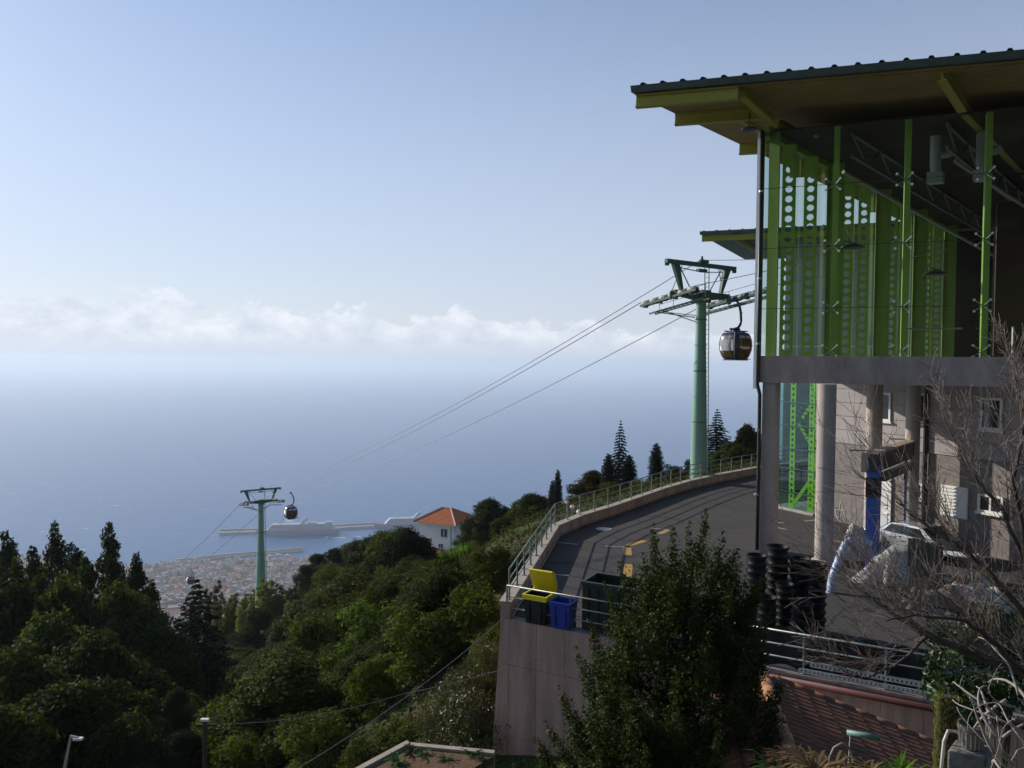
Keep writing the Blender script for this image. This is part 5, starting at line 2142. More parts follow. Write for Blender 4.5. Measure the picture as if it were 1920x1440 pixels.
def plant(kind, x, ytop, D, wpx, label, group=None, maxh=None):
    top = px(x, ytop, D)
    zg = gz(top.x, top.y)
    h = max(top.z - zg, 1.0)
    if maxh and h > maxh:
        zg = top.z - maxh
        h = maxh
    lst = PROTO[kind]
    i = _cnt.get(kind, 0)
    _cnt[kind] = i + 1
    me, tme, ph, pw = lst[i % len(lst)]
    w = wpx / F * D
    low = .72 * w / pw * ph
    if h < low and kind not in ('cypress', 'conifer', 'poplar'):
        h = low
        zg = top.z - h
    nm, cat = NAMES[kind]
    t = thing(nm, label, cat, (top.x, top.y, zg), group)
    sc = (w / pw, w / pw, h / ph)
    for n_, m_ in (('crown', me), ('trunk', tme)):
        o = bpy.data.objects.new(n_, m_)
        COL.objects.link(o)
        o.parent = t
    t.scale = sc
    t.rotation_euler = (0, 0, (i * 2.39) % 6.283)
    return t


G_LEFT = 'tall acacias of the left-hand wood'
L_LEFT = 'tall dark acacia in the dense wood above the town'
for x, y, D, w in ((12, 1014, 80, 120), (62, 1040, 82, 110), (103, 997, 74, 100), (137, 1034, 79, 115), (205, 996, 70, 110), (255, 1052, 67, 105), (160, 1058, 66, 120), (285, 1098, 72, 85), (30, 1062, 68, 120)):
    plant('tall', x, y, D, w, L_LEFT, G_LEFT)
for x, y, D, w in ((-60, 1060, 66, 230), (30, 1110, 60, 250), (120, 1100, 63, 210), (232, 1110, 62, 180), (95, 1165, 54, 260), (180, 1200, 48, 260), (290, 1180, 60, 150), (30, 1230, 44, 290), (-70, 1200, 48, 260),
                   (130, 1290, 38, 300), (-10, 1340, 34, 300), (270, 1270, 50, 190), (230, 1350, 37, 200), (330, 1250, 58, 120)):
    plant('broad', x, y, D, w, 'broad dark crown filling the dense wood under the tall acacias', 'broad crowns of the left-hand wood')
plant('conifer', 369, 1095, 76, 165, 'dark layered fir standing before the poplars', None)
plant('conifer', 335, 1170, 66, 120, 'smaller dark fir tucked against the tall acacias', None)
for x, y, D, w in ((440, 1114, 135, 46), (462, 1122, 130, 42), (500, 1086, 140, 46), (531, 1096, 138, 36), (424, 1132, 122, 44), (552, 1112, 128, 40), (478, 1110, 150, 40), (400, 1092, 150, 34)):
    plant('poplar', x, y, D, w, 'slim yellow-green poplar by the foot of the far pylon', 'poplars at the far pylon', 14)
for x, y, D, w in ((488, 1140, 104, 110), (535, 1160, 98, 90)):
    plant('pine', x, y, D, w, 'soft grey-green pine in front of the poplars', 'grey-green pines before the poplars', 16)
for x, y, D, w in ((600, 1040, 120, 76), (628, 1030, 126, 80), (572, 1062, 112, 64), (655, 1048, 120, 70)):
    plant('pine', x, y, D, w, 'feathery dark pine on the ridge beside the round-headed trees', 'pines on the ridge', 14)
G_R = 'round-headed trees on the ridge'
for x, y, D, w, lb in ((718, 1000, 126, 92, 'dense round dark tree just below the white house'), (762, 1012, 130, 62, 'small dark tree touching the white house'),
                       (918, 938, 108, 92, 'large round dark tree right of the orange roof'), (1000, 928, 88, 92, 'dark spreading tree between the orange roof and the railing'),
                       (957, 965, 92, 70, 'low dark tree at the foot of the large round one'), (880, 985, 130, 50, 'small dark tree hiding the corner of the white house'),
                       (1020, 960, 62, 84, 'dark leafy tree touching the bend of the railing'), (1372, 832, 80, 70, 'dark tree seen over the far railing beside the station'),
                       (1402, 798, 84, 60, 'tall dark tree peeking past the corner of the station')):
    plant('broad', x, y, D, w, lb, G_R, 13)
plant('olive', 1112, 884, 74, 80, 'olive-brown leafy tree left of the dark cypresses', None, 10)
for x, y, D, w in ((1262, 872, 68, 52), (1205, 898, 67, 62), (1082, 930, 66, 60), (1300, 862, 72, 44), (1330, 868, 72, 50), (1150, 905, 66, 60)):
    plant('shrub', x, y, D, w, 'dark bush showing through the bars of the curved railing', 'bushes behind the curved railing', 6)
for x, y, D, w, lb in ((1046, 883, 82, 17, 'slender cypress of the far pair behind the railing bend'), (1036, 903, 84, 17, 'shorter cypress of the far pair behind the railing bend'),
                       (1141, 853, 72, 27, 'dark cypress left of the thin tall conifer'), (1180, 855, 71, 27, 'dark cypress right of the thin tall conifer'),
                       (1231, 833, 69, 26, 'lone leaning cypress nearest the green pylon')):
    plant('cypress', x, y, D, w, lb, 'cypresses behind the railing', 14)
plant('conifer', 1164, 793, 77, 46, 'thin tall conifer rising between two cypresses', None, 14)
plant('conifer', 1345, 772, 84, 70, 'dark open conifer right of the near pylon', None, 14)

G_S = 'shrubs and young trees on the slope'
L_S = 'dark leafy young tree crowding the slope below the terrace'
for x, y, D, w in ((690, 1052, 112, 92), (640, 1100, 96, 120), (745, 1058, 106, 110), (590, 1122, 92, 110), (800, 1082, 94, 105), (848, 1092, 78, 105), (720, 1130, 70, 150),
                   (650, 1172, 66, 140), (800, 1142, 60, 140), (862, 1125, 58, 120), (580, 1192, 72, 105), (910, 1120, 47, 110), (760, 1202, 52, 150), (680, 1232, 54, 150),
                   (850, 1195, 44, 130), (900, 1180, 40, 100), (605, 1255, 57, 130)):
    plant('broad', x, y, D, w * 1.3, L_S, G_S, 9)
for x, y, D, w in ((940, 1085, 50, 70), (965, 1065, 46, 60), (980, 1110, 40, 50), (890, 1075, 66, 80), (830, 1055, 84, 60), (520, 1245, 64, 100), (480, 1290, 52, 110), (690, 1300, 42, 150), (930, 1150, 38, 80), (870, 1250, 36, 100), (790, 1290, 36, 120)):
    plant('shrub', x, y, D, w, 'mixed green shrub rooted on the slope under the terrace', 'shrubs on the slope', 4)
for x, y, D, w in ((430, 1315, 50, 120), (545, 1292, 49, 130), (640, 1310, 45, 150), (400, 1340, 46, 100), (470, 1350, 40, 150), (570, 1352, 37, 150), (670, 1372, 33, 120), (510, 1400, 33, 160), (610, 1405, 31, 140),
                   (880, 1052, 62, 90), (925, 1042, 56, 90), (955, 1020, 60, 70), (850, 1040, 100, 70), (420, 1400, 36, 110)):
    plant('lush', x, y, D, w, 'bright sunlit green shrub on the open slope', 'sunlit green shrubs on the slope', 4.5)
for x, y, D, w in ((268, 1308, 44, 100), (330, 1292, 44, 90), (345, 1370, 37, 130), (255, 1385, 36, 100), (300, 1350, 39, 110)):
    plant('pine', x, y, D, w, 'grey-green bushy pine at the lower edge of the wood', 'bushy pines below the wood', 7)
for x, y, D, w in ((912, 1195, 28.5, 95), (862, 1258, 28, 120), (885, 1300, 26.6, 150), (825, 1320, 27, 90)):
    plant('glossy', x, y, D, w, 'tall shrub with upright glossy olive leaves hugging the retaining wall', 'glossy-leaved shrubs at the retaining wall', 6.5)
for x, y, D, w in ((930, 1175, 31, 70), (925, 1260, 29, 60), (760, 1350, 29, 110), (690, 1390, 28, 110)):
    plant('shrub', x, y, D, w, 'dark undergrowth shrub in the shade beside the retaining wall', 'undergrowth by the retaining wall', 4)


gsc = rnd(515)
placed = []
for i in range(900):
    D = 30 + 95 * gsc.random() ** 1.15
    k = gsc.uniform(-.36, .22)
    X = k * D
    if X > float(np.interp(D, [26, 38.6, 44.2, 54, 61.3, 72, 90], [-3, -.6, 2.4, 8.4, 14.8, 30, 40])) or (D < 33 and X > -6):
        continue
    r_ = gsc.uniform(1.2, 3.0) * (.8 + D / 160)
    if any((X - a) ** 2 + (D - b) ** 2 < (.62 * (r_ + c)) ** 2 for a, b, c in placed):
        continue
    u_, v2 = CX + F * k, 676 - F * gz(X, D) / D
    hh = r_ * gsc.uniform(1.5, 2.3)
    vt = v2 - F * hh / D
    if 765 < u_ < 900 and vt < 1042 or 850 < u_ < 975 and 1005 < v2 < 1062:
        continue
    if 390 < u_ < 580 and vt < 1205:
        continue
    if vt < float(np.interp(u_, [890, 900, 960, 1040, 1150, 1300, 1420], [900, 1030, 1008, 975, 930, 893, 865])):
        continue
    placed.append((X, D, r_))
    kind = gsc.choices(['broad', 'shrub', 'lush', 'olive'], [6, 2.5, 2.0, 1.6])[0]
    lb = {'broad': (L_S, G_S), 'shrub': ('mixed green shrub rooted on the slope under the terrace', 'shrubs on the slope'), 'lush': ('bright sunlit green shrub on the open slope', 'sunlit green shrubs on the slope'),
          'olive': ('olive-brown bush among the green shrubs of the slope', 'olive bushes on the slope')}[kind]
    plant(kind, u_, 676 - F * (gz(X, D) + hh) / D, D, 2.1 * r_ / D * F, *lb, 8)


for x, y, D, w in ((800, 1026, 140, 50), (838, 1034, 136, 60), (872, 1024, 138, 44), (785, 1034, 132, 40)):
    plant('lush', x, y, D, w, 'green garden bush against the wall of the white house', 'garden bushes by the white house', 6)


# low growth over the open slope
def ground_cover():
    g = np.random.default_rng(5)
    n = 70000
    D = 24 + 150 * g.random(n) ** 1.5
    k = -.60 + .92 * g.random(n)
    X = k * D
    P = np.column_stack([X, D])
    kx = np.interp(D, [20, 26, 38.6, 44.2, 54, 61.3, 72], [-.9, -.9, 1.5, 5.0, 11.6, 18.4, 33])
    keep = (X < kx) & ~((X > -5.4) & (D < 26.5)) | (D > 74)
    P = P[keep]
    D = D[keep]
    z = ground(P)
    clump = .5 + .5 * np.sin(P[:, 0] * 1.1 + np.sin(P[:, 1] * .7)) * np.sin(P[:, 1] * .9 + 1)
    hh = g.random(len(P)) * (.25 + .75 * clump)
    pos = np.column_stack([P, z + hh * .8])
    nrm = g.normal(size=(len(P), 3))
    nrm[:, 2] += .6
    size = .14 + .0022 * D
    me = leaf_mesh('undergrowth', pos, nrm, 1.0 * size, LM['under'], 6, .55, np.clip(clump * .7 + g.normal(0, .2, len(P)), 0, 1), .8)
    o = bpy.data.objects.new('undergrowth', me)
    COL.objects.link(o)
    tag(o, 'low tangled undergrowth covering the open hillside', 'undergrowth')
    o['kind'] = 'stuff'


ground_cover()


# pale reeds before the white house
def reeds():
    g = rnd(8)
    for c in range(7):
        p = px(815 + c * 11, 1066 - c * 3, 98)
        b = Vector((p.x, p.y, gz(p.x, p.y)))
        t = thing('reed_clump', 'pale green reed clump on the bank below the white house', 'reeds', tuple(b), 'reeds below the white house')
        m = MB()
        for i in range(46):
            a, r_ = g.uniform(0, 6.283), g.uniform(0, .7)
            q = b + Vector((math.cos(a) * r_, math.sin(a) * r_, -.2))
            hgt = g.uniform(1.4, 2.8)
            l = Vector((g.uniform(-.5, .5), g.uniform(-.5, .5), hgt))
            w = Vector((g.uniform(-1, 1), g.uniform(-1, 1), 0)).normalized() * .07
            m.add([q - w, q + w, q + l * .6 + w * .8, q + l * .6 - w * .8, q + l + Vector((l.x * .5, l.y * .5, -.1))], [(0, 1, 2, 3), (3, 2, 4)])
        m.build('blades', LM_REED, t)


LM_REED = leaf_mat('reed', (.12, .19, .03), (.18, .26, .05), .4)
reeds()


# the steep wooded slope behind the viewpoint (it is what the glass front mirrors)
gb_ = rnd(99)
for i in range(95):
    y = -20 - 85 * gb_.random()
    x = gb_.uniform(-75, 95)
    z = gz(x, y)
    lst = PROTO['tall'] if i % 2 else PROTO['broad']
    me, tme, ph, pw = lst[i % 3]
    nm = 'acacia_tree' if i % 2 else 'broadleaf_tree'
    t = thing(nm, 'tree on the steep wooded slope behind the viewpoint', 'tree', (x, y, z - .3), 'trees on the slope behind the viewpoint')
    for n_, m_ in (('crown', me), ('trunk', tme)):
        o = bpy.data.objects.new(n_, m_)
        COL.objects.link(o)
        o.parent = t
    k = gb_.uniform(.9, 1.3)
    t.scale = (k * 1.2, k * 1.2, k)
    t.rotation_euler = (0, 0, gb_.uniform(0, 6.28))

# ------------------------------------------------------------------ things stored on the terrace
def gantry():
    a = at(pz(1634, 1085, TZ), 0)
    b = at(pz(1704, 1030, TZ), 0)
    zt_ = px(1634, 872, a.y).z
    t = thing('lifting_frame', 'blue steel portal frame with a black top beam before the rear wall', 'frame', tuple(at(a, TZ)))
    d = (b - a).normalized()
    s = Vector((-d.y, d.x, 0))
    mb_ = mat('blue paint', (.06, .13, .46), .45, var=.35, scale=2)
    for p in (a, b):
        MB().box(at(p, (TZ + zt_) / 2), (.42, .42, zt_ - TZ), (U, V_, UP)).build('leg', mb_, t)
        MB().box(at(p, TZ + .03), (.8, .8, .05), (U, V_, UP)).build('base_plate', mb_, t)
        MB().box(at(p, zt_ - .9), (.46, .46, .8), (U, V_, UP)).build('motor_housing', M_BLACK, t)
    zb2 = zt_ + .1
    bm_ = MB().bar(at(a - d * .25, zb2), at(b + d * .3, zb2), .34, .72).build('top_beam', M_BLACK, t)
    MB().bar(at(a - d * .2, zb2 + .41), at(b + d * .2, zb2 + .41), .42, .09).build('plank', mat('pale plank', (.42, .31, .21), .8, var=.4, scale=3), bm_)
    MB().box(at(a, zb2) - U * .36 - s * .05, (.26, .3, .8), (U, V_, UP)).build('end_cover', mat('steel cover', (.42, .40, .36), .5, var=.4), t)
    for p in (a, b):
        MB().bar(at(p, zb2 + .47) - U * .95, at(p, zb2 + .47) + U * .3, .12, .06).build('cross_bar', M_STEEL, t)
    MB().bar(at(a + d * 1.4, zb2 - .75), at(b - d * .3, zb2 - .75), .25, .35).build('lower_beam', M_BLACK, t)


gantry()



def parked_car():
    c = at(pz(1703, 1036, TZ), TZ)
    t = thing('parked_car', 'silver hatchback parked between the blue frame and the rear wall', 'car', tuple(c))
    mp = mat('silver car paint', (.42, .43, .44), .3, metal=.5, coat=.5)
    prof = [(-1.95, .32), (-2.0, .6), (-1.95, .82), (-1.05, .95), (-.45, 1.40), (.2, 1.47), (1.1, 1.44), (1.75, 1.02), (1.97, .9), (2.0, .55), (1.93, .32)]

    def C(l, w, z):
        return c + WD * l + WN * w + UP * z

    def wid(z):
        return .84 if z < .95 else .84 - (z - .95) * .36
    m = MB()
    n = len(prof)
    m.add([C(l, -wid(z), z) for l, z in prof] + [C(l, wid(z), z) for l, z in prof], [tuple(range(n)), tuple(range(2 * n - 1, n - 1, -1))] + [(i, n + i, n + (i + 1) % n, (i + 1) % n) for i in range(n)])
    b = m.build('body', mp, t, bevel=.035)
    for w in (-1, 1):
        for l0, l1, k0, k1 in ((-.72, .22, -.40, .22), (.30, 1.38, .30, 1.05)):
            q = [C(l0, w * (wid(1.0) + .012), 1.0), C(l1, w * (wid(1.0) + .012), 1.0), C(k1, w * (wid(1.36) + .012), 1.36), C(k0, w * (wid(1.36) + .012), 1.36)]
            MB().add(q, [(0, 1, 2, 3)]).build('side_window', M_DARKGLASS, b)
        for l in (-1.25, 1.25):
            wh = MB().lathe(C(l, w * .80, .31), [(.12, -.09), (.3, -.1), (.31, -.06), (.31, .06), (.3, .1), (.12, .09)], 18, WN).build('wheel', M_BLACK, t)
            MB().lathe(C(l, w * .81, .31), [(.19, -.1), (.19, .1)], 14, WN).build('rim', M_STEEL, wh)
        MB().box(C(-1.96, w * .6, .72), (.08, .34, .16), (WD, WN, UP)).build('headlight', M_WHITE, t)
        MB().box(C(1.95, w * .62, .82), (.08, .26, .2), (WD, WN, UP)).build('tail_light', mat('tail light', (.3, .01, .01), .3), t)
    MB().add([C(-1.0, -.72, .99), C(-1.0, .72, .99), C(-.5, .64, 1.38), C(-.5, -.64, 1.38)], [(0, 1, 2, 3)]).build('windscreen', M_DARKGLASS, b).location = (UP * .02 - WD * .02)
    MB().add([C(1.7, -.7, 1.07), C(1.7, .7, 1.07), C(1.17, .62, 1.41), C(1.17, -.62, 1.41)], [(0, 1, 2, 3)]).build('rear_window', M_DARKGLASS, b).location = (UP * .02 + WD * .02)


parked_car()

# stacks of ribbed black pots behind the front railing
pot = MB()
prof = [(.20, 0), (.23, .02), (.215, .05), (.235, .16), (.26, .17), (.26, .22), (.235, .22), (.225, .18), (.18, .03), (.001, .03)]
pot.lathe((0, 0, 0), prof, 18)
POT = pot.build('black_plant_pot', mat('black plastic', (.007, .007, .008), .45, spec=.3))
smooth_sharp(POT, 50)
first_pot = True
for x, y, n, sc, nm in ((1416, 1165, 10, 1.3, 'leafy stack'), (1456, 1160, 10, 1.42, 'tallest stack'), (1497, 1160, 9, 1.35, 'middle stack'), (1469, 1190, 9, 1.1, 'thin stack'), (1527, 1172, 9, 1.35, 'stack next to the round pillar'), (1436, 1200, 7, 1.2, 'lowest stack'), (1503, 1205, 6, 1.3, 'front stack')):
    c = pz(x, y + 18, TZ)
    for k in range(n):
        if first_pot:
            o = POT
            first_pot = False
        else:
            o = POT.copy()
            COL.objects.link(o)
        o.scale = (sc, sc, sc)
        o.location = (c.x + math.sin(k * 2.1 + x) * .012, c.y + math.cos(k * 1.7 + x) * .012, TZ + .002 + k * .19 * sc)
        o.rotation_euler = (0, 0, k * .7)
        tag(o, 'ribbed black pot stacked behind the railing, %s' % nm, 'plant pot', 'stacked black plant pots, ' + nm)


# draped grey sheet over stored goods
def drape(name, x, y, w, d, h, col, label, seed, rough=.6):
    c = pz(x, y, TZ)
    g = np.random.default_rng(seed)
    n = 26
    m = MB()
    vs = []
    ph = g.uniform(0, 6, 6)
    for j in range(n):
        for i in range(n):
            u_, v2 = i / (n - 1) * 2 - 1, j / (n - 1) * 2 - 1
            e = max(abs(u_), abs(v2))
            a_ = math.atan2(v2, u_)
            top_ = h * (.75 + .25 * math.sin(3 * u_ + ph[0]) * math.cos(2 * v2 + ph[1])) + .07 * math.sin(9 * u_ + 4 * v2 + ph[2])
            f = max(0, (e - .62) / .38)
            z = top_ * (1 - f ** .7) + .04 * f * math.sin(a_ * 11)
            k = 1 + .08 * f * math.sin(a_ * 13 + ph[3]) - .12 * (1 - f)
            vs.append((c.x + U.x * u_ * w / 2 * k + V_.x * v2 * d / 2 * k, c.y + U.y * u_ * w / 2 * k + V_.y * v2 * d / 2 * k, TZ + .01 + max(0, z)))
    fs = [(j * n + i, j * n + i + 1, (j + 1) * n + i + 1, (j + 1) * n + i) for j in range(n - 1) for i in range(n - 1)]
    m.add(vs, fs)
    o = m.build(name, mat('sheet ' + name + str(seed), col, rough, var=.5, scale=2.5), smooth=True)
    return tag(o, label, 'tarpaulin')


drape('grey_tarpaulin', 1680, 1090, 2.9, 2.2, 1.75, (.36, .355, .345), 'grey tarpaulin draped over goods between the blue frame legs', 3)
drape('pale_tarpaulin', 1612, 1046, 1.8, 1.5, 1.5, (.56, .55, .53), 'pale crumpled sheet heaped against the blue frame', 4)
drape('white_tarpaulin', 1830, 1135, 3.0, 1.6, .9, (.5, .48, .45), 'whitish sheet spread behind the bare branches', 5)
drape('brown_tarpaulin', 1750, 1140, 2.2, 1.5, .8, (.20, .17, .14), 'dull brown sheet on the ground beside the corrugated boards', 6)
# bent blue-white plastic duct
dl = [px(1557, 1112, 29.5), px(1560, 1085, 29.6), px(1572, 1052, 29.8), px(1585, 1022, 30), px(1594, 1014, 30.2), px(1630, 1018, 31)]
dl = [Vector((dl[0].x, dl[0].y, TZ + .02))] + dl
dm = MB()
pts, rad = [], []
for i in range(len(dl) - 1):
    for k in range(7):
        pts.append(dl[i].lerp(dl[i + 1], k / 7))
        rad.append(.15 + (.018 if k % 2 else 0))
pts.append(dl[-1])
rad.append(.15)
tag(dm.tube(pts, rad, 10).build('plastic_duct', mat('blue white plastic', (.48, .55, .72), .4, var=.6, scale=4, col2=(.25, .33, .55)), smooth=True), 'blue-white wrapped plastic duct bent like an arch', 'duct')
# corrugated boards on edge
for k, (x, w) in enumerate(((1716, .55), (1735, .6), (1752, .5))):
    c = pz(x, 1128, TZ)
    m = MB()
    n = 9
    vs = []
    for z in (TZ + .005, TZ + 2.35 - .12 * k):
        for i in range(n):
            q = U * (w * (i / (n - 1) - .5)) + V_ * (.03 if i % 2 else -.03)
            vs.append((c.x + q.x, c.y + q.y, z))
        for i in range(n - 1, -1, -1):
            q = U * (w * (i / (n - 1) - .5)) + V_ * ((.03 if i % 2 else -.03) + .025)
            vs.append((c.x + q.x, c.y + q.y, z))
    m.add(vs, [tuple(range(2 * n - 1, -1, -1)), tuple(range(2 * n, 4 * n))] + [(i, (i + 1) % (2 * n), 2 * n + (i + 1) % (2 * n), 2 * n + i) for i in range(2 * n)])
    tag(m.build('corrugated_board', mat('weathered board', (.19, .165, .145), .85, var=.6, scale=3)), 'weathered corrugated board standing on edge by the blue frame', 'board', 'corrugated boards by the blue frame')
# trestle table with white board and a tub
c = at(pz(1778, 1100, TZ), TZ)
t = thing('trestle_table', 'white-topped work table behind the bare branches', 'table', tuple(c))
MB().box(c + UP * 1.32, (1.9, .8, .05), (U, V_, UP)).build('table_top', M_WHITE, t)
for sx in (-.8, .8):
    for sy in (-.3, .3):
        MB().bar(c + U * sx + V_ * sy, c + U * sx * .9 + V_ * sy * .8 + UP * 1.3, .06).build('leg', M_GALV, t)
c = at(pz(1854, 1112, TZ), TZ)
t = thing('plastic_tub', 'pale grey plastic tub standing behind the bare branches', 'tub', tuple(c))
MB().lathe(c, [(.2, 0), (.25, .5), (.28, .5), (.28, .54), (.23, .54), (.19, .04), (.001, .04)], 18).build('tub', mat('tub grey', (.42, .43, .45), .5), t)
MB().tube([c + U * .26 + UP * .5, c + UP * .72, c - U * .26 + UP * .5], .012, 6).build('handle', M_STEEL, t)

# red-brown gutter and netting along the foot of the right-hand railing
def fe(t_, n_, z):
    return FA + FE * t_ + FN * n_ + UP * z


tag(MB().tube([fe(8.6, -.12, TZ - .12), fe(18, -.12, TZ - .12)], .1, 10).build('red_gutter', mat('red brown gutter', (.10, .026, .024), .6, var=.5, scale=2), smooth=True), 'red-brown gutter pipe along the top of the shaded wall', 'gutter')
for k, (t0, t1, z) in enumerate(((9.6, 13.6, TZ + .13), (9.9, 13.5, TZ + .34))):
    m = MB()
    m.bar(fe(t0, -.02, z), fe(t1, -.02, z), .02, .03)
    m.bar(fe(t0, -.02, z + .1), fe(t1, -.02, z + .1), .02, .03)
    q = t0
    while q < t1:
        m.bar(fe(q, -.02, z), fe(q, -.02, z + .1), .02, .07, FE)
        q += .11
    tag(m.build('mesh_strip', mat('pale mesh', (.48, .50, .49), .6)), 'pale wire mesh strip tied to the railing, %s one' % ('lower' if k == 0 else 'upper'), 'mesh', 'mesh strips on the railing')

# dark shade cloth behind the right-hand railing
m = MB()
n = 40
vs = []
for z in (TZ + .06, TZ + .6, TZ + 1.16):
    for i in range(n + 1):
        vs.append(fe(6.6 + 6.4 * i / n, .42 + .05 * math.sin(i * 1.3) * (1.3 - z * 0) + (.03 if z > TZ + 1 else 0), z + .03 * math.sin(i * .9)))
m.add(vs, [(j * (n + 1) + i, j * (n + 1) + i + 1, (j + 1) * (n + 1) + i + 1, (j + 1) * (n + 1) + i) for j in range(2) for i in range(n)])
tag(m.build('shade_cloth', mat('shade cloth', (.012, .013, .018), .8, var=.4, scale=3), smooth=True), 'black shade cloth hung behind the railing above the tiled roof', 'cloth')

# white globe lamps beyond the railing bend
for x, y, D in ((1063, 941, 46), (1073, 950, 45), (1085, 960, 44)):
    p = px(x, y, D)
    b = Vector((p.x, p.y, gz(p.x, p.y)))
    t = thing('globe_lamp', 'small white globe lamp on a post behind the railing bend', 'lamp', tuple(b), 'globe lamps beyond the railing bend')
    MB().tube([b, p - UP * .12], .03, 6).build('post', M_GALV, t)
    MB().lathe(p, [(.02, -.14), (.1, -.1), (.145, 0), (.1, .1), (.02, .14)], 12).build('globe', M_WHITE, t, smooth=True)

# ------------------------------------------------------------------ red-soil bed below the wall
SB = -12.25
c0, c1, c2 = pz(762, 1388, SB), pz(665, 1440, SB), pz(925, 1406, SB)
c1 = c0 + (c1 - c0) * 3.2
c2 = c0 + (c2 - c0) * 1.02
c3 = c1 + (c2 - c0)
t = thing('soil_bed', 'concrete-edged bed of bare red soil at the foot of the retaining wall', 'planter', tuple(at(c1, SB - 3)))
e1, e2 = (c1 - c0).normalized(), (c2 - c0).normalized()
n1, n2 = Vector((e1.y, -e1.x, 0)), Vector((-e2.y, e2.x, 0))
if n1.dot(e2) < 0:
    n1 = -n1
if n2.dot(e1) < 0:
    n2 = -n2
m = MB()
m.prism([at(p, SB - .35) for p in (c0 + n1 * .2 + n2 * .2, c1 + n1 * .2, c3, c2 + n2 * .2)], UP * .27)
gs = np.random.default_rng(4)
so = m.build('soil', mat('red soil', (.115, .058, .032), .95, var=.8, scale=2.2, bump=1.0, bscale=9, col2=(.17, .105, .055)), t)
for a, b, n in ((c0, c1, n1), (c0 + n1 * .205, c2, n2)):
    m = MB()
    m.hexa([at(a, SB - 3), at(b, SB - 3), at(b + n * .2, SB - 3), at(a + n * .2, SB - 3)], [at(a, SB), at(b, SB), at(b + n * .2, SB), at(a + n * .2, SB)])
    m.build('edge_wall', M_KERB, t)
def rosette(p, r, n, col, name, label, group, seed, droop=.5, wid=.06, cat='plant'):
    g = rnd(seed)
    m = MB()
    t = thing(name, label, cat, tuple(p), group)
    for i in range(n):
        a = g.uniform(0, 6.283)
        L = r * g.uniform(.6, 1.1)
        up = g.uniform(.25, 1.1)
        d = Vector((math.cos(a), math.sin(a), 0))
        s = Vector((-d.y, d.x, 0)) * wid * r * g.uniform(.7, 1.3)
        q = [p + d * (L * f) + UP * (L * (up * f * 1.2 - droop * f * f * 1.6)) for f in (0, .35, .7, 1.0)]
        m.add([q[0] - s * .6, q[0] + s * .6, q[1] + s, q[1] - s, q[2] + s * .8, q[2] - s * .8, q[3]], [(0, 1, 2, 3), (3, 2, 4, 5), (5, 4, 6)])
    m.build('leaves', col, t)
    return t


LG = leaf_mat('succulent', (.05, .10, .03), (.10, .16, .06), .25)
LSTRAW = leaf_mat('straw leaf', (.20, .14, .07), (.34, .26, .14), .3, tcol=(1.2, 1.0, .7))
LFRESH = leaf_mat('fresh shoot', (.09, .16, .02), (.16, .26, .04), .35)
for i, (x, y, r_) in enumerate(((772, 1412, .45), (795, 1418, .4), (885, 1415, .4), (835, 1425, .35), (745, 1432, .45), (905, 1425, .3))):
    p = pz(x, y, SB - .1)
    rosette(p, r_, 40, LG, 'succulent_plant', 'low green rosette plant growing in the red soil bed', 'rosettes in the red soil bed', 30 + i)

# ------------------------------------------------------------------ poles and overhead wires
def lamp_post(x0, y0, x1, y1, D, label):
    top_, b = px(x1, y1, D), px(x0, y0, D)
    gnd = Vector((b.x, b.y, gz(b.x, b.y)))
    t = thing('street_lamp', label, 'street lamp', tuple(gnd))
    MB().tube([gnd, b, top_ - UP * .12], [.07, .055, .04], 8).build('pole', mat('pale pole', (.42, .40, .36), .5, var=.3), t)
    MB().tube([top_ - UP * .12, top_ + Vector((.03, 0, .02)), top_ + Vector((.28, -.05, .0))], [.04, .05, .05], 8).build('arm', mat('pale pole', (.5, .5, .5)), t)
    MB().box(top_ + Vector((.3, -.05, -.03)), (.3, .16, .08)).build('lamp_head', M_WHITE, t, bevel=.02)


lamp_post(121, 1440, 131, 1382, 25, 'pale street lamp post at the edge of the dark wood')
pw_ = px(384, 1352, 29)
gnd = Vector((pw_.x, pw_.y, gz(pw_.x, pw_.y)))
t = thing('utility_pole', 'thin dark utility pole carrying wires among the green shrubs', 'pole', tuple(gnd))
MB().tube([gnd, pw_], [.11, .08], 8).build('pole', mat('pole wood', (.06, .05, .042), .85, var=.4), t)
MB().bar(pw_ - Vector((.35, 0, .15)), pw_ + Vector((.35, 0, -.15)), .07).build('crossarm', mat('pole wood', (.06, .05, .04)), t)
MB().box(pw_ + UP * .05, (.3, .14, .08)).build('lamp_head', M_WHITE, t)


def wire(pts, label, r=.014, col=M_ROPE):
    tag(MB().tube(pts, r, 5).build('wire', col), label, 'wire')


def sagged(a, b, s, n=14):
    return [a.lerp(b, i / n) - UP * (s * 4 * (i / n) * (1 - i / n)) for i in range(n + 1)]


m_w = mat('pale wire', (.10, .10, .10), .6)
wire(sagged(px(945, 1158, 25.8), px(540, 1452, 19), .25, 16), 'pale overhead wire slanting down from the corner of the retaining wall', .010, m_w)
wire(sagged(px(384, 1358, 29), px(760, 1300, 27), .3) + sagged(px(760, 1300, 27), px(938, 1256, 25.3), .05)[1:] + [px(1084, 1213, 24.1)], 'thin wire from the utility pole to the retaining wall', .010, m_w)
wire(sagged(px(1458, 1211, 17.5), px(1560, 1178, 19.5), .02, 6), 'short wire in front of the dark railing above the tiled roof', .01, m_w)

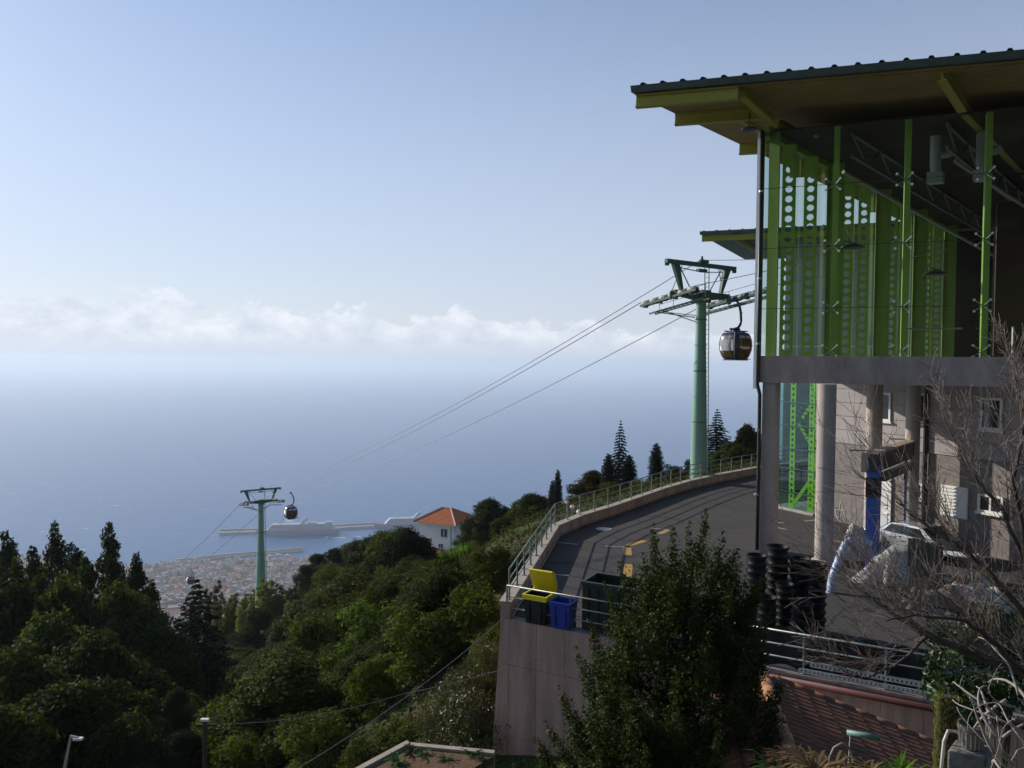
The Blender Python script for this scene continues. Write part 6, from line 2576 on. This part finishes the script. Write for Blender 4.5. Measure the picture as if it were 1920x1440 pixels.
# ------------------------------------------------------------------ foreground tiled roof
R0, R1 = Vector((5.53, 16.7, -6.8)), Vector((4.5, 10.9, -6.8))
RDIR = (R1 - R0).normalized()
RSIDE = Vector((-RDIR.y, RDIR.x, 0))       # to the right of the house
if RSIDE.x < 0:
    RSIDE = -RSIDE
SL = .345
RL = (R1 - R0).length
t = thing('tiled_shed', 'small house with a terracotta tiled gable roof below the terrace wall', 'house', (6.5, 13.5, -11.5))


def RP(l, s, h=0.0):
    """l along the ridge, s to the right (negative left), h above the roof plane"""
    return R0 + RDIR * l + RSIDE * s + UP * (-SL * abs(s) + h)


m_tile = mat('terracotta tile', (.27, .105, .052), .85, var=.9, scale=2.2, bump=.4, bscale=30, col2=(.085, .055, .042))
WR, WLf = 5.6, 1.15
rf = MB().add([RP(0, -WLf), RP(0, 0), RP(0, WR), RP(RL, WR), RP(RL, 0), RP(RL, -WLf)] + [RP(0, -WLf, -.1), RP(0, 0, -.1), RP(0, WR, -.1), RP(RL, WR, -.1), RP(RL, 0, -.1), RP(RL, -WLf, -.1)],
              [(0, 1, 4, 5), (1, 2, 3, 4), (6, 11, 10, 7), (7, 10, 9, 8), (0, 6, 7, 1), (1, 7, 8, 2), (3, 9, 10, 4), (4, 10, 11, 5), (2, 8, 9, 3), (5, 11, 6, 0)]).build('roof', mat('roof deck', (.16, .075, .045), .9), t)
mw = mat('shed wall', (.40, .36, .33), .9, var=.5)
MB().hexa([RP(.3, -.9, 0) * 1 + UP * (-4.6), RP(.3, 5.2, 0) + UP * (-3.2), RP(RL - .3, 5.2, 0) + UP * (-3.2), RP(RL - .3, -.9, 0) + UP * (-4.6)],
          [RP(.3, -.9, -.15), RP(.3, 5.2, -.15), RP(RL - .3, 5.2, -.15), RP(RL - .3, -.9, -.15)]).build('wall', mw, t)


def barrel(r0, r1, L, up=True, n=6, th=.016):
    """half-round tile along local x, crown up"""
    vs = []
    for x, r in ((0, r0), (L, r1)):
        for q in (r, r - th):
            for k in range(n + 1):
                a = math.pi * k / n
                vs.append((x, q * math.cos(a), q * math.sin(a) * .8))
    k = n + 1
    fs = []
    for i in range(n):
        fs.append((i, i + 1, 2 * k + i + 1, 2 * k + i))
        fs.append((k + i + 1, k + i, 3 * k + i, 3 * k + i + 1))
        fs.append((i + 1, i, k + i, k + i + 1))
        fs.append((2 * k + i, 2 * k + i + 1, 3 * k + i + 1, 3 * k + i))
    fs += [(0, 2 * k, 3 * k, k), (n, k + n, 3 * k + n, 2 * k + n)]
    return vs, fs


def tile_mesh(name, r0, r1, L, m_):
    vs, fs = barrel(r0, r1, L)
    me = bpy.data.meshes.new(name)
    me.from_pydata(vs, [], fs)
    me.materials.append(m_)
    for p in me.polygons:
        p.use_smooth = len(p.vertices) == 4
    return me


TM = tile_mesh('roof_tile', .105, .085, .44, m_tile)
CM = tile_mesh('ridge_tile', .14, .12, .46, mat('ridge terracotta', (.46, .21, .10), .8, var=.7, scale=4, bump=.3, col2=(.28, .15, .09)))
tb = Vector(t['_base'])


def frame_loc(p, xdir, up):
    x = xdir.normalized()
    y = up.cross(x).normalized()
    z = x.cross(y)
    m4 = Matrix((x, y, z)).transposed().to_4x4()
    m4.translation = p - tb
    return m4


g = rnd(77)
for i in range(int(RL / .4)):
    o = bpy.data.objects.new('ridge_tile', CM)
    COL.objects.link(o)
    o.parent = rf
    o.matrix_local = frame_loc(RP(.02 + i * .4, g.uniform(-.012, .012), .05 + g.uniform(0, .012)), RDIR + Vector((g.uniform(-.02, .02), 0, .03)), UP)
ncol = int(RL / .205)
dl_, dr_ = (RSIDE * -1 + UP * -SL).normalized(), (RSIDE + UP * -SL).normalized()
nl, nr_ = dl_.cross(RDIR), dr_.cross(RDIR)
nl = nl if nl.z > 0 else -nl
nr_ = nr_ if nr_.z > 0 else -nr_
for i in range(ncol):
    for k in range(3):
        o = bpy.data.objects.new('roof_tile', TM)
        COL.objects.link(o)
        o.parent = rf
        p = RP(.1 + i * .205 + g.uniform(-.01, .01), -(.08 + k * .36), .03 + g.uniform(0, .015))
        o.matrix_local = frame_loc(p, -dl_ * -1 + nl * -.02, nl)
vs, fs = barrel(.085, .105, .44)
big = MB()
for i in range(ncol):
    for k in range(15):
        p = RP(.1 + i * .205 + g.uniform(-.012, .012), .08 + k * .36, .03 + g.uniform(0, .012))
        m4 = frame_loc(p, dr_ + nr_ * .03, nr_)
        big.add([m4 @ Vector(v) + tb for v in vs], fs)
big.build('shaded_tiles', m_tile, rf)['kind'] = 'stuff'
# upright verge tiles showing along the far edge
for i in range(12):
    o = bpy.data.objects.new('verge_tile', TM)
    COL.objects.link(o)
    o.parent = rf
    o.matrix_local = frame_loc(RP(.02, .2 + i * .42, .07), dr_ + nr_ * .06, nr_)

# ------------------------------------------------------------------ foreground plants, right
GB_ = -5.5


def gnd_at(x, D):
    X = (x - CX) / F * D
    return Vector((X, D, gz(X, D)))


for i, (x, D, r_, n) in enumerate(((1505, 9.2, .46, 90), (1545, 9.0, .46, 90), (1580, 9.3, .40, 80), (1470, 9.4, .42, 70), (1650, 8.9, .30, 60), (1625, 9.1, .30, 60))):
    p = gnd_at(x, D)
    p.z = max(p.z, px(x, 1452, D).z)
    rosette(p, r_, n, LSTRAW if i != 3 else LG, 'bromeliad_clump', 'straw-coloured strappy plant clump in front of the tiled roof', 'strappy clumps before the roof', 50 + i, .55, .035)
for i, (x, D) in enumerate(((1702, 8.6), (1718, 8.7))):
    p = gnd_at(x, D)
    p.z = max(p.z, px(x, 1455, D).z)
    rosette(p, .22, 34, LFRESH, 'young_plant', 'fresh bright green shoots in front of the dark tiled slope', 'bright green shoots', 70 + i, .12, .07)
# hose hoop
a, b = px(1556, 1452, 9.2), px(1602, 1452, 9.2)
hp = [a - UP * .5, a, px(1556, 1420, 9.2), px(1564, 1402, 9.2), px(1578, 1394, 9.2), px(1592, 1402, 9.2), px(1600, 1420, 9.2), b, b - UP * .5]
tag(MB().tube(hp, .016, 8).build('hose_hoop', mat('grey hose', (.22, .22, .19), .6), smooth=True), 'grey hose bent into a hoop among the strappy plants', 'hose')
# green pipe on a stake
a, b = px(1588, 1373, 10.2), px(1650, 1384, 10.0)
t = thing('garden_stake', 'pale green pipe across a thin stake before the tiled roof', 'garden stake', tuple(gnd_at(1595, 10.0)))
MB().tube([a, b], .036, 10).build('pipe', mat('green pipe', (.17, .30, .26), .45, var=.3), t, smooth=True)
MB().tube([gnd_at(1595, 10.05), px(1595, 1376, 10.15)], .012, 6).build('stake', M_STEEL, t)

# potted plant on a stone block, mossy post, white bent pipe
D = 8.2
pc = px(1820, 1402, D)
gb = Vector((pc.x, pc.y, gz(pc.x, pc.y)))
t = thing('stone_block', 'rough dark stone block carrying the fluted pot', 'stone block', tuple(gb))
m = MB().box((pc + gb) / 2 + UP * -.15, (.36, .34, pc.z - gb.z + .3), (U, V_, UP))
bl = m.build('block', mat('dark stone', (.10, .09, .08), .95, var=.9, scale=6, bump=.8, bscale=14, col2=(.32, .31, .29)), t, bevel=.02)
t = thing('flower_pot', 'fluted grey-brown flower pot with a spindly plant on the stone block', 'flower pot', tuple(pc))
smooth_sharp(MB().lathe(pc + UP * .003, [(.09, 0), (.112, .03), (.118, .2), (.135, .21), (.135, .26), (.115, .26), (.105, .22), (.001, .2)], 22).build('pot', mat('pot clay', (.27, .235, .205), .7, var=.4, scale=8), t))
for k in range(18):
    a = 2 * math.pi * k / 18
    d = Vector((math.cos(a), math.sin(a), 0))
    MB().tube([pc + d * .114 + UP * .03, pc + d * .12 + UP * .19], .008, 5).build('flute', mat('pot flute', (.36, .32, .28), .7), t)
m = MB()
g = rnd(91)
for i in range(26):
    a = g.uniform(0, 6.283)
    d = Vector((math.cos(a), math.sin(a), 0))
    L = g.uniform(.15, .32)
    q = pc + UP * .21 + d * .03
    s = Vector((-d.y, d.x, 0)) * .012
    m.add([q - s, q + s, q + d * L * .5 + UP * L * .8 + s, q + d * L * .5 + UP * L * .8 - s, q + d * L + UP * L * .5], [(0, 1, 2, 3), (3, 2, 4)])
m.build('foliage', LG, t)

pm = px(1778, 1305, 8.6)
gb = Vector((pm.x, pm.y, gz(pm.x, pm.y)))
t = thing('mossy_post', 'leaning post thickly hung with pale moss beside the flower pot', 'post', tuple(gb))
MB().tube([gb, gb.lerp(pm, .5) + Vector((.04, 0, 0)), pm], [.09, .075, .06], 8).build('post', M_BARK, t)
g = np.random.default_rng(12)
n = 5200
f = g.random(n)
P = np.array(gb)[None, :] + (np.array(pm) - np.array(gb))[None, :] * f[:, None]
a = g.uniform(0, 6.283, n)
rr = .05 + .085 * g.random(n)
P[:, 0] += np.cos(a) * rr
P[:, 1] += np.sin(a) * rr
me = leaf_mesh('moss', P - np.array(gb), np.column_stack([np.cos(a), np.sin(a), np.zeros(n)]), .07, leaf_mat('grey moss', (.12, .11, .06), (.24, .22, .13), .3), 3, .16, None, -2.5)
o = bpy.data.objects.new('moss', me)
COL.objects.link(o)
o.parent = t
o['kind'] = 'stuff'
wp = [px(1762, 1470, 8.3), px(1767, 1420, 8.3), px(1770, 1390, 8.3), px(1778, 1370, 8.3), px(1792, 1372, 8.35), px(1810, 1378, 8.4), px(1845, 1380, 8.5), px(1870, 1376, 8.5)]
tag(MB().tube(wp, .018, 8).build('white_pipe', mat('white pipe', (.5, .5, .48), .4), smooth=True), 'white bent water pipe running behind the flower pot', 'pipe')


# ------------------------------------------------------------------ big glossy tree in front of the retaining wall
def big_tree():
    D0 = 15.0
    outline = [(955, 1322, 1330), (985, 1300, 1345), (1000, 1222, 1352), (1030, 1190, 1378), (1060, 1165, 1392), (1120, 1140, 1432), (1180, 1118, 1446), (1250, 1068, 1440), (1300, 1075, 1432), (1350, 1050, 1428),
               (1400, 1030, 1430), (1450, 1015, 1435), (1520, 1020, 1440), (1600, 1060, 1440), (1680, 1120, 1430)]
    ys = [o[0] for o in outline]
    lo, hi = [o[1] for o in outline], [o[2] for o in outline]
    g = rnd(404)
    base = Vector(((1250 - CX) / F * D0, D0, gz((1250 - CX) / F * D0, D0)))
    t = thing('evergreen_tree', 'big dark evergreen with small glossy leaves in front of the retaining wall', 'tree', tuple(base))
    lob = []
    axis = lambda y: px(1285 - max(0, y - 1100) * .06, y, D0)
    # inner mass, kept well inside the outline
    for i in range(300):
        y = 1075 + (1600 - 1075) * g.random() ** .9
        a, b = float(np.interp(y, ys, lo)), float(np.interp(y, ys, hi))
        u_ = g.uniform(-1, 1)
        x = (a + b) / 2 + 12 + (b - a) / 2 * u_ * .72
        half = (b - a) / 2 / F * D0
        dep = g.uniform(-.8, .8) * half * math.sqrt(max(0, 1 - u_ * u_ * .8))
        p = px(x, y, D0)
        lob.append((p.x - base.x, p.y + dep - base.y, p.z - base.z, g.uniform(.22, .42)))
    ninner = len(lob)
    # upright plumes that make the ragged outline; some lean towards the viewer or away
    tips = [(1322, 955, 0), (1300, 985, .3), (1346, 990, -.3), (1262, 988, 0), (1230, 992, .4), (1385, 1045, 0), (1372, 1020, -.4), (1437, 1080, .1), (1412, 1075, -.5), (1452, 1150, .2), (1200, 1030, -.4), (1165, 1058, .2),
            (1132, 1092, 0), (1150, 1130, -.7), (1108, 1172, .3), (1080, 1218, 0), (1112, 1240, -.9), (1050, 1300, .2), (1085, 1290, -.8), (1022, 1352, 0), (1003, 1392, .2), (1050, 1380, -.9), (1440, 1230, .1), (1432, 1310, .3), (1425, 1390, 0),
            (1290, 1035, -.9), (1240, 1060, -1.0), (1340, 1065, -1.0), (1400, 1130, -1.0), (1200, 1120, -1.1), (1290, 1130, -1.5), (1350, 1170, -1.5), (1230, 1190, -1.7), (1150, 1230, -1.4), (1420, 1220, -1.3), (1300, 1250, -1.9),
            (1180, 1310, -1.8), (1250, 1330, -2.1), (1370, 1300, -1.9), (1430, 1320, -1.4), (1110, 1370, -1.5), (1200, 1410, -2.1), (1320, 1390, -2.2), (1410, 1410, -1.7)]
    for (x0, y0, dd) in tips:
        L_ = g.uniform(75, 135)
        tx = x0 + (1275 - x0) * g.uniform(.18, .32)
        ty = y0 + L_
        wmax = g.uniform(.16, .27)
        for k in range(10):
            f = k / 9
            p = px(x0 + (tx - x0) * f + g.uniform(-7, 7) * f, y0 + (ty - y0) * f, D0)
            r_ = .045 + (wmax - .045) * f ** .7 * g.uniform(.7, 1.15)
            lob.append((p.x - base.x + g.uniform(-.06, .06) * f, p.y + dd - base.y + g.uniform(-.1, .1), p.z - base.z, r_))
    P, N, T = lobes_to_leaves(lob, 3900, 405, .9, .2, 1.15)
    me = leaf_mesh('crown', P, N, .068, leaf_mat('leaf evergreen', (.014, .026, .007), (.085, .12, .026), .30, rough=.5, spec=.12), 406, .5, T, .6)
    o = bpy.data.objects.new('crown', me)
    COL.objects.link(o)
    o.parent = t
    tk = MB()
    tp = px(1300, 1040, D0)
    tk.tube([base - UP * .5, base.lerp(tp, .4) + Vector((.1, .1, 0)), base.lerp(tp, .75), tp], [.2, .15, .09, .02], 9)
    for k in range(60):
        l = lob[(k * 5) % ninner]
        q = base + Vector(l[:3])
        f = min(.92, max(.12, (q.z - base.z) / (tp.z - base.z) - .12))
        p0 = base.lerp(tp, f)
        tk.tube([p0, p0.lerp(q, .5) - UP * .06, q], [.045 * (1.2 - f), .025, .006], 5)
    tk.build('trunk', M_BARK, t)


big_tree()


# ------------------------------------------------------------------ bare tree on the right
def bare_tree():
    g = rnd(2024)
    base = Vector(((2010 - CX) / F * 8.4, 8.4, 0))
    base.z = gz(base.x, base.y)
    t = thing('bare_tree', 'leafless tree with a tangle of fine reddish-brown twigs before the station wall', 'tree', tuple(base))
    limbs, twigs = MB(), MB()
    tips = []
    cnt = [0]

    def grow(p, d, L, r, depth, gen):
        n = 6 if depth else 5
        pts, rad = [p.copy()], [r]
        q = p.copy()
        dd = d.copy()
        for i in range(n):
            dd = (dd + Vector((g.uniform(-1, 1), g.uniform(-1, 1), g.uniform(-1, 1))) * (.10 if depth > 1 else .085) + UP * (.03 if gen else 0)).normalized()
            q = q + dd * (L / n)
            pts.append(q.copy())
            rad.append(max(.0026, r * (1 - .75 * (i + 1) / n)))
        (limbs if r > .022 else twigs).tube(pts, rad, 7 if r > .02 else 4, caps=False)
        cnt[0] += 1
        if depth == 0:
            tips.extend(pts[2:])
            return
        k = {4: 9, 3: 7, 2: 6, 1: 4}[depth]
        for c in range(k):
            f = .18 + .8 * (c + g.random()) / k
            i = min(n - 1, int(f * n))
            pp = pts[i].lerp(pts[i + 1], f * n - i)
            ax = dd.orthogonal()
            base_d = (pts[i + 1] - pts[i]).normalized()
            side = base_d.cross(Vector((g.uniform(-1, 1), g.uniform(-1, 1), g.uniform(-1, 1)))).normalized()
            nd = (base_d * math.cos(R(38)) + side * math.sin(R(38)) * g.uniform(.7, 1.3) + UP * .12 + Vector((-.10, 0, 0))).normalized()
            grow(pp, nd, L * g.uniform(.42, .78), max(.0034, rad[i] * .5), depth - 1, gen + 1)

    def limb(pxs, r0, r1, kids, kl):
        pts = [px(*q) for q in pxs]
        fine_ = []
        for i in range(len(pts) - 1):
            for k in range(4):
                fine_.append(pts[i].lerp(pts[i + 1], k / 4) + Vector((g.uniform(-1, 1), g.uniform(-1, 1), g.uniform(-1, 1))) * .015)
        fine_.append(pts[-1])
        m_ = len(fine_)
        limbs.tube(fine_, [r0 + (r1 - r0) * i / (m_ - 1) for i in range(m_)], 8)
        for c in range(kids):
            f = .08 + .9 * (c + g.random()) / kids
            i = min(m_ - 2, int(f * (m_ - 1)))
            bd = (fine_[i + 1] - fine_[i]).normalized()
            side = Vector((g.uniform(-.9, .25), g.uniform(-.5, .5), g.uniform(.15, 1.0)))
            nd = (bd * .75 + side * .75).normalized()
            grow(fine_[i], nd, kl * g.uniform(.75, 1.5), max(.0055, (r0 + (r1 - r0) * f) * .34), 2, 1)
    limbs.tube([base - UP * .3, base.lerp(px(1985, 1330, 8.3), .6), px(1985, 1330, 8.3)], [.12, .1, .085], 9)
    limb([(1985, 1330, 8.3), (1920, 1262, 8.4), (1830, 1228, 8.6), (1740, 1190, 8.8), (1670, 1150, 9.0), (1620, 1110, 9.1)], .07, .012, 15, .65)
    limb([(1985, 1330, 8.3), (1960, 1200, 8.2), (1880, 1100, 8.3), (1820, 1040, 8.5), (1745, 990, 8.6), (1680, 940, 8.8)], .06, .008, 14, .7)
    limb([(1960, 1200, 8.2), (1930, 1080, 8.0), (1880, 960, 8.1), (1820, 880, 8.3), (1780, 800, 8.5)], .04, .006, 11, .6)
    limb([(1960, 1200, 8.2), (1965, 1000, 7.9), (1940, 850, 7.9), (1908, 740, 8.0), (1885, 600, 8.1)], .035, .004, 9, .42)
    limb([(1985, 1330, 8.3), (1900, 1200, 8.9), (1800, 1150, 9.2), (1700, 1120, 9.5), (1620, 1075, 9.7)], .04, .006, 14, .6)
    limb([(1920, 1262, 8.4), (1850, 1190, 8.0), (1800, 1160, 7.9), (1720, 1155, 7.8), (1660, 1165, 7.7)], .032, .006, 12, .5)
    limb([(1740, 1190, 8.8), (1690, 1240, 8.7), (1630, 1270, 8.7), (1580, 1262, 8.8)], .022, .004, 10, .45)
    limb([(1930, 1080, 8.0), (1900, 900, 7.8), (1930, 740, 7.8), (1915, 650, 7.8)], .028, .004, 7, .4)
    mt_ = mat('twig bark', (.10, .068, .055), .7, var=.95, scale=3, col2=(.26, .225, .205))  # the paler tone of sunlit twigs is mixed into the bark colour
    limbs.build('limbs', mat('limb bark', (.055, .042, .036), .85, var=.7, scale=8, bump=.5, col2=(.12, .10, .09)), t)
    o = twigs.build('twigs', mt_, t)
    o['kind'] = 'stuff'
    g2 = np.random.default_rng(9)
    tp = np.array([tuple(p) for p in tips])
    tp = tp[g2.choice(len(tp), min(len(tp), 1500), replace=False)]
    N = g2.normal(size=tp.shape)
    me = leaf_mesh('buds', tp - np.array(base), N, .026, leaf_mat('red bud', (.10, .045, .03), (.22, .09, .05), .3, tcol=(1.3, .9, .6)), 10, .6)
    ob = bpy.data.objects.new('buds', me)
    COL.objects.link(ob)
    ob.parent = t
    ob['kind'] = 'stuff'


bare_tree()


# camellia-like shrub behind the limbs, and pale twisted vines
def shrub_right():
    D0 = 9.6
    g = rnd(31)
    base = gnd_at(1860, D0)
    t = thing('camellia_shrub', 'dark glossy broad-leaved shrub behind the thick bare limb', 'shrub', tuple(base))
    lob = []
    for i in range(90):
        x, y = g.uniform(1740, 1990), g.uniform(1140, 1345)
        if x < 1790 and y < 1180:
            continue
        p = px(x, y, D0 + g.uniform(-.5, .6))
        lob.append((p.x - base.x, p.y - base.y, p.z - base.z, g.uniform(.10, .2)))
    P, N, T = lobes_to_leaves(lob, 2600, 32, .8, .3, 1.0)
    me = leaf_mesh('crown', P, N, .085, leaf_mat('leaf camellia', (.018, .032, .012), (.06, .085, .03), .2, rough=.4, spec=.3), 33, .5, T, -.3)
    o = bpy.data.objects.new('crown', me)
    COL.objects.link(o)
    o.parent = t
    tk = MB()
    for k in range(14):
        q = base + Vector(lob[k * 5][:3])
        tk.tube([base - UP * .2, base.lerp(q, .5) + Vector((.1, 0, 0)), q], [.03, .02, .005], 5)
    tk.build('trunk', M_BARK, t)
    # vines
    mv = mat('pale vine bark', (.34, .30, .27), .85, var=.6, scale=8, col2=(.20, .17, .15))
    base = gnd_at(1905, 7.4)
    t = thing('twisted_vine', 'pale leafless vine twisting in loops at the right edge', 'vine', tuple(base))
    for k in range(26):
        p = px(g.uniform(1850, 1960), g.uniform(1300, 1470), 7.4 + g.uniform(-.3, .3))
        d = Vector((g.uniform(-1, .5), g.uniform(-.4, .4), g.uniform(-.3, 1))).normalized()
        bend = Vector((g.uniform(-1, 1), g.uniform(-1, 1), g.uniform(-1, 1))) * .5
        pts, rad = [], []
        r_ = g.uniform(.006, .021)
        for i in range(12):
            pts.append(p.copy())
            rad.append(r_ * (1 - .06 * i))
            d = (d + bend.cross(d) * .35 + Vector((g.uniform(-1, 1), g.uniform(-1, 1), g.uniform(-1, 1))) * .12).normalized()
            p = p + d * .065
            q = CX + F * p.x / p.y
            if q < 1815:
                d.x = abs(d.x)
        MB().tube(pts, rad, 6).build('stem', mv, t, smooth=True)


shrub_right()

for o in bpy.data.objects:
    if '_base' in o:
        del o['_base']
